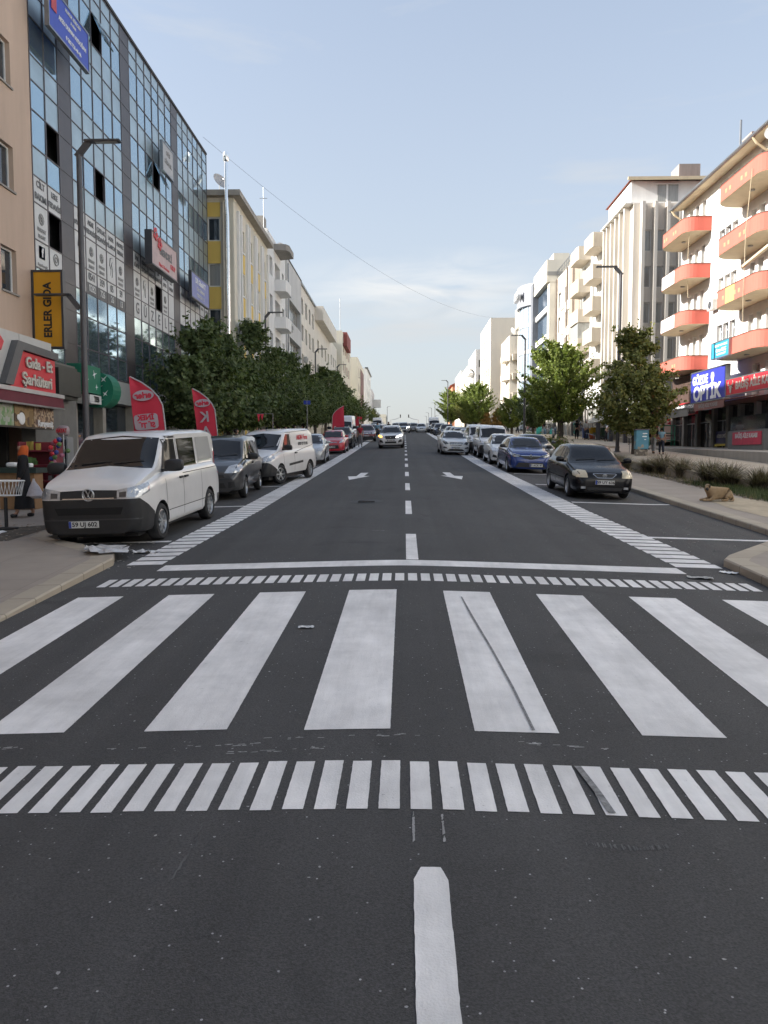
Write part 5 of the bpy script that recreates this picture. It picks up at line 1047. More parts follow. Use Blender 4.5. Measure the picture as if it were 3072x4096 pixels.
def emb(kind):
    def f(root,bvh):
        kx=kind[1:]; x,z,rad=kx; h=bvh.ray_cast(Vector((x,-2,z)),Vector((0,1,0))); y=h[0].y-.015; m=MB(); k=kind[0]; T=rad*.12
        circ=lambda rx,rz,cx=0,cz=0:[(x+cx+rx*math.cos(2*PI*j/20),y,z+cz+rz*math.sin(2*PI*j/20)) for j in range(21)]
        if k=='vw':
            T*=1.1; dk_=MB(); dk_.lathe([(.001,y+.012),(rad,y+.012)],(x,0,z),'y',18); dk_.build('badge_disc',BLACKP,root); m.tube(circ(rad,rad),T,5); m.tube([(x-rad*.45,y,z+rad*.85),(x,y,z-rad*.0+.02*rad),(x+rad*.45,y,z+rad*.85)],T*.9,4); m.tube([(x-rad*.85,y,z+rad*.35),(x-rad*.38,y,z-rad*.8),(x,y,z+rad*.0),(x+rad*.38,y,z-rad*.8),(x+rad*.85,y,z+rad*.35)],T*.9,4)
        elif k=='toy': m.tube(circ(rad,rad*.68),T,5); m.tube(circ(rad*.32,rad*.6,0,0),T*.8,4); m.tube(circ(rad*.62,rad*.24,0,rad*.2),T*.8,4)
        elif k=='dia': m.tube([(x,y,z+rad*1.2),(x+rad*.75,y,z),(x,y,z-rad*1.2),(x-rad*.75,y,z),(x,y,z+rad*1.2)],T*2,4)
        elif k=='star': m.tube(circ(rad,rad),T,5); [m.tube([(x,y,z),(x+rad*math.sin(a),y,z+rad*math.cos(a))],[T*1.4,T*.6],4) for a in (0,2*PI/3,4*PI/3)]
        elif k=='h': m.tube(circ(rad*1.2,rad*.75),T,5); m.tube([(x-rad*.4,y,z-rad*.5),(x-rad*.25,y,z+rad*.5)],T,4); m.tube([(x+rad*.25,y,z-rad*.5),(x+rad*.4,y,z+rad*.5)],T,4); m.tube([(x-rad*.4,y,z),(x+rad*.4,y,z)],T,4)
        elif k=='line': m.box(x-rad,x+rad,y-.01,y,z-.03,z+.03)
        else: m.tube(circ(rad,rad),T*1.4,5)
        m.build('badge',RIM,root,smooth=True)
    return f
# --- specs (front at y=0, metres)
VAN=dict(L=4.9,sm=.05,paint=P_VAN,top=[(0,.80),(.03,.98),(.10,1.09),(.35,1.18),(.85,1.31),(1.0,1.36),(1.62,1.86),(1.78,1.93),(2.3,1.97),(4.2,1.97),(4.7,1.93),(4.84,1.7),(4.9,1.0)],belt=[(0,.75),(.1,1.02),(.9,1.17),(1.3,1.19),(4.5,1.22),(4.9,.95)],w=[(0,.70),(.03,.80),(.10,.87),(.3,.925),(.8,.95),(4.5,.95),(4.8,.91),(4.9,.84)],wr=.80,gh=.62,tr=.08,zb=[(0,.25),(.3,.22),(4.7,.25),(4.9,.35)],r=.335,tw=.22,rim='9',axles=(.93,3.93),
 windshield=[(0,1.36),(.80,1.30),(.72,1.83),(0,1.89)],side=[[(1.28,1.22),(2.12,1.22),(2.12,1.80),(1.66,1.80)],[(2.26,1.24),(3.32,1.24),(3.32,1.80),(2.26,1.80)]],
 zones=[BLACKP,('s',.10,.84,.58,.56),(4.5,5,0,.52)],trim=[('air_intake',[(-.55,.58),(.55,.58),(.6,.70),(-.6,.70)],'f',mat('deep_black',(.006,.006,.006),.8,var=0),False),('bumper_crease',[(-.86,.485),(.86,.485),(.88,.51),(-.88,.51)],'f',mat('soft_black',(.04,.04,.042),.5,var=0),False),
  ('white_window',[(3.46,1.24),(4.5,1.24),(4.42,1.80),(3.46,1.80)],'r',mat('whited_window',(.58,.57,.56),.08,var=0,coat=1),True),('window_frame',[(1.20,1.20),(1.30,1.20),(1.66,1.82),(2.14,1.82),(2.14,1.86),(1.62,1.86)],'r',BLACKP,True),('corner_light',[(4.72,.95),(4.84,.95),(4.84,1.45),(4.74,1.45)],'r',REDP,True)],
 heads=[([(.50,.85),(.86,.86),(.89,1.0),(.86,1.05),(.50,.99)],'f',LENS),([(.06,.86),(.40,.94),(.46,1.08),(.1,1.04)],'r',LENS)],lamps=[([(.54,.87),(.66,.87),(.66,.96),(.54,.95)],LDARK,'lamp_unit')],grille=[(-.5,.845),(.5,.845),(.5,.985),(0,1.0),(-.5,.985)],slats=[.855],seams=[((1.22,.35),(1.2,1.18)),((2.19,.34),(2.19,1.86)),((2.19,1.13),(4.75,1.13)),((3.38,1.13),(3.38,.35)),((1.3,.50),(4.3,.50))],handles=[(2.05,1.06),(2.35,1.06)],handlem=BLACKP,mirror=(1.22,1.24),ms=1.5,mirrorm=BLACKP,plate=(-.10,.42,'59 UJ 602'),emblem=emb(('vw',0,.92,.10)))
MINI=dict(L=3.9,sm=.06,paint=P_DGREY,top=[(0,.6),(.03,.80),(.12,.93),(.4,1.04),(.85,1.12),(1.45,1.58),(1.6,1.66),(2.2,1.73),(3.5,1.70),(3.75,1.6),(3.9,.9)],belt=[(0,.55),(.12,.86),(.8,1.0),(1.2,1.02),(3.7,1.05),(3.9,.9)],w=[(0,.60),(.04,.70),(.15,.79),(.4,.84),(3.6,.86),(3.9,.8)],wr=.68,gh=.55,tr=.09,zb=[(0,.24),(3.9,.28)],r=.30,tw=.19,rim='8',axles=(.78,3.28),
 windshield=[(0,1.13),(.70,1.09),(.60,1.55),(0,1.62)],side=[[(1.15,1.06),(2.0,1.04),(2.0,1.55),(1.62,1.55)],[(2.12,1.04),(3.0,1.04),(3.0,1.55),(2.12,1.55)]],
 zones=[mat('dull_grey_bumper',(.045,.045,.047),.5),(-1,.36,0,.56)],trim=[('air_intake',[(-.42,.34),(.42,.34),(.36,.48),(-.36,.48)],'f',BLACKP,False),('intake_surround',[(.48,.34),(.66,.36),(.64,.52),(.48,.50)],'f',BLACKP,True)],
 heads=[([(.38,.74),(.70,.74),(.76,.88),(.70,.97),(.50,.92)],'f',LENS),([(.1,.76),(.42,.86),(.46,.98),(.16,.92)],'r',LENS)],grille=[(-.38,.62),(.38,.62),(.36,.70),(-.36,.70)],seams=[((1.05,.4),(1.1,1.0)),((2.05,.4),(2.05,1.6)),((3.1,.4),(3.1,1.0))],handles=[(1.95,.93)],handlem=BLACKP,mirror=(1.18,1.06),mirrorm=BLACKP,ms=1.25)
def sign_akin(root,bvh):
    for s,z,sz,m_ in (('AKIN Fırın',1.50,.24,REDP),('0282 727 35 05',1.28,.15,GI)):
        for sg in (1,-1):
            h=bvh.ray_cast(Vector((3*sg,3.2,z)),Vector((-sg,0,0))); n=h[1]
            text(s,sz,m_,root,h[0]+n*.012,(0,sg,0),Vector((0,sg,0)).cross(-n*1.0) if False else UP,.002,.006,world=False)
DOBLO=dict(L=4.4,sm=.06,paint=P_VAN,top=[(0,.5),(.04,.80),(.15,.95),(.5,1.06),(.95,1.17),(1.55,1.66),(1.72,1.76),(2.3,1.84),(4.05,1.83),(4.3,1.72),(4.4,.9)],belt=[(0,.45),(.12,.85),(.8,1.02),(1.3,1.06),(4.2,1.08),(4.4,.9)],w=[(0,.62),(.05,.74),(.18,.84),(.5,.90),(4.1,.91),(4.4,.84)],wr=.74,gh=.6,tr=.09,zb=[(0,.26),(4.4,.3)],r=.32,tw=.2,rim='6',axles=(.90,3.62),steer=-.35,
 windshield=[(0,1.18),(.76,1.12),(.68,1.63),(0,1.70)],side=[[(1.22,1.12),(2.05,1.08),(2.05,1.64),(1.72,1.64)]],
 zones=[BLACKP,('s',.10,.74,.56,.50)],trim=[('rubbing_strip',[(1.6,.56),(2.9,.62),(2.9,.70),(1.6,.64)],'r',BLACKP,True),('roof_gap',line((1.75,1.70),(4.1,1.76),.012),'r',SEAM,True)],
 heads=[([(.44,.74),(.78,.78),(.80,.94),(.70,.96),(.48,.85)],'f',LENS),([(.08,.76),(.42,.86),(.52,1.0),(.42,1.0),(.12,.90)],'r',LENS)],grille=[(-.4,.66),(.4,.66),(.36,.72),(-.36,.72)],seams=[((1.2,.4),(1.15,1.05)),((2.12,.38),(2.12,1.70)),((2.12,1.0),(4.2,1.22))],handles=[(2.25,.98)],handlem=BLACKP,mirror=(1.26,1.12),mirrorm=BLACKP,ms=1.25,ant=1.9,extra=[sign_akin])
COMBI=dict(DOBLO,paint=P_WHITE,steer=0,extra=[],side=[[(1.22,1.10),(2.05,1.08),(2.05,1.64),(1.72,1.64)],[(2.2,1.08),(3.1,1.08),(3.1,1.62),(2.2,1.62)]],mirrorm=P_WHITE,plate=(0,.4,None))
HATCH=dict(L=4.2,paint=P_BLACK,top=[(0,.48),(.03,.66),(.10,.74),(.4,.84),(1.0,.95),(1.12,.98),(1.75,1.38),(2.0,1.45),(2.5,1.475),(3.2,1.44),(3.7,1.30),(4.0,1.0),(4.15,.85),(4.2,.5)],belt=[(0,.46),(.1,.70),(1.0,.88),(1.4,.92),(3.6,.97),(4.1,.82),(4.2,.5)],w=[(0,.62),(.03,.70),(.10,.77),(.25,.82),(.6,.855),(1.5,.87),(3.4,.87),(4.0,.82),(4.2,.7)],wr=.60,zb=[(0,.20),(.3,.18),(3.9,.2),(4.2,.3)],r=.305,tw=.2,rim='5',axles=(.82,3.42),
 windshield=[(0,.985),(.74,.94),(.55,1.36),(0,1.405)],side=[[(1.30,.95),(2.28,.95),(2.22,1.38),(1.88,1.37)],[(2.36,.95),(3.15,.97),(3.05,1.36),(2.32,1.385)]],
 heads=[([(.46,.60),(.76,.60),(.79,.74),(.70,.80),(.50,.78)],'f',LCREAM),([(.08,.62),(.28,.64),(.42,.76),(.2,.78)],'r',LCREAM)],grille=[(-.32,.70),(-.2,.60),(.2,.60),(.32,.70),(.30,.715),(-.30,.715)],
 trim=[('lower_intake',[(-.45,.26),(.45,.26),(.5,.34),(-.5,.34)],'f',BLACKP,False),('side_moulding',[(1.0,.5),(3.3,.52),(3.3,.55),(1.0,.53)],'r',SEAM,True)],seams=[((1.15,.3),(1.2,.9)),((2.3,.28),(2.3,.94)),((3.2,.5),(3.12,.95)),],handles=[(2.2,.84),(3.05,.86)],mirror=(1.32,.97),plate=(0,.48,'59 UY 636'))
def chrome_outline(poly,th=.012):
    def f(root,bvh):
        m=MB(); n=len(poly)
        pts=[]
        for i in range(n+1):
            a=poly[i%n]; h=bvh.ray_cast(Vector((a[0],-2,a[1])),Vector((0,1,0)))
            if h[0]: pts.append(h[0]+Vector((0,-.012,0)))
        m.tube(pts,th,5).build('chrome_trim',CHROME,root,smooth=True)
    return f
TOY=dict(HATCH,emblem=emb(('toy',0,.665,.055)),extra=[chrome_outline(HATCH['grille'],.008)],lamps=[([(.52,.30),(.64,.30),(.64,.36),(.52,.36)],LENS,'fog_lamp')],mirrorm=P_BLACK)
CLIO=dict(HATCH,L=4.05,paint=P_BLUE,rim='6',top=[(0,.50),(.03,.70),(.08,.80),(.3,.90),(.9,.99),(1.05,1.02),(1.7,1.38),(2.0,1.44),(2.5,1.45),(3.1,1.41),(3.6,1.26),(3.9,.98),(4.0,.85),(4.05,.5)],belt=[(0,.46),(.1,.76),(.9,.92),(1.4,.95),(3.5,1.0),(3.95,.85),(4.05,.5)],
 heads=[([(.44,.66),(.70,.66),(.80,.76),(.76,.80),(.44,.72)],'f',LDARK),([(.06,.70),(.40,.80),(.40,.84),(.1,.78)],'r',LENS)],lamps=[([(.44,.715),(.78,.80),(.77,.815),(.44,.735)],LENS,'light_strip'),([(.50,.67),(.68,.68),(.70,.72),(.5,.70)],LENS,'lamp_unit')],grille=[(-.44,.69),(-.25,.60),(0,.56),(.25,.60),(.44,.69),(.44,.725),(-.44,.725)],slats=[.715],
 trim=[('lower_intake',[(-.62,.25),(.62,.25),(.48,.44),(-.48,.44)],'f',BLACKP,False)],windshield=[(0,1.025),(.76,.98),(.56,1.35),(0,1.395)],side=[[(1.30,.99),(2.2,.99),(2.15,1.36),(1.85,1.35)],[(2.28,.99),(3.05,1.02),(2.9,1.33),(2.24,1.36)]],plate=(.22,.34,'59 ACK 471'),emblem=emb(('dia',0,.70,.065)),seams=[((1.15,.3),(1.2,.95)),((2.22,.28),(2.22,.98))],handles=[(2.1,.86)],mirror=(1.34,1.0),mirrorm=BLACKP)
MERC=dict(HATCH,L=4.3,paint=P_WHITE,rim='5',top=[(0,.48),(.03,.72),(.08,.80),(.4,.90),(1.0,.98),(1.15,1.0),(1.8,1.36),(2.1,1.42),(2.6,1.43),(3.3,1.38),(3.8,1.2),(4.1,.98),(4.25,.8),(4.3,.5)],
 heads=[([(.44,.66),(.64,.62),(.80,.74),(.78,.82),(.56,.78)],'f',LDARK),([(.08,.70),(.4,.80),(.38,.86),(.12,.78)],'r',LDARK)],grille=[(-.40,.70),(-.34,.58),(.34,.58),(.40,.70),(.36,.75),(-.36,.75)],slats=[.63,.69],slatm=CHROME,
 trim=[('lower_intake',[(-.55,.24),(.55,.24),(.38,.36),(-.38,.36)],'f',BLACKP,False),('side_intake',[(.50,.38),(.76,.42),(.72,.50),(.56,.46)],'f',BLACKP,True)],windshield=[(0,1.0),(.74,.96),(.56,1.33),(0,1.375)],side=[[(1.38,.97),(2.3,.97),(2.25,1.34),(1.92,1.33)],[(2.38,.97),(3.2,1.0),(3.05,1.30),(2.34,1.345)]],plate=(0,.44,'59 JS 627'),emblem=emb(('star',0,.665,.10)),seams=[((1.2,.3),(1.25,.95)),((2.34,.28),(2.34,.96))],mirror=(1.42,.99),mirrorm=P_WHITE)
REDC=dict(HATCH,L=3.95,paint=P_RED,top=[(0,.50),(.03,.70),(.1,.80),(.3,.90),(.85,1.0),(1.0,1.03),(1.6,1.40),(1.9,1.47),(2.5,1.49),(3.1,1.45),(3.5,1.3),(3.8,1.0),(3.9,.85),(3.95,.5)],
 heads=[([(.48,.66),(.70,.70),(.80,.84),(.76,.90),(.56,.78)],'f',LENS),([(.08,.72),(.42,.86),(.44,.92),(.12,.82)],'r',LENS)],grille=[(-.42,.70),(.42,.70),(.36,.75),(-.36,.75)],slats=[.72],windshield=[(0,1.04),(.76,1.0),(.56,1.38),(0,1.42)],
 trim=[('lower_intake',[(-.5,.32),(.5,.32),(.44,.54),(-.44,.54)],'f',BLACKP,False)],plate=(0,.44,'34 YL 4292'),emblem=emb(('h',0,.73,.06)),side=[[(1.25,1.0),(2.2,1.0),(2.15,1.40),(1.78,1.39)],[(2.28,1.0),(3.0,1.02),(2.9,1.37),(2.24,1.40)]],seams=[((1.1,.3),(1.15,.95)),((2.24,.28),(2.24,.98))],axles=(.78,3.3),mirror=(1.3,1.02),mirrorm=P_RED)
SEDAN=dict(HATCH,L=4.45,paint=P_SILVER,rim='9',top=[(0,.48),(.03,.68),(.1,.77),(.4,.86),(1.0,.96),(1.15,.99),(1.85,1.38),(2.2,1.45),(2.7,1.46),(3.2,1.38),(3.75,1.05),(4.2,1.02),(4.38,.95),(4.45,.5)],belt=[(0,.46),(.1,.70),(1.0,.88),(1.4,.92),(3.8,.99),(4.3,.9),(4.45,.5)],w=[(0,.62),(.03,.70),(.10,.77),(.25,.82),(.6,.855),(1.5,.88),(3.6,.88),(4.2,.82),(4.45,.7)],axles=(.85,3.5),
 heads=[([(.48,.62),(.76,.64),(.80,.78),(.72,.82),(.52,.76)],'f',LENS),([(.08,.66),(.38,.76),(.4,.82),(.16,.78)],'r',LENS)],windshield=[(0,.995),(.74,.95),(.55,1.36),(0,1.41)],side=[[(1.38,.96),(2.35,.96),(2.3,1.38),(1.95,1.37)],[(2.43,.96),(3.35,1.0),(3.0,1.34),(2.39,1.39)]],plate=(0,.42,'59 TE 215'),mirrorm=P_SILVER,seams=[((1.2,.3),(1.25,.92)),((2.39,.28),(2.39,.96)),((3.4,.5),(3.4,.98))],emblem=emb(('dia',0,.68,.05)))
SYMB=dict(SEDAN,paint=P_WHITE,mirrorm=P_WHITE,trim=[('lower_intake',[(-.6,.26),(.6,.26),(.5,.40),(-.5,.40)],'f',BLACKP,False),('fog_surround',[(.56,.34),(.78,.38),(.74,.5),(.6,.46)],'f',BLACKP,True)],plate=(0,.46,'59 RD 308'))
SUV=dict(L=4.4,paint=P_WHITE,top=[(0,.55),(.03,.80),(.10,.92),(.4,1.0),(.95,1.08),(1.1,1.11),(1.75,1.52),(2.0,1.60),(2.6,1.63),(3.5,1.58),(4.0,1.35),(4.25,1.05),(4.4,.6)],belt=[(0,.5),(.1,.86),(.9,1.02),(1.4,1.06),(3.7,1.12),(4.2,.95),(4.4,.6)],w=[(0,.66),(.03,.74),(.10,.81),(.25,.87),(.6,.90),(1.5,.91),(3.6,.91),(4.2,.86),(4.4,.74)],wr=.63,gh=.46,zb=[(0,.26),(.3,.24),(4.0,.26),(4.4,.36)],r=.345,tw=.22,rim='5',axles=(.86,3.52),
 windshield=[(0,1.115),(.80,1.07),(.60,1.50),(0,1.545)],side=[[(1.34,1.10),(2.3,1.10),(2.25,1.52),(1.86,1.51)],[(2.38,1.10),(3.4,1.14),(3.2,1.50),(2.34,1.53)]],
 heads=[([(.40,.76),(.56,.82),(.82,.90),(.80,.97),(.62,.92),(.42,.84)],'f',LLIT)],head2=LENS,grille=[(-.42,.86),(-.34,.66),(.34,.66),(.42,.86),(.36,.90),(-.36,.90)],slats=[],lamps=[],
 trim=[('lower_intake',[(-.42,.36),(.42,.36),(.40,.50),(-.40,.50)],'f',BLACKP,False),('fog_surround',[(.50,.40),(.80,.46),(.78,.66),(.60,.58)],'f',BLACKP,True),('sill_cladding',[(.2,.26),(4.2,.28),(4.2,.36),(.2,.34)],'r',BLACKP,True),('bumper_skid',[(-.62,.28),(.62,.28),(.6,.33),(-.6,.33)],'f',STEEL,False)],plate=(0,.58,'59 ADF 148'),emblem=emb(('line',0,.78,.03)),seams=[((1.15,.38),(1.2,1.04)),((2.34,.36),(2.34,1.1))],handles=[(2.2,.95)],mirror=(1.4,1.12),mirrorm=BLACKP,rails=(2.0,3.6))
def amber_lamp(root,bvh): patch(bvh,[(-.84,.88),(-.62,.80),(-.60,.86),(-.82,.95)],'f',.03,.06).build('indicator',AMB,root)
PEU=dict(SUV,extra=[amber_lamp])
DUS=dict(SUV,paint=P_DRED,heads=[([(.50,.74),(.76,.74),(.82,.90),(.76,.94),(.50,.90)],'f',LENS)],head2=LENS,grille=[(-.48,.76),(.48,.76),(.48,.90),(-.48,.90)],slats=[.79,.83,.87],mirrorm=BLACKP,emblem=emb(('line',0,.83,.09)),lamps=[([(.6,.42),(.7,.42),(.7,.5),(.6,.5)],LENS,'fog_lamp')],zones=[BLACKP,(-1,.6,0,.52),(.6,4.4,0,.34)],trim=[],plate=(-.05,.60,'59 LP 130'))
BSUV=dict(SUV,paint=P_BLACK,heads=[([(.50,.76),(.80,.80),(.82,.92),(.60,.90)],'f',LENS)],head2=LENS,mirrorm=CHROME,plate=(0,.55,None),emblem=None)
BSUV.pop('emblem')
BIGV=dict(L=5.9,sm=.05,paint=P_WHITE,top=[(0,.7),(.04,.98),(.12,1.12),(.5,1.26),(.85,1.36),(1.55,2.05),(1.8,2.38),(2.2,2.52),(5.6,2.52),(5.85,2.3),(5.9,1.0)],belt=[(0,.6),(.1,1.0),(.8,1.22),(1.2,1.26),(5.7,1.3),(5.9,1)],w=[(0,.74),(.04,.86),(.15,.96),(.4,1.0),(5.6,1.0),(5.9,.94)],wr=.86,gh=1.0,tr=.1,zb=[(0,.3),(5.9,.35)],r=.35,tw=.22,rim='steel',axles=(.98,4.6),
 windshield=[(0,1.38),(.84,1.30),(.78,1.96),(0,2.04)],side=[[(1.15,1.30),(2.0,1.30),(2.0,1.95),(1.6,1.95)]],zones=[BLACKP,(-1,.5,0,.66)],heads=[([(.55,.76),(.9,.78),(.92,1.02),(.8,1.06),(.58,.92)],'f',LENS)],grille=[(-.5,.72),(.5,.72),(.5,.92),(-.5,.92)],mirror=(1.1,1.4),mirrorm=BLACKP,ms=1.6,seams=[((2.1,.4),(2.1,2.2))],ant=2.3)
put=make_vehicle
v1=put(VAN,'panel_van','white delivery van with black bumper and whited rear window, plate 59 UJ 602','van',(-5.24,15.72),R(-2.5))
v2=put(MINI,'small_van','dark grey small van with dull grey bumper parked between the two white vans','van',(-5.27,23.1),R(1.5))
v3=put(DOBLO,'delivery_van','white bakery van with red AKIN Fırın lettering on its side, front wheels turned','van',(-4.66,27.9),R(-14))
v4=put(SEDAN,'parked_car','silver saloon parked directly behind the white bakery van','car',(-4.78,40.3),R(1.5),'cars parked in the left bays')
v5=put(REDC,'parked_car','bright red hatchback parked in the left bays, plate 34 YL 4292','car',(-4.62,52.0),R(0),'cars parked in the left bays')
v6=put(BSUV,'parked_car','black off-roader with silver roof rails and a shiny mirror, just behind the red hatchback','car',(-4.68,59.6),R(0),'cars parked in the left bays')
v7=put(BIGV,'high_roof_van','tall white high roof van behind the black off-roader on the left','van',(-5.35,70.5),R(0))
v8=put(DUS,'dark_red_car','dark red off-roader with lit front corner pulling out at the left bays','car',(-3.75,78.5),R(4))
v9=put(PEU,'driving_car','white off-roader driving towards the crossing with lit headlamps and orange indicator, left lane','car',(-.93,58.7),R(-1),'cars driving in the lanes')
v10=put(MERC,'driving_car','white hatchback with star badge in its grille in the right lane','car',(3.0,49.4),R(2.0),'cars driving in the lanes')
v11=put(CLIO,'parked_car','shiny blue hatchback with diamond badge, plate 59 ACK 471','car',(5.05,34.0),R(1.0),'cars parked in the right bays')
v12=put(TOY,'parked_car','black hatchback nearest in the right bays with yellowed headlamps, plate 59 UY 636','car',(5.42,23.75),R(1.0),'cars parked in the right bays')
v13=put(SYMB,'parked_car','white saloon parked directly behind the blue hatchback','car',(4.98,40.0),R(0),'cars parked in the right bays')
v14=put(COMBI,'parked_van','white high combi van behind the white saloon in the right bays, nearer of two','van',(5.05,46.4),R(0),'cars parked in the right bays')
v15=dup(v14,(4.95,52.6,gz(4.95,52.6)),0,'white combi van, farther of the two standing nose to tail in the right bays','cars parked in the right bays')
# convertible-like dark car standing on the far side of the blue one
def car_copy(src,x,y,rz,label,group,pm=None):
    c=dup(src,(x,y,gz(x,y)),rz,label,group)
    if pm:
        for ch in c.children:
            nm=ch.name.split('.')[0]
            if nm=='body' or nm=='mirror':
                setmat(ch,0,pm)
                for k in ch.children:
                    if k.name.startswith('door_handles'): setmat(k,0,pm)
            if nm=='number_plate':
                for k in list(ch.children):
                    if k.name.startswith('lettering'): bpy.data.objects.remove(k)
    return c
RG='cars parked in the right bays'; LG='cars parked in the left bays'; DG='cars driving in the lanes'
car_copy(v11,7.15-.0,39.2,R(3),'dark grey car standing half on the pavement behind the blue hatchback',RG,P_DGREY) if False else None
car_copy(v12,5.1,58.8,0,'dark hatchback with grey windscreen, first behind the two white combi vans',RG,P_DGREY)
car_copy(v10,5.2,64.6,R(1),'silver grey hatchback, second behind the white combi vans',RG,P_GREY)
car_copy(v4,5.1,70.8,0,'blue grey saloon, third behind the white combi vans',RG,P_NAVY)
car_copy(v13,5.1,77.2,0,'silver saloon, fourth behind the white combi vans',RG,P_SILVER)
car_copy(v11,5.0,83.6,0,'white hatchback, fifth behind the white combi vans',RG,P_WHITE)
car_copy(v6,5.0,92.5,0,'black estate roofed car halfway down the right bays',RG,P_BLACK)
car_copy(v6,4.9,108.8,R(-1),'large black off-roader standing out at the bend of the right bays',RG,P_NAVY)
car_copy(v8,4.8,119,0,'black off-roader just beyond the large black one',RG,P_BLACK)
car_copy(v7,4.9,131,0,'white box van tallest among the far right parked vehicles','vans among the far traffic',P_WHITE)
car_copy(v4,2.75,129.5,0,'silver saloon queueing in the middle of the far traffic',DG,P_SILVER)
car_copy(v12,1.6,133.5,R(-4),'dark bronze car next to the queueing silver saloon',DG,mat('car_paint_bronze',(.10,.085,.07),.35,.3,coat=.6))
car_copy(v9,-.1,118.5,0,'pale grey off-roader following in the left lane',DG,P_SILVER)
car_copy(v10,.8,138,0,'white hatchback half hidden behind the following off-roader',DG,P_WHITE)
car_copy(v13,4.6,139.5,R(6),'white saloon with open stance beside the far white box van',DG,P_WHITE)
car_copy(v5,-4.9,87,0,'black hatchback behind the dark red off-roader on the left',LG,P_BLACK)
car_copy(v9,-4.7,95,0,'white off-roader in the far left bays',LG,P_WHITE)
car_copy(v13,-3.4,104,R(2),'navy saloon standing out in the far left bays',LG,P_NAVY)
car_copy(v10,-2.6,112,0,'white hatchback ahead of the far white van on the left',LG,P_WHITE)
car_copy(v7,-5.1,152,0,'white box van far down the left bays','vans among the far traffic',P_WHITE)
car_copy(v11,-4.9,122,0,'silver hatchback in the far left bays',LG,P_SILVER); car_copy(v6,-4.9,133,0,'dark grey off-roader in the far left bays',LG,P_DGREY)
car_copy(v4,-1.6,150,0,'white saloon far off in the left lane',DG,P_WHITE); car_copy(v12,-4.9,143,0,'grey hatchback beside the far left box van',LG,P_GREY)
for i,(x,y) in enumerate(((4.9,147),(4.9,158),(1.8,160),(-1.5,170))): car_copy((v4,v10,v13,v11)[i],x,y,0,('grey saloon last but one in the right bays','white hatchback last in the right bays','silver saloon last in the middle of the road','white hatchback last in the left lane')[i],(RG,RG,DG,DG)[i],(P_GREY,P_WHITE,P_SILVER,P_WHITE)[i])
dk=car_copy(v11,6.85,42.6,R(2),'dark grey car standing half on the kerb behind the blue hatchback',RG,P_DGREY)
# ================= trees
def leafmat(n,c,c2,tr=.25):
    M=bpy.data.materials.new(n); M.use_nodes=True; t=M.node_tree; b=t.nodes['Principled BSDF']; o=t.nodes['Material Output']; b.inputs['Roughness'].default_value=.55; b.inputs['Specular IOR Level'].default_value=.3
    g=t.nodes.new('ShaderNodeNewGeometry'); r=t.nodes.new('ShaderNodeValToRGB'); e=r.color_ramp.elements; e[0].color=(*[v*.6 for v in c],1); e[1].color=(*c2,1); x=e.new(.55); x.color=(*c,1); e[-1].position=1; e[1].position=.55 if False else e[1].position
    t.links.new(g.outputs['Random Per Island'],r.inputs[0]); m=t.nodes.new('ShaderNodeMix'); m.data_type='RGBA'; m.inputs[7].default_value=(*[min(1,v*1.7+.03) for v in c],1)
    ml=t.nodes.new('ShaderNodeMath'); ml.operation='MULTIPLY'; ml.inputs[1].default_value=.5; t.links.new(g.outputs['Backfacing'],ml.inputs[0]); t.links.new(ml.outputs[0],m.inputs[0]); t.links.new(r.outputs[0],m.inputs[6]); t.links.new(m.outputs[2],b.inputs['Base Color'])
    tl=t.nodes.new('ShaderNodeBsdfTranslucent'); vm=t.nodes.new('ShaderNodeVectorMath'); vm.operation='MULTIPLY'; vm.inputs[1].default_value=(1.3,1.5,.6); t.links.new(m.outputs[2],vm.inputs[0]); t.links.new(vm.outputs[0],tl.inputs[0])
    s=t.nodes.new('ShaderNodeMixShader'); s.inputs[0].default_value=tr; t.links.new(b.outputs[0],s.inputs[1]); t.links.new(tl.outputs[0],s.inputs[2]); t.links.new(s.outputs[0],o.inputs[0]); return M
LIME=leafmat('lime_leaves',(.075,.105,.036),(.25,.28,.14),.32); LIMEY=leafmat('sunny_leaves',(.11,.145,.025),(.27,.28,.06),.3); AUT=leafmat('autumn_leaves',(.20,.11,.025),(.42,.24,.04),.3); MIXL=leafmat('bronze_green_leaves',(.12,.135,.04),(.32,.25,.08),.32)
BARK=mat('bark',(.075,.062,.05),.95,var=.35,sc=8,bump=.8,bs=25)
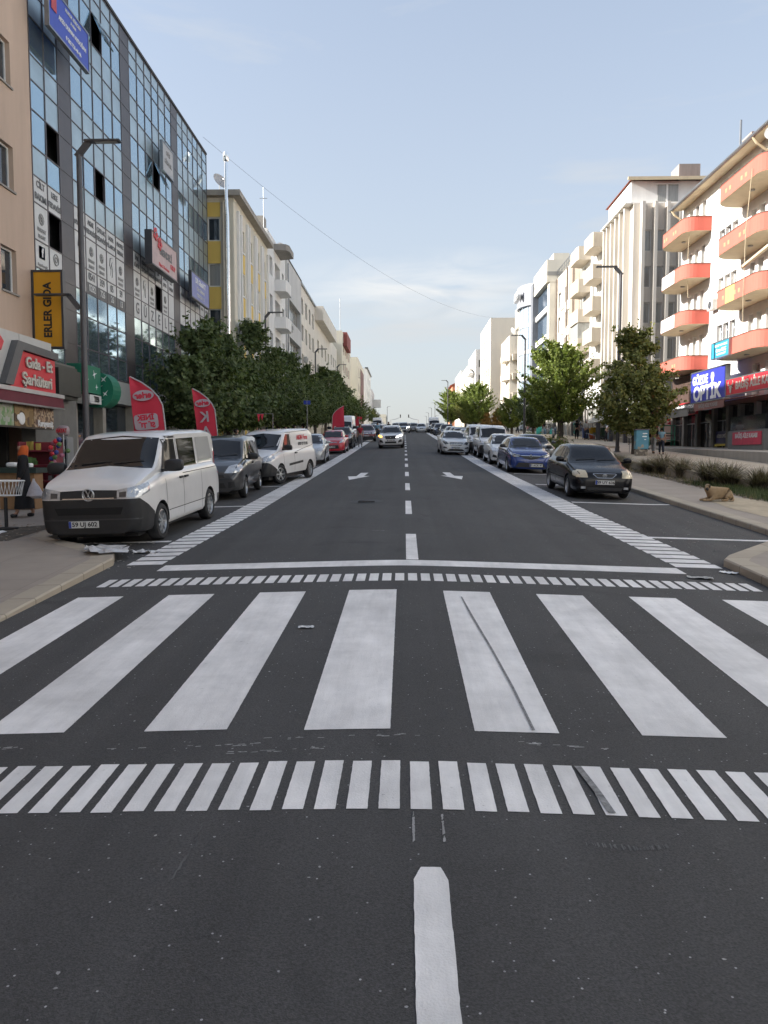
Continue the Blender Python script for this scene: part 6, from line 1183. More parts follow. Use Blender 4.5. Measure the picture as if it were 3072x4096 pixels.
def crown(seed,h,r,zb,n,leaf,nb=110,tip=0.,low=.35,rnd_=False):
    rs=np.random.RandomState(seed); C=[];D=[]
    br=[]
    for i in range(nb):
        a=rs.uniform(0,2*PI); f=rs.uniform(0,1)**.8; z=zb+(h-zb)*f
        prof=math.sin(PI*min(1,(.10+.9*f))**.75)*.95+.12 if f<.95 else .2
        if rnd_: prof=math.sqrt(max(0,1-(2*min(1,f*.93+.05)-1)**2))*1.08
        prof=max(.15,prof)*(1 if f>low else .72+.28*f/low)
        rr=r*prof*rs.uniform(.62,1.12); zz=z+rs.uniform(-.3,.3)+ (tip*rs.uniform(.3,1) if f>.8 else 0)
        e=np.array([rr*math.cos(a),rr*math.sin(a),zz]); s=np.array([0,0,max(zb*.75,zz-rr*rs.uniform(.45,.95))]); m=(s+e)/2+np.array([0,0,rs.uniform(-.1,.25)]); br.append((s,m,e))
        k=int(n/nb*rs.uniform(.6,1.4)); t=rs.uniform(.30,1.03,k)**.8; t=t[:,None]
        P=(1-t)**2*s+2*t*(1-t)*m+t**2*e; sg=.30-.21*t; P=P+rs.normal(0,1,(k,3))*sg*np.array([1,1,.75]); C.append(P); D.append(np.repeat((e-s)[None,:],k,0))
    for i in range(int(nb*.45)):
        s,m,e=br[rs.randint(len(br))]; d=(e-s)/np.linalg.norm(e-s); d=d*.8+np.array([0,0,.5])+rs.normal(0,.3,3); d/=np.linalg.norm(d); l=rs.uniform(.4,1.05)*r/3; k=rs.randint(9,17)
        t=np.linspace(.1,1,k)[:,None]; C.append(e+d*l*t+rs.normal(0,.05,(k,3))); D.append(np.repeat(d[None,:],k,0))
    P=np.concatenate(C); D=np.concatenate(D); n=len(P); nrm=D/np.linalg.norm(D,axis=1)[:,None]*.6+rs.normal(0,.55,(n,3))+np.array([0,0,.35]); nrm/=np.linalg.norm(nrm,axis=1)[:,None]
    u=np.cross(nrm,rs.normal(0,1,(n,3))); u/=np.linalg.norm(u,axis=1)[:,None]; u[:,2]-=.3; w=np.cross(nrm,u); L_=leaf*rs.uniform(.65,1.25,n)[:,None]
    V=np.stack([P-u*L_*.5,P+w*L_*.42-nrm*L_*.08,P+u*L_*.6,P-w*L_*.42-nrm*L_*.08],1).reshape(-1,3)
    me=bpy.data.meshes.new('crown'); me.vertices.add(4*n); me.vertices.foreach_set('co',V.ravel()); me.loops.add(4*n); me.loops.foreach_set('vertex_index',np.arange(4*n)); me.polygons.add(n); me.polygons.foreach_set('loop_start',np.arange(n)*4); me.polygons.foreach_set('loop_total',np.full(n,4)); me.update(); return me,br
def tree(name,label,x,y,z,seed,h,r,zb,n,leaf,lm,tr=.12,group=None,tip=0,nb=110,rnd_=False):
    root=thing(name,label,'tree',(x,y,z),0,group); me,br=crown(seed,h,r,zb,n,leaf,nb,tip,rnd_=rnd_); me.materials.append(lm); linkmesh('crown',me,root)
    m=MB(); m.tube([(0,0,-.2),(.02,0,zb*.5),(0,.03,zb),(.03,0,zb+(h-zb)*.5),(0,0,h*.92)],[tr*1.25,tr,tr*.9,tr*.5,tr*.12],9)
    for i,(s,mm_,e) in enumerate(br):
        if i%3==0: 
            q=[(s*(1-t)**2+2*t*(1-t)*mm_+t*t*e) for t in (0,.35,.7,.98)]; k=tr*.28; m.tube([tuple(p) for p in q],[k,k*.7,k*.4,k*.15],5)
    m.build('trunk',BARK,root,smooth=True); return root
GL='lime trees along the left pavement'; GR='trees along the right pavement'
LT=[(-9.5,37.2,6.0,2.8,1,12500),(-9.8,43.8,5.9,3.0,2,13500),(-9.8,50.8,7.7,3.1,3,13500),(-9.6,58.5,6.5,3.2,4,13500)]
lab=['nearest dark lime tree, right behind the red feather flags','second dark lime tree from the glass block','third lime tree with long shoots reaching over the yellow facade','fourth lime tree in front of the balcony block']
T=[]
for i,(x,y,h,r,sd,n) in enumerate(LT): T.append(tree('lime_tree',lab[i],x,y,gz(x,y)+PV,sd,h,r,1.9,int(n*1.15),.175,LIME,.13,GL,.6,150))
far=[(66,.92,'fifth'),(75.5,1.0,'sixth'),(86,1.0,'seventh'),(97.5,1.28,'eighth'),(108,1.05,'ninth'),(120,1.05,'tenth'),(134,.95,'eleventh'),(149,.95,'twelfth'),(166,.9,'thirteenth'),(186,.9,'fourteenth')]
for i,(y,s,w) in enumerate(far):
    c=dup(T[(i+2)%4],(-9.7,y,gz(-9.7,y)+PV),i*1.3,f'{w} tree of left row, {"dark and tall" if i<5 else "smaller towards the far end"}',GL); c.scale=(s,s,s)
for i,(x,y,s) in enumerate(((-9.6,206,.85),(-9.2,228,.8))):
    c=dup(T[i],(x,y,gz(x,y)+PV),i*2,('yellowing tree near the far end of the left row','last yellow green tree of the left row')[i],GL); c.scale=(s,s,s); setmat([k for k in c.children if k.name.startswith('crown')][0],0,MIXL)
A=tree('street_tree','broad round tree with sunlit yellow green top and thick trunk on the right plaza',14.1,72,gp(0,72)+PZ,11,8.4,3.3,1.9,30000,.18,LIMEY,.26,GR,.1,210,True)
B=tree('street_tree','bushy tree with pointed tip and bronze tinged leaves behind the lamp post on the right',12.0,41.7,gp(0,41.7)+PZ,12,5.7,2.25,1.4,20000,.15,MIXL,.11,GR,.9,150)
m_=[(13.6,84,.62,A,'small dark tree just left of the broad round tree',LIME),(12.3,104,.5,B,'brownish orange young tree beside the far right shops',AUT),(12.7,94,.52,A,'light green young tree with a yellowing crown, right of the orange one',LIMEY),(11.6,112,.42,B,'small orange tree next to the distant lamp post',AUT),(11.2,124,.86,A,'large green tree before the tall cream end building',LIMEY),(11.6,136,.6,B,'mixed green tree behind the large green one',MIXL),(11.3,192,1.02,A,'tall green tree farthest along the right side',LIMEY),(11.9,206,.9,B,'dark lower tree beside the farthest tall green tree',LIME),(12.4,160,.7,A,'low tree in the gap of the far right row',MIXL)]
for i,(x,y,s,src,lb,lm) in enumerate(m_):
    c=dup(src,(x,y,gp(x,y)+PZ),1.1*i,lb,GR); c.scale=(s,s,s); setmat([k for k in c.children if k.name.startswith('crown')][0],0,lm)
# ================= grasses and ground plants
def tuft(seed,n,h,sp,w=.006):
    rs=random.Random(seed); m=MB()
    for i in range(n):
        a=rs.uniform(0,2*PI); l=h*rs.uniform(.5,1.1); k=rs.uniform(.1,1)*sp; bx,by=rs.uniform(-.12,.12),rs.uniform(-.12,.12); dx,dy=math.cos(a),math.sin(a); px,py=-dy*w,dx*w; P=[]
        for t in (0,.4,.75,1): q=(bx+dx*k*l*t*t*1.1,by+dy*k*l*t*t*1.1,l*(t-.25*k*t*t)); P.append(q)
        for j in range(3):
            s0,s1=(1-.3*j),(1-.3*(j+1)); a_,b_=P[j],P[j+1]; m.quad((a_[0]-px*s0,a_[1]-py*s0,a_[2]),(a_[0]+px*s0,a_[1]+py*s0,a_[2]),(b_[0]+px*s1,b_[1]+py*s1,b_[2]),(b_[0]-px*s1,b_[1]-py*s1,b_[2]))
    return m
PUR=leafmat('purple_grass',(.11,.09,.075),(.28,.24,.17),.2); GRN2=leafmat('green_grass',(.06,.085,.03),(.14,.16,.06),.2); DRY=leafmat('dry_grass',(.22,.17,.09),(.32,.27,.15),.2)
gm=[tuft(i,620,.95,.95,.012).build('blades',PUR) for i in range(3)]; gd=[o.data for o in gm]
for o in gm: bpy.data.objects.remove(o)
gs=[(9.35,33.6,.75,'purple fountain grass clump by the black car mirror'),(9.75,31.9,.85,'small purple grass clump left of the two tall ones'),(10.0,30.8,1.15,'tall purple grass clump, third from the lamp post'),(10.15,29.0,1.05,'tall loose purple grass clump with dry tips beside the bare soil'),(10.1,26.4,1.15,'dense dark purple grass clump behind the dog'),(10.2,25.0,1.1,'spiky purple grass clump right of the dense dark one'),(10.45,23.4,1.05,'purple grass clump cut by the right edge of the picture'),(9.7,35.6,.8,'purple grass clump at the foot of the lamp post'),(9.9,37.5,.8,'far purple grass clump beside the blue cabinet'),(10.1,26.0,.5,None)]
for i,(x,y,s,lb) in enumerate(gs[:9]):
    r=thing('grass_clump',lb,'ornamental grass',(x,y,gz(x,y)+PV-.02),i*1.0,'fountain grass clumps in the planting bed'); linkmesh('blades',gd[i%3],r); r.scale=(s*1.3,s*1.3,s*.78)
rs=random.Random(5); m=MB()
def blades(m,x,y,z,h,n,sp=.05,w=.006):
    for i in range(n):
        a=rs.uniform(0,6.28); bx,by=x+rs.uniform(-sp,sp),y+rs.uniform(-sp,sp); l=h*rs.uniform(.4,1.1); dx,dy=math.cos(a),math.sin(a); m.add([(bx-dy*w,by+dx*w,z),(bx+dy*w,by-dx*w,z),(bx+dx*l*.5,by+dy*l*.5,z+l)],[(0,1,2)])
for i in range(900): x=rs.uniform(9.3,10.3); y=rs.uniform(19,26.5); blades(m,x,y,gz(x,y)+PV-.02,.22*(1.2 if y<24 else .8),6,.1)
for i in range(260): x=rs.uniform(9.3,10.0); y=rs.uniform(26.5,60); blades(m,x,y,gz(x,y)+PV-.02,.12,5,.12)
tag(m.build('green_ground_cover',GRN2),'short green weeds growing in the planting bed behind the dog','weeds',kind='stuff')
m=MB()
for i in range(14): x=rs.uniform(9.5,10.6); y=rs.uniform(22,33); blades(m,x,y,gz(x,y)+PV-.02,.85,5,.15,.007)
for i in range(160): x=rs.uniform(9.25,10); y=rs.uniform(20,36); blades(m,x,y,gz(x,y)+PV,.2,4,.1)
tag(m.build('dry_stalks',DRY),'thin dry grass stalks between the purple clumps','dry grass',kind='stuff')
m=MB()
for i in range(420):
    x=rs.uniform(9.1,9.9); y=rs.uniform(19,38); s=rs.uniform(.015,.06); m.ball((x,y,gz(x,y)+PV+.0),s,n=4,sc=(1,1,.5))
for i in range(160): x=rs.uniform(-9,-6.9); y=rs.uniform(13,16); s=rs.uniform(.01,.035); m.ball((x,y,gz(x,y)+PV),s,n=4,sc=(1,1,.5))
tag(m.build('gravel_and_soil_clods',mat('clod',(.24,.19,.14),.95,var=.4,sc=8)),'loose stones and dry clods along the planting bed','gravel',kind='stuff')
SHR=leafmat('shrub_leaves',(.07,.10,.03),(.35,.27,.03),.2)
for i,(x,y,s) in enumerate(((9.6,46,.55),(9.7,49.5,.6),(9.6,53,.5),(9.8,57,.6),(9.7,62,.6))):
    r=thing('low_shrub',('low shrub with yellow blooms right behind the black hatchback','leafy low shrub beside the dark small van','third low shrub in the bed behind the parked cars','fourth low shrub in the bed behind the parked cars','fifth low shrub in the bed, farthest away')[i],'shrub',(x,y,gz(x,y)+PV),0,'low shrubs in the far planting bed'); me,_=crown(30+i,s*1.2,s*1.1,.05,1500,.08,40); me.materials.append(SHR); linkmesh('foliage',me,r)
# ================= street lamps
def lamp_proto(name,label,x,y,s,z,low=5.4,group='double arm street lamps'):
    r=thing(name,label,'street lamp',(x,y,z),0,group); h=10.1
    MB().tube([(0,0,0),(0,0,h-.35)],[.105,.085],12).build('pole',POLE,r,smooth=True)
    m=MB(); m.lathe([(.001,0),(.2,0),(.2,.03),(.13,.06),(.115,.3),(.001,.3)],n=12); m.build('base_plate',POLE,r)
    m=MB(); m.obox((s*.13,0,h-.2),(.2,0,.22),(0,.05,0),(-.07,0,.06)) if s>0 else m.obox((-.13,0,h-.2),(.2,0,-.22),(0,.05,0),(.07,0,.06)); m.build('bracket',POLE,r)
    m=MB(); a,b=(.2,1.35) if s>0 else (-1.35,-.2); m.box(a,b,-.13,.13,h+.0,h+.07); q=m.build('lamp_head',POLE,r,bevel=.02)
    m=MB(); m.box(s*.55-.25*(s<0) if s>0 else -1.25,s*1.25 if s>0 else -.55,-.09,.09,h-.012,h-.002); m.build('lens',mat('lamp_lens',(.3,.3,.28),.3,var=0),q)
    t=-s; m=MB(); 
    m.obox((t*.28,0,low-.12),(.17,0,.2*t),(0,.045,0),(-.06*t,0,.05)); m.build('lower_bracket',POLE,r); a,b=sorted((t*.38,t*1.55)); m=MB(); m.box(a,b,-.11,.11,low+.06,low+.12); m.build('lower_lamp_head',POLE,r,bevel=.015)
    return r
lL=lamp_proto('street_lamp','tall grey double arm lamp post in front of the glass block',-10.1,25.5,1,gz(-10.1,25.5)+PV,5.6)
lR=lamp_proto('street_lamp','tall grey double arm lamp post beside the bronze tinged tree',11.85,44.3,-1,gp(0,44.3)+PZ,5.3)
for i,(y,x) in enumerate(((60,-10.5),(91,-10.2),(117,-9.9),(154,-10.0),(324,-7))): dup(lL,(x,y,gz(x,y)+PV),None,('lamp post rising in front of the balcony block','lamp post before the boxed top building','lamp post before the cream and red tower','lamp post before the blank cream end wall','distant lamp post alone against the sky on the left')[i],'double arm street lamps')
for i,(y,x) in enumerate(((77,11.6),(130,11.3),(165,9.0),(200,11.5),(299,11.5),(335,11.5),(377,11.5),(412,11.5))): dup(lR,(x,y,gz(x,y)+PV),None,('lamp post in front of the shopping centre tower','thin lamp post left of the large green tree','pale lamp post just left of the farthest tall tree','lamp post among the farthest tall tree branches','first of the lamp posts standing free against the sky, tallest','second free lamp post against the sky','third free lamp post against the sky','fourth and smallest free lamp post against the sky')[i],'double arm street lamps')
lL.location.x=-10.35; lL.scale.z=1.075
# traffic lights
def tlight(x,s,label):
    y=280; r=thing('traffic_light',label,'traffic light',(x,y,pr(y)),0,'traffic lights over the far junction'); P=[(0,0,0),(0,0,3.2)]+[(s*3.4*math.sin(a),0,3.2+1.4*(1-math.cos(a))*1.0) for a in (.3,.6,.9,1.2,1.5)]
    MB().tube(P,.07,6).build('mast',STEEL,r,smooth=True); m=MB(); m.box(s*3.4-.18,s*3.4+.18,-.15,.15,3.9,5.0); h=m.build('signal_head',BLACKP,r)
    for k in range(3): m=MB(); m.lathe([(.001,-.17),(.11,-.17),(.11,-.15)],(s*3.4,0,4.15+.35*k),'y',10); m.build('signal_lens',mat('signal_dark',(.05,.04,.03),.3,var=0),h)
tlight(4.9,-1,'traffic light on a curved mast at the far junction, right one'); tlight(-4.8,1,'traffic light on a curved mast at the far junction, left one')
m=MB(); P=[]
a,b=Vector((-12.1,48.4,21.1)),Vector((17.6,122,23.0))
for k in range(25): t=k/24; p=a.lerp(b,t); p.z-=4*t*(1-t)*3.4; P.append(p)
m.tube(P,.008,4); tag(m.build('overhead_cable',DARKF,origin=tuple(a)),'thin overhead cable sagging across the street from the glass block','cable')
# ================= people
def skinmesh(chains,parent,name,m_,sub=1,root=0):
    # chains: list of [(x,y,z,r),...]; equal points are shared
    V=[];E=[];Rr=[];idx={}
    for ch in chains:
        p=None
        for (x,y,z,r) in ch:
            k=(round(x,4),round(y,4),round(z,4))
            if k not in idx: idx[k]=len(V); V.append(k); Rr.append(r)
            i=idx[k]
            if p is not None and p!=i: E.append((p,i))
            p=i
    me=bpy.data.meshes.new(name); me.from_pydata(V,E,[]); o=bpy.data.objects.new(name,me)
    md=o.modifiers.new('s','SKIN'); md.use_smooth_shade=True; sv=me.skin_vertices[0].data
    for i,r in enumerate(Rr): sv[i].radius=(r,r) if not isinstance(r,tuple) else r; sv[i].use_root=(i==root)
    o.modifiers.new('d','SUBSURF').levels=sub
    me2=evalmesh([o],o); bpy.data.objects.remove(o); me2.materials.clear(); me2.materials.append(m_); me2.polygons.foreach_set('use_smooth',[True]*len(me2.polygons))
    me2.name=name; return linkmesh(name,me2,parent)
SKIN=mat('skin',(.38,.22,.15),.55,var=.05); SHOE=mat('dark_shoe',(.02,.02,.02),.5,var=0)
CL={}
def cloth(n,c): return mat('cloth_'+n,c,.9,var=.15,sc=9)
BLK=cloth('black',(.012,.012,.014)); WHC=cloth('white',(.62,.62,.62)); LBL=cloth('light_blue',(.22,.36,.46)); JEA=cloth('pale_jeans',(.30,.31,.33)); DJE=cloth('dark_jeans',(.025,.03,.045)); REDC_=cloth('red',(.30,.015,.03)); GRC=cloth('grey',(.20,.20,.20)); MBL=cloth('mid_blue',(.12,.25,.38)); HAIR=mat('dark_hair',(.015,.012,.01),.7,var=.2,sc=30); ORA=cloth('orange',(.52,.10,.02)); LGC=cloth('light_grey',(.42,.42,.40)); BEC=cloth('beige',(.40,.34,.26)); PNK=cloth('rose',(.42,.16,.17))
def person(label,x,y,z,h,rz,shirt,legs,hair=HAIR,step=.1,arms=(.1,-.1),lean=0,longh=False,coat=False,skirt=False,cap=None,sleeve=True,bend=(0,0),group=None,fingers=True,head_turn=0):
    r=thing('person',label,'person',(x,y,z),rz,group); k=h/1.72
    def J(a,b,c): # lean about hip
        if c>.92: d=(c-.92); b=b-math.sin(lean)*d; c=.92+math.cos(lean)*d
        return (a*k,b*k,c*k)
    def C(*pts): return [(*J(*p[:3]),p[3]*k) for p in pts]
    hip=(0,0,.95,.125); wai=(0,.005,1.10,.115); che=(0,.0,1.29,.135); nb=(0,.01,1.43,.07); ne=(0,.0,1.50,.05); he=(0,-.02,1.585,.088); tp=(0,-.005,1.66,.075)
    jaw=(0,-.065,1.535,.04); nos=(0,-.115,1.585,.018)
    ch=[C(hip,wai,che,nb,ne,he,tp),C(he,nos),C(ne,jaw)]; sh=[C(hip,wai,che,(0,.01,1.40,.10))]; tr=[C((0,0,1.0,.128),hip)]; so=[]
    for s,st in ((1,step),(-1,-step)):
        kn=(s*.09,-st*.75-.03,.50,.062); an=(s*.09,-st*1.3+(.05 if st<0 else 0),.09,.042); to=(s*.10,-st*1.3-.13+(.05 if st<0 else 0),.035,.035)
        hp=(s*.085,0,.90,.10); ch.append(C(hip,hp,kn,an,to)); tr.append(C(hip,(s*.085,0,.90,.112),(kn[0],kn[1],kn[2],.085),(an[0],an[1],.11,.066))); so.append(C((an[0],an[1]+.02,.06,.055),(an[0],an[1]-.08,.045,.052),(to[0],to[1]-.02,.04,.042)))
    for i,s in enumerate((1,-1)):
        a=arms[i]; b=bend[i]; shd=(s*.175,.01,1.385,.062); el=(s*.225,-a*.6+.02,1.12,.045); wr=(s*.225+(-s*.05*b),-a*1.3-.04-.22*b,.88+.20*b,.030); hd=(wr[0],wr[1]-.03,wr[2]-.07,.034)
        ch.append(C(che,shd,el,wr,hd))
        if fingers:
            for j in range(4): ch.append(C(hd,(hd[0]+(j-1.5)*.004*s,hd[1]-.035+j*.022,hd[2]-.055,.0105),(hd[0]-s*.008,hd[1]-.03+j*.022,hd[2]-.095+abs(j-1.3)*.008,.009)))
            ch.append(C(hd,(hd[0]-s*.012,hd[1]-.045,hd[2]-.02,.011),(hd[0]-s*.016,hd[1]-.06,hd[2]-.05,.010)))
        f=.5 if not sleeve else 1; sh.append(C(che,(s*.175,.01,1.39,.078),(s*.2,( -a*.3+.015),1.25,.068)) if not sleeve else C(che,(s*.175,.01,1.39,.078),(el[0],el[1],el[2],.062),(wr[0],wr[1],wr[2]+.02,.047)))
    skinmesh(ch,r,'body',SKIN,1)
    skinmesh([[(p[0],p[1],p[2],p[3]*1.1) for p in c] for c in sh],r,'shirt',shirt,1)
    if not coat and not skirt: skinmesh(tr,r,'trousers',legs,1)
    for c in so: skinmesh([c],r,'shoe',SHOE,1)
    if coat or skirt:
        m=MB(); a0=1.25 if coat else 1.0; pr=[(.03,a0+.02),(.15,a0),(.165,1.05),(.19,.8),(.235,.5),(.27,.20),(.24,.20),(.2,.5),(.03,.6)]
        if skirt: pr=[(.03,1.02),(.13,1.0),(.17,.8),(.22,.4),(.25,.16),(.2,.2),(.03,.6)]
        m.lathe([(q*k,w*k) for q,w in pr],n=20)
        for i,p in enumerate(m.v): a=math.atan2(p[1],p[0]); q=1+.05*math.sin(5*a)*(1.2-p[2]); m.v[i]=(p[0]*q*1.0,p[1]*q*.82,p[2])
        m.build('coat' if coat else 'skirt',legs,r,smooth=True)
    if hair:
        hh=[C((0,.0,1.60,.098),(0,.015,1.655,.088)),C((0,.0,1.60,.098),(0,.055,1.56,.06))]
        if longh: hh=[C((0,.0,1.66,.09),(0,.02,1.60,.105),(0,.06,1.48,.09),(0,.08,1.34,.11),(0,.09,1.20,.10))]
        skinmesh([[ (p[0],p[1]+.012,p[2]+.008,p[3]) for p in c] for c in hh],r,'hair' if hair is HAIR or not longh else 'headscarf',hair,1)
    if cap: m=MB(); c=J(0,-.0,1.66); m.ball(c,.105*k,n=8,sc=(1,1.05,.75)); m.rbox((c[0],c[1]-.12*k,c[2]-.01),.07*k,.07*k,.012,.8); m.build('cap',cap,r,smooth=True)
    for q in (list(r.children)):
        pass
    return r
zL=lambda x,y: gz(x,y)+PV
zR=lambda x,y: gp(x,y)+PZ
w=person('woman in orange headscarf and long black coat holding a white plastic bag by the grocery',-8.32,17.0,zL(-8.3,17.0),1.62,R(-62),BLK,BLK,hair=None,step=.12,arms=(.05,.05),coat=True)
q_=1.62/1.72; skinmesh([[(a*q_,b*q_,c*q_,d*q_) for a,b,c,d in ((0,.02,1.67,.09),(0,.035,1.60,.125),(0,.01,1.47,.115),(0,0,1.37,.15))]],w,'headscarf',ORA,1)
m=MB(); 
bx,by,bz=-8.02,16.85,zL(-8,16.9); m.tube([(bx,by,bz+.86),(bx,by,bz+.80),(bx+.01,by,bz+.66),(bx+.03,by,bz+.48),(bx+.02,by,bz+.43)],[.02,.035,.11,.20,.12],12)
for i,p in enumerate(m.v): m.v[i]=(p[0],by+(p[1]-by)*.5,p[2]+.012*math.sin(30*p[0]))
r=m.build('plastic_bag',mat('bag_white',(.55,.52,.54),.35,var=.12,sc=12,bump=.5,bs=25),smooth=True,origin=(bx,by,bz+.43)); tag(r,'white plastic shopping bag held by the woman in the orange headscarf','bag')
person('man in red polo shirt and grey trousers walking beside the parked cars',-3.45,61.8,gz(-3.4,61.8),1.75,R(8),REDC_,GRC,step=.16,arms=(.12,-.08),sleeve=False)
person('long black haired woman in dark top and pale jeans walking past the blue cabinet',13.25,42.4,zR(0,42.4),1.66,R(150),BLK,JEA,hair=HAIR,longh=True,step=.2)
person('boy in light blue T-shirt and dark trousers walking away beside the long haired woman',13.35,41.4,zR(0,41.4),1.4,R(165),LBL,DJE,step=.24,sleeve=False)
person('man in white shirt standing behind the blue cabinet',14.5,48.0,zR(0,48)+.0,1.74,R(30),WHC,DJE,bend=(.4,0),sleeve=False)
person('man in black T-shirt and black trousers standing beyond the broad tree',15.8,73,zR(0,73),1.74,R(170),BLK,BLK,step=.05,sleeve=False)
person('man in white cap and grey jacket next to the wheelbarrow',16.35,71.5,zR(0,71.5),1.72,R(20),LGC,DJE,cap=WHC,bend=(.5,.3))
person('person in white T-shirt bending forward beside the man in blue',16.6,65.6,zR(0,65.6),1.7,R(110),WHC,BLK,lean=.55,sleeve=False,step=.12)
person('person in light blue shirt and jeans leaning over, just left of the lamp post',17.2,66.8,zR(0,66.8),1.78,R(-80),LBL,MBL,lean=.45,step=.1)
person('person in dark trousers and grey top standing behind the young tree branches',16.2,57.0,zR(0,57),1.72,R(180),LGC,BLK,step=.05)
person('dark clothed person standing alone behind the white combi vans',14.6,108,zR(0,108),1.75,R(10),BLK,DJE)
far_p=[(13.3,118,WHC,'white topped'),(12.6,121,PNK,'rose topped'),(14.2,112,GRC,'grey topped'),(14.8,104,BLK,'black dressed'),(15.0,99,WHC,'white dressed'),(13.9,128,MBL,'blue topped'),(13.5,133,BLK,'dark coated'),(14.4,140,REDC_,'red topped'),(12.4,139,WHC,'pale shirted'),(15.1,116,BEC,'beige coated')]
pr_=None
for i,(x,y,c,nm) in enumerate(far_p):
    person(f'{nm} passer-by {["left of two near the distant lamp post","right of two near the distant lamp post","in front of the mannequin poster shop","near the shop with bicycles","walking by the white shop front","beside the shopping centre corner","under the stained old building","far along the right shops","last but one on the right pavement","under the rounded tower"][i]}',x,y,zR(0,y),1.65+.1*(i%2),R(30*i),c,BLK if i%3 else DJE,step=.12*(i%2),fingers=False,group='passers-by on the right pavement')
left_p=[(-8.3,52,WHC,0),(-8.0,53,BLK,1),(-7.6,54.5,BLK,0),(-8.4,57,BLK,1),(-7.7,60,PNK,0),(-8.6,46,WHC,0),(-7.9,64,GRC,1),(-8.2,38.5,GRC,0)]
ll=['white shirted person under the trees behind the bakery van','black dressed person next to the white shirted one under the left trees','dark dressed person in the middle of the group under the left trees','black coated person just left of the red car roof','rose topped person behind the red hatchback','white scarfed person behind the dark small van','grey topped person near the black off-roader','grey dressed person between the first two lime trees']
for i,(x,y,c,cc) in enumerate(left_p): person(ll[i],x,y,zL(x,y),1.62+.06*(i%3),R(70*i),c,BLK,longh=bool(cc),hair=(BLK if cc else HAIR),coat=bool(cc),step=.1,fingers=False,group='people under the left trees')
person('person in pale blue shirt on the road edge beyond the dark red off-roader',-3.1,92,gz(-3,92),1.74,R(10),LBL,DJE,fingers=False); person('person in dark clothes beyond the white driving off-roader',-1.9,96,gz(-2,96),1.8,R(10),BLK,DJE,fingers=False)
# ================= dog
DOGM=mat('dog_fur',(.33,.23,.13),.9,var=.22,sc=6,bump=.6,bs=60); DB=mat('dog_dark',(.035,.028,.025),.8,var=.2,sc=20)
dg_=thing('dog','tan dog with dark muzzle lying on the sandy pavement, head to the left','dog',(8.12,20.6,gz(8.2,20.5)+PV+.01),R(8))
skinmesh([[(.42,.02,.15,.13),(.30,.0,.19,.175),(.10,0,.20,.165),(-.12,0,.21,.175),(-.26,0,.27,.15),(-.36,-.01,.33,.105),(-.42,-.03,.385,.09),(-.445,-.08,.36,.062),(-.45,-.14,.32,.045),(-.45,-.175,.30,.035)],
 [(-.12,0,.21,.175),(-.24,-.13,.09,.055),(-.34,-.16,.04,.038),(-.52,-.17,.035,.032),(-.62,-.18,.03,.03)],[(-.12,0,.21,.175),(-.24,.12,.08,.055),(-.38,.10,.04,.038),(-.58,.06,.035,.03)],
 [(.30,0,.19,.175),(.30,-.17,.15,.11),(.14,-.22,.10,.06),(.22,-.24,.04,.035),(.04,-.25,.03,.03),(-.03,-.25,.028,.026)],[(.42,.02,.15,.13),(.50,-.06,.05,.04),(.44,-.16,.03,.028),(.34,-.26,.025,.02),(.22,-.31,.025,.014)],
 [(-.42,-.03,.385,.09),(-.37,-.10,.43,.03),(-.35,-.13,.38,.018)],[(-.42,-.03,.385,.09),(-.37,.05,.43,.03),(-.35,.08,.38,.018)]],dg_,'body',DOGM,2,root=2)
skinmesh([[(-.447,-.10,.345,.056),(-.452,-.15,.318,.05),(-.453,-.185,.30,.034)]],dg_,'muzzle',DB,1)
m=MB(); m.ball((-.355,-.125,.40),.032,n=5,sc=(.8,.5,1.5)); m.ball((-.355,.075,.40),.032,n=5,sc=(.8,.5,1.5)); m.build('ear',DB,dg_,smooth=True)
m=MB(); m.ball((-.50,-.085,.39),.011,n=5); m.build('eye',INK,dg_); dg_.scale=(.80,.9,.97)
# ================= street things on the right
BLC=speckle('peeling_blue_paint',[(.08,.24,.32),(.09,.26,.34),(.08,.24,.33),(.10,.27,.35),(.09,.25,.33),(.30,.27,.22)],5)
c=thing('utility_cabinet','peeling light blue utility cabinet on a crumbling concrete foot','utility cabinet',(11.95,40.2,zR(0,40.2)),R(-3)); m=MB(); m.box(-.31,.31,-.22,.22,.32,1.28); m.build('cabinet_body',BLC,c,bevel=.01); m=MB(); m.box(-.36,.36,-.27,.27,1.282,1.32); m.build('lid',mat('lid_purple_grey',(.12,.10,.13),.6),c); m=MB(); m.box(-.29,.29,-.2,.2,0,.318); m.build('concrete_foot',speckle('crumbling_concrete',[(.25,.21,.16),(.12,.10,.08),(.33,.29,.23)],9),c,bevel=.03)
m=MB(); m.box(-.30,.30,-.228,-.222,.36,1.2); m.build('door',BLC,c); m=MB(); m.rbox((.12,-.232,1.1),.12,.004,.025,.6); m.rbox((.1,-.232,.95),.12,.004,.03,.6); m.rbox((.13,-.232,.8),.05,.004,.02,.6); m.build('torn_sticker',WHITE,c)
s=thing('round_sign','small white round sign on a thin stem beside the lamp post','sign',(12.35,43.7,zR(0,43.7))); m=MB(); m.tube([(0,0,0),(0,0,.8)],.015,6); m.build('stem',STEEL,s); m=MB(); m.lathe([(.001,-.012),(.14,-.012),(.14,.012),(.001,.012)],(0,0,.93),'y',20); m.build('disc',WHITE,s)
m=MB(); [m.box(-.08,.08,-.016,-.013,.93+d,.945+d) for d in (.04,.0,-.045)]; m.build('print',GI,s)
tag(sheet('low_planter_edge',[(9.9,60),(12.5,60),(12.5,62),(9.9,62)],PZ+.02,CONC,f=gp,thick=.3),kind='structure')
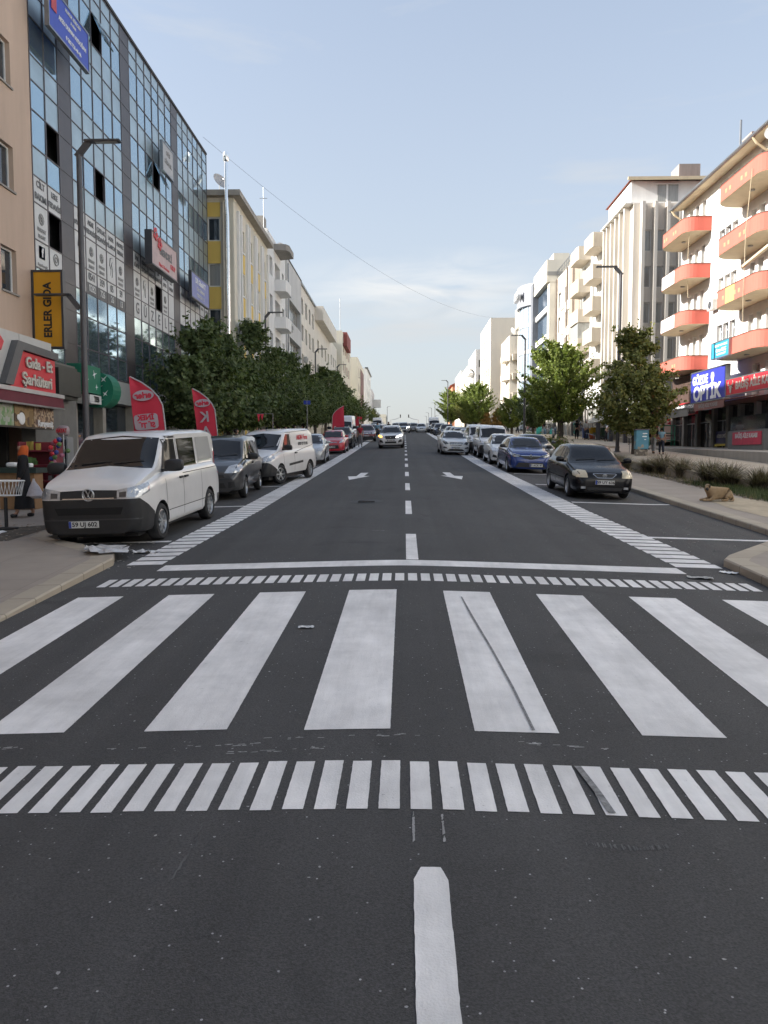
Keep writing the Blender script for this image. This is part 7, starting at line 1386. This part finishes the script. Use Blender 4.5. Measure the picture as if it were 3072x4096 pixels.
for i,(x0,x1,y0,y1,hh,lb) in enumerate(((10.4,12.2,60,60.4,.4,'low beige retaining wall behind the dark small van'),(12.3,13.6,50.2,50.5,.14,'bright low kerb wall behind the small round sign'))):
    o=MB().box(x0,x1,y0,y1,gp(0,y0)+PZ-.2,gp(0,y0)+PZ+hh).build('low_wall',PLAZA,origin=(x0,y0,gp(0,y0)+PZ),bevel=.02); tag(o,lb,'wall')
# scooter
sc_=thing('motor_scooter','grey motor scooter parked by the thick tree trunk','scooter',(13.1,69.8,zR(0,69.8)),R(-15)); GSC=paint('scooter_grey',(.16,.17,.17))
for y in (-.55,.55): m=MB(); m.lathe([(.14,-.05),(.2,-.055),(.25,-.03),(.25,.03),(.2,.055),(.14,.05),(.14,-.05)],(0,y,.25),'x',18); wq=m.build('wheel',TYRE,sc_,smooth=True); m=MB(); m.lathe([(.001,.03),(.14,.03)],(0,y,.25),'x',12); m.build('rim',RIM,wq)
skinmesh([[(0,-.42,.45,.10),(0,-.36,.62,.13),(0,-.33,.85,.10)],[(0,-.42,.45,.10),(0,-.1,.30,.14),(0,.25,.5,.17),(0,.6,.62,.12)]],sc_,'body',GSC,1); m=MB(); m.rbox((0,.32,.76),.14,.36,.06,.6); m.build('seat',BLACKP,sc_,smooth=True)
m=MB(); m.tube([(-.32,-.28,1.02),(0,-.33,.98),(.32,-.28,1.02)],.018,6); m.tube([(0,-.36,.95),(0,-.55,.3)],.03,6); m.build('handlebar',STEEL,sc_,smooth=True); m=MB(); m.ball((0,-.47,.88),.08,n=6); m.build('headlight',LENS,sc_,smooth=True)
# wheelbarrow with yellow tub
wb=thing('wheelbarrow','olive wheelbarrow next to the man in the white cap','wheelbarrow',(17.1,70.6,zR(0,70.6)),R(60)); m=MB(); m.lathe([(.001,.32),(.2,.32),(.42,.62),(.44,.62),(.44,.64),(.40,.64)],n=16); m.build('tray',mat('barrow_olive',(.10,.12,.08),.6),wb); m=MB(); m.lathe([(.1,-.03),(.18,-.04),(.2,0),(.18,.04),(.1,.03)],(0,-.5,.2),'x',14); m.build('wheel',TYRE,wb)
m=MB(); [m.tube([(q*.12,-.5,.2),(q*.3,.3,.42),(q*.34,.95,.6)],.018,5) for q in (-1,1)]; [m.tube([(q*.28,.25,.4),(q*.28,.3,0)],.018,5) for q in (-1,1)]; m.build('frame',STEEL,wb)
t=thing('yellow_tub','yellow plastic tub standing in an orange red bucket','tub',(17.35,73.5,zR(0,73.5))); m=MB(); m.lathe([(.001,.5),(.28,.5),(.34,1.0),(.37,1.0),(.37,1.06),(.33,1.06)],n=16); m.build('tub',mat('tub_yellow',(.62,.36,.02),.5),t); m=MB(); m.lathe([(.001,0),(.24,0),(.32,.5),(.30,.5)],n=16); m.build('bucket',mat('bucket_orange',(.45,.08,.03),.5),t)
for i,(x,y,cc,lb) in enumerate(((18.0,72,(.03,.09,.05),'dark green waste bin behind the bending people'),(16.9,74.3,(.05,.10,.30),'blue waste bin behind the man in the white cap'))):
    b=thing('waste_bin',lb,'waste bin',(x,y,zR(0,y))); m=MB(); m.prism([(-.4,-.35,.12),(.4,-.35,.12),(.46,-.4,1.2),(-.46,-.4,1.2)],(0,.75,0)); m.build('body',mat(f'bin_{i}',cc,.5),b,bevel=.02); m=MB(); m.rbox((0,0,1.26),.5,.44,.07,.5); m.build('lid',mat(f'bin_{i}',cc,.5),b); m=MB(); [m.lathe([(.001,-.03),(.09,-.03),(.09,.03),(.001,.03)],(q*.36,.3,.09),'x',10) for q in (-1,1)]; m.build('wheels',TYRE,b); b.scale=(.62,.62,.8)
# gas bottles and bicycles by the shops
def bottle(x,y,c,s,lb,cat='gas bottle',grp='bottles and jars in front of the far right shop'):
    b=thing('gas_bottle',lb,cat,(x,y,zR(0,y)),0,grp); m=MB(); m.lathe([(.001,0),(.15*s,.0),(.155*s,.05),(.155*s,.48*s),(.12*s,.6*s),(.04*s,.66*s),(.001,.66*s)],n=12); m.build('body',mat('bottle_'+str(c[:3]),c,.4),b,smooth=True); m=MB(); m.lathe([(.09*s,.62*s),(.09*s,.75*s)],n=10); m.build('collar',STEEL,b); return b
b0_=bottle(16.6,98,(.05,.42,.36),2.2,'tall turquoise gas bottle, largest of the group by the bicycles'); 
for i in range(14): bottle(16.9+.33*(i%7),97.2+.5*(i//7)+(i%3)*.2,((.22,.26,.28),(.10,.16,.22),(.30,.30,.30),(.05,.35,.32))[i%4],.9+.15*(i%3),f'small {("grey","dark blue","pale","teal")[i%4]} gas bottle, number {" one two three four five six seven".split(" ")[1+i%7]} from the left in the {"back" if i>6 else "front"} row')
def bike(x,y,rz,c,lb,s=1):
    b=thing('bicycle',lb,'bicycle',(x,y,zR(0,y)+.35),rz,'bicycles displayed by the far right shop'); 
    for q in (-.52,.52):
        m=MB(); m.tube([(0,q+.33*math.cos(k*PI/10),.33+.33*math.sin(k*PI/10)) for k in range(21)],.025,5); w_=m.build('wheel',TYRE,b); m=MB(); [m.tube([(0,q,.33),(0,q+.31*math.cos(k*PI/5),.33+.31*math.sin(k*PI/5))],.006,3) for k in range(10)]; m.build('spokes',STEEL,w_)
    m=MB(); P={'a':(0,-.52,.33),'h':(0,-.40,.85),'b':(0,.0,.30),'s':(0,.14,.80),'r':(0,.52,.33)}; [m.tube([P[u],P[v]],.03,5) for u,v in ('ah','hb','hs','bs','br','rs')]; m.build('frame',c,b); m=MB(); m.rbox((0,.17,.88),.08,.14,.03,.7); m.build('saddle',BLACKP,b); m=MB(); m.tube([(-.28,-.38,.95),(0,-.42,.93),(.28,-.38,.95)],.015,5); m.build('handlebar',BLACKP,b)
bike(16.9,99.6,R(78),P_RED,'red bicycle raised above the gas bottles'); bike(17.9,99.9,R(95),P_BLACK,'dark bicycle right of the red one'); bike(15.6,100.6,R(85),PNK,'pink bicycle left of the red one')
o=MB().box(15.0,18.6,98.9,101.2,gp(0,99)+PZ,gp(0,99)+PZ+.34).build('display_plinth',WH2,origin=(15,98.9,gp(0,99)+PZ),bevel=.02); tag(o,'white low plinth carrying the bicycles','plinth')
ms=thing('mannequin_poster','bright white lit panel with a grey clothed figure beside a far right shop door','poster',(16.8,122,zR(0,122))); m=MB(); m.box(-.9,.9,0,.1,.2,3.4); m.build('panel',WH2,ms); m=MB(); m.prism([(-.25,-.004,1.7),(.25,-.004,1.7),(.3,-.004,2.5),(.12,-.004,2.75),(.15,-.004,3.0),(0,-.004,3.15),(-.15,-.004,3.0),(-.12,-.004,2.75),(-.3,-.004,2.5)],(0,-.01,0)); m.prism([(-.2,-.004,.5),(-.05,-.004,.5),(.0,-.004,1.5),(.05,-.004,.5),(.18,-.004,.5),(.2,-.004,1.69),(-.2,-.004,1.69)],(0,-.01,0)); m.build('figure',GI,ms)
wt=thing('white_table','low white table on the pavement in front of the far right shops','table',(15.2,112,zR(0,112))); MB().box(-1,1,-.4,.4,.7,.76).build('top',WHITE,wt); [MB().box(a-.03,a+.03,b-.03,b+.03,0,.699).build('leg',WHITE,wt) for a in (-.9,.9) for b in (-.3,.3)]
# green stands by the optician
gsn=thing('green_trolley','green metal frame trolley with benches before the beauty poster','trolley',(16.4,50.5,zR(0,50.5)+.15)); m=MB()
for x in (-.7,0,.7): m.tube([(x,0,0),(x,0,1.3)],.03,6); m.tube([(x,.6,0),(x,.6,1.3)],.03,6)
for z in (.35,.8,1.28): m.tube([(-.7,0,z),(.7,0,z)],.025,5); m.tube([(-.7,.6,z),(.7,.6,z)],.025,5)
m.build('frame',mat('green_enamel',(.03,.22,.13),.5),gsn); m=MB(); m.box(-.7,.9,0,.6,.6,.66); m.box(-.7,.9,0,.6,.3,.33); m.build('shelf',BRN,gsn)
# ================= left pavement things
bk=thing('wire_basket','white wire basket on a black stand by the kerb trench, cut by the left edge','basket',(-7.75,15.1,zL(-7.7,15.1))); m=MB(); m.tube([(0,0,.03),(0,0,.62)],.035,8); m.lathe([(.001,0),(.22,0),(.22,.03),(.001,.04)],n=14); m.build('stand',BLACKP,bk); m=MB()
def rr(z,a,b): return [(a*math.cos(k*PI/12),b*math.sin(k*PI/12),z) for k in range(25)]
m.tube(rr(.94,.36,.25),.016,6); m.tube(rr(.66,.30,.2),.01,5)
for k in range(30): a=k*PI/15; m.tube([(.36*math.cos(a),.25*math.sin(a),.94),(.30*math.cos(a+.12),.2*math.sin(a+.12),.66)],.006,4)
m.build('basket',WHITE,bk)
rk=thing('shop_rack','red display rack with small goods outside the grocery','rack',(-9.45,20.3,zL(-9.4,20.2)),R(5)); m=MB()
for z in (.12,.52,.92,1.3): m.box(-.45,.45,-.25,.25,z,z+.04)
m.box(-.48,-.44,-.27,.27,0,1.55); m.box(.44,.48,-.27,.27,0,1.55); m.box(-.44,.44,.22,.27,0,1.55); m.build('frame',mat('shaded_rack_red',(.17,.012,.025),.5),rk); rs=random.Random(8)  # rack red darkened, shade of the shop front put into the colour
for k in range(22): m=MB(); z=(.161,.561,.961,1.341)[k%4]; x=rs.uniform(-.38,.38); m.box(x-.05,x+.05,-.2,-.1,z,z+rs.uniform(.08,.22)); m.build('goods',[STK,GI,mat('goods_green',(.1,.2,.06),.5),mat('goods_yellow',(.4,.3,.06),.5)][k%4],rk)
cb=thing('display_table','wooden display counter with dark green top in front of the grocery door','counter',(-9.15,18.6,zL(-9.1,18.6))); MB().box(-.5,.5,-.3,.3,.86,.98).build('top',mat('dark_green_top',(.02,.04,.035),.5),cb); MB().box(-.42,.42,-.22,.22,0,.859).build('base',mat('wood',(.30,.17,.08),.6,var=.2,sc=6,streak=.2),cb); MB().rbox((-.2,0,1.05),.14,.1,.06,.6).rbox((.2,-.05,1.04),.1,.1,.05,.4).build('goods',WHITE,cb)
bc=[REDP,mat('ball_blue',(.03,.05,.22),.35),mat('ball_green',(.10,.18,.05),.35),mat('ball_pink',(.35,.12,.18),.35)]
bn=thing('ball_rack','bunch of small coloured balls hanging in nets beside the grocery','balls',(-8.75,19.7,zL(-8.8,19.7))); MB().tube([(.1,.15,0),(.1,.15,1.75)],.02,6).build('pole',STEEL,bn)
rs=random.Random(12)
for k in range(22): z=.78+k*.04; MB().ball((rs.uniform(-.2,.24),rs.uniform(-.12,.1),z),.062,n=7).build('ball',bc[k%4],bn,smooth=True)
vm_=thing('water_fridge','grey drinks fridge with pink lettered round top beside the grocery','fridge',(-10.55,24.3,zL(-10.5,24.3))); MB().box(-.35,.35,-.3,.3,0,1.85).build('cabinet',mat('fridge_grey',(.22,.23,.23),.4),vm_,bevel=.03); MB().box(-.28,.28,-.31,-.302,.25,1.75).build('glass_door',DGL,vm_); MB().rbox((0,-.1,2.06),.36,.16,.2,.7).build('header',mat('header_pink',(.34,.27,.28),.5),vm_,smooth=True); text('HAYAT',.2,REDP,vm_,(0,-.275,2.06),(1,0,0),UP,.006,.008,world=False); vm_.scale=(.52,.8,.86)
for k in range(9): MB().lathe([(.001,0),(.045,0),(.045,.2),(.015,.25),(.001,.27)],((k%3-1)*.17,-.36,.4+.45*(k//3)),n=8).build('bottle_print',WHITE,vm_)
# litter
def scrap(n,lb,x,y,z,s,m_,sd,cat='litter'):
    rs=random.Random(sd); bm=bmesh.new(); bmesh.ops.create_grid(bm,x_segments=9,y_segments=6,size=.5)
    for v in bm.verts: v.co.x=v.co.x*s*1.6+rs.uniform(-.04,.04)*s; v.co.y=v.co.y*s+rs.uniform(-.08,.08)*s; v.co.z=abs(rs.gauss(0,.055))*s+.006
    me=bpy.data.meshes.new(n); bm.to_mesh(me); bm.free(); me.materials.append(m_); o=linkmesh(n,me,None,(x,y,z)); o.rotation_euler.z=rs.uniform(0,3); tag(o,lb,cat); return o
FILM=mat('plastic_film',(.50,.50,.50),.2,var=.15,sc=15,spec=.8); scrap('plastic_wrap','crumpled clear plastic film lying on the kerb corner in front of the white van',-4.75,12.35,gz(-4.7,12.3)+PV,.62,FILM,1); scrap('plastic_wrap','small torn plastic piece on the asphalt beside the left kerb corner',-4.2,12.75,gz(-4.2,12.7),.28,FILM,2)
scrap('paper_sheet','torn white paper sheet on the dirt by the basket stand, nearest the kerb',-7.9,14.35,gz(-7.9,14.3)+PV,.5,WHITE,3); scrap('paper_sheet','crumpled white paper on the dirt at the left edge behind the other sheet',-8.15,14.7,gz(-8,14.7)+PV,.45,WHITE,4)
scrap('paper_scrap','small white scrap in the dirt trench near the van bumper',-6.95,15.3,gz(-7,15.3)+PV,.12,WHITE,5); scrap('bottle_cap','silver crushed foil on the asphalt between the zebra bars',-.98,7.75,gz(-1,7.75)+.002,.10,FILM,6)
scrap('flat_paper','flat grey paper with a string lying across the last edge blocks on the right',4.03,10.75,gz(4,10.7)+.002,.2,mat('grey_paper',(.36,.36,.35),.8),7); scrap('paper_scrap','small pale scrap beside the right kerb corner',4.6,11.2,gz(4.6,11.2)+.002,.15,WHITE,8); scrap('yellow_leaf','flat yellowish scrap on the asphalt by the right bay line',6.3,13.7,gz(6.3,13.7)+.002,.13,mat('pale_yellow',(.5,.46,.28),.8),9)
rs=random.Random(77); m=MB()
for k in range(260):
    q=rs.random(); x,y=(rs.uniform(-6,-3.9),rs.uniform(11.2,14)) if q<.5 else ((rs.uniform(4.5,7),rs.uniform(11,18)) if q<.8 else (rs.uniform(-8.5,-7),rs.uniform(13.5,15.5))); z=gz(x,y)+(PV if abs(x)>6.6 else 0); s=rs.uniform(.004,.016); m.rbox((x,y,z+s*.4),s*rs.uniform(1,2),s,s*.4,.8,n=4)
tag(m.build('street_crumbs',mat('crumb',(.32,.31,.29),.8,var=.4,sc=30)),'tiny pale crumbs and chips scattered along the kerbs','debris',kind='stuff')
# ================= feather flags
FR=mat('flag_red',(.62,.035,.07),.7,var=.06); FE=mat('flag_edge',(.42,.42,.42),.6,var=0); FW=mat('flag_grey',(.45,.40,.44),.7,var=.04)
def feather(x,y,h,w,lean,lines,label,rz=0,slim=False):
    r=thing('feather_flag',label,'banner',(x,y,zL(x,y)),rz,'red feather banners on the left kerb'); tx=-math.sin(lean); P=[]; r.rotation_euler.y=-.10 if not rz else 0
    for k in range(15): t=k/14; z=h*t; P.append((-lean*z*.0-(.0 if t<.7 else w*.98*((t-.7)/.3)**1.7)+(-.10*h*t*lean),0,z*(1 if t<.7 else 1-.04*((t-.7)/.3)**2)))
    MB().tube(P,.022,6).build('pole',FE,r,smooth=True)
    V=[];F=[];nx=9; rows_=[(P[k],k/14) for k in range(3,15)]
    for (p,t) in rows_:
        xl=-w-.10*h*lean*.6 -(.12*(1-t) if not slim else 0)
        xl=min(xl,p[0]-.01)
        for i in range(nx): q=i/(nx-1); xx=p[0]+(xl-p[0])*q; V.append((xx,.03*math.sin(6*q+5*t)*q,p[2]-.10*h*0))
    for a in range(len(rows_)-1):
        for i in range(nx-1): F.append((a*nx+i,a*nx+i+1,(a+1)*nx+i+1,(a+1)*nx+i))
    m=MB(); m.add(V,F); m.build('cloth',FR,r,smooth=True)
    for (kind,cx,cz,s,txt_) in lines:
        yb=-.05
        if kind=='box': m=MB(); m.rbox((cx,yb,cz),.34,.006,.22,.35,10); q=m.build('print_panel',FW,r); 
        if kind=='oval': m=MB(); m.ball((cx,yb,cz),.3,n=10,sc=(1,.02,.5)); q=m.build('print_oval',FW,r,smooth=True)
        for j,tt in enumerate(txt_): text(tt,s,FR if kind!='plain' else FW,r,(cx,yb-.012,cz+(len(txt_)-1)*s*.55-j*s*1.1),(-1,0,0),UP,.002,.01,world=False)
    return r
f1=feather(-6.5,22.0,3.55,.84,.0,[('oval',-.50,2.85,.24,['erler']),('box',-.50,2.12,.20,['İNEK','SÜTÜ'])],'red feather flag with mirrored İNEK SÜTÜ panel right behind the white van roof')
f2=feather(-6.82,29.4,3.5,.76,.0,[('oval',-.42,2.78,.24,['erler']),('plain',-.40,2.25,.55,['K']),('plain',-.40,1.70,.55,['A'])],'red feather flag with large pale K and A letters',slim=True)
f3=feather(-5.75,62.5,3.3,.9,.25,[],'plain red feather flag left of the high roof van',R(180))
f4=feather(-6.9,124,4.2,.9,.2,[],'small red and white flag far down the left kerb under the trees')
bsn=thing('street_name_sign','small blue street sign half hidden in the left tree leaves','sign',(-6.4,52,zL(-6.4,52))); MB().tube([(0,0,0),(0,0,3.4)],.03,6).build('post',STEEL,bsn); MB().box(-.22,.22,-.02,.02,3.1,3.35).build('plate',PB,bsn)
rsn=thing('red_round_sign','red and white sign plate between trees beyond the high roof van','sign',(-5.2,92,gz(-5.2,92))); MB().tube([(0,0,0),(0,0,2.6)],.03,6).build('post',STEEL,rsn); MB().box(-.28,.28,-.02,.02,2.2,2.5).build('plate',REDP,rsn)
pf=thing('red_flag_string','red pennant bunch hanging above the bakery van roof','pennant',(-5.6,30,zL(-5.6,30)+1.95)); m=MB(); 
for k in range(2): m.prism([(k*.13,0,.35),(k*.13+.12,0,.35),(k*.13+.06,.02,.05+.05*(k%2))],(0,.01,0))
m.build('pennants',FR,pf); MB().tube([(-.1,0,.36),(.6,0,.36)],.008,4).build('string',STEEL,pf); MB().tube([(.6,0,.36),(.6,0,-1.95)],.015,5).build('post',STEEL,pf)
bpy.data.scenes.remove(TS)
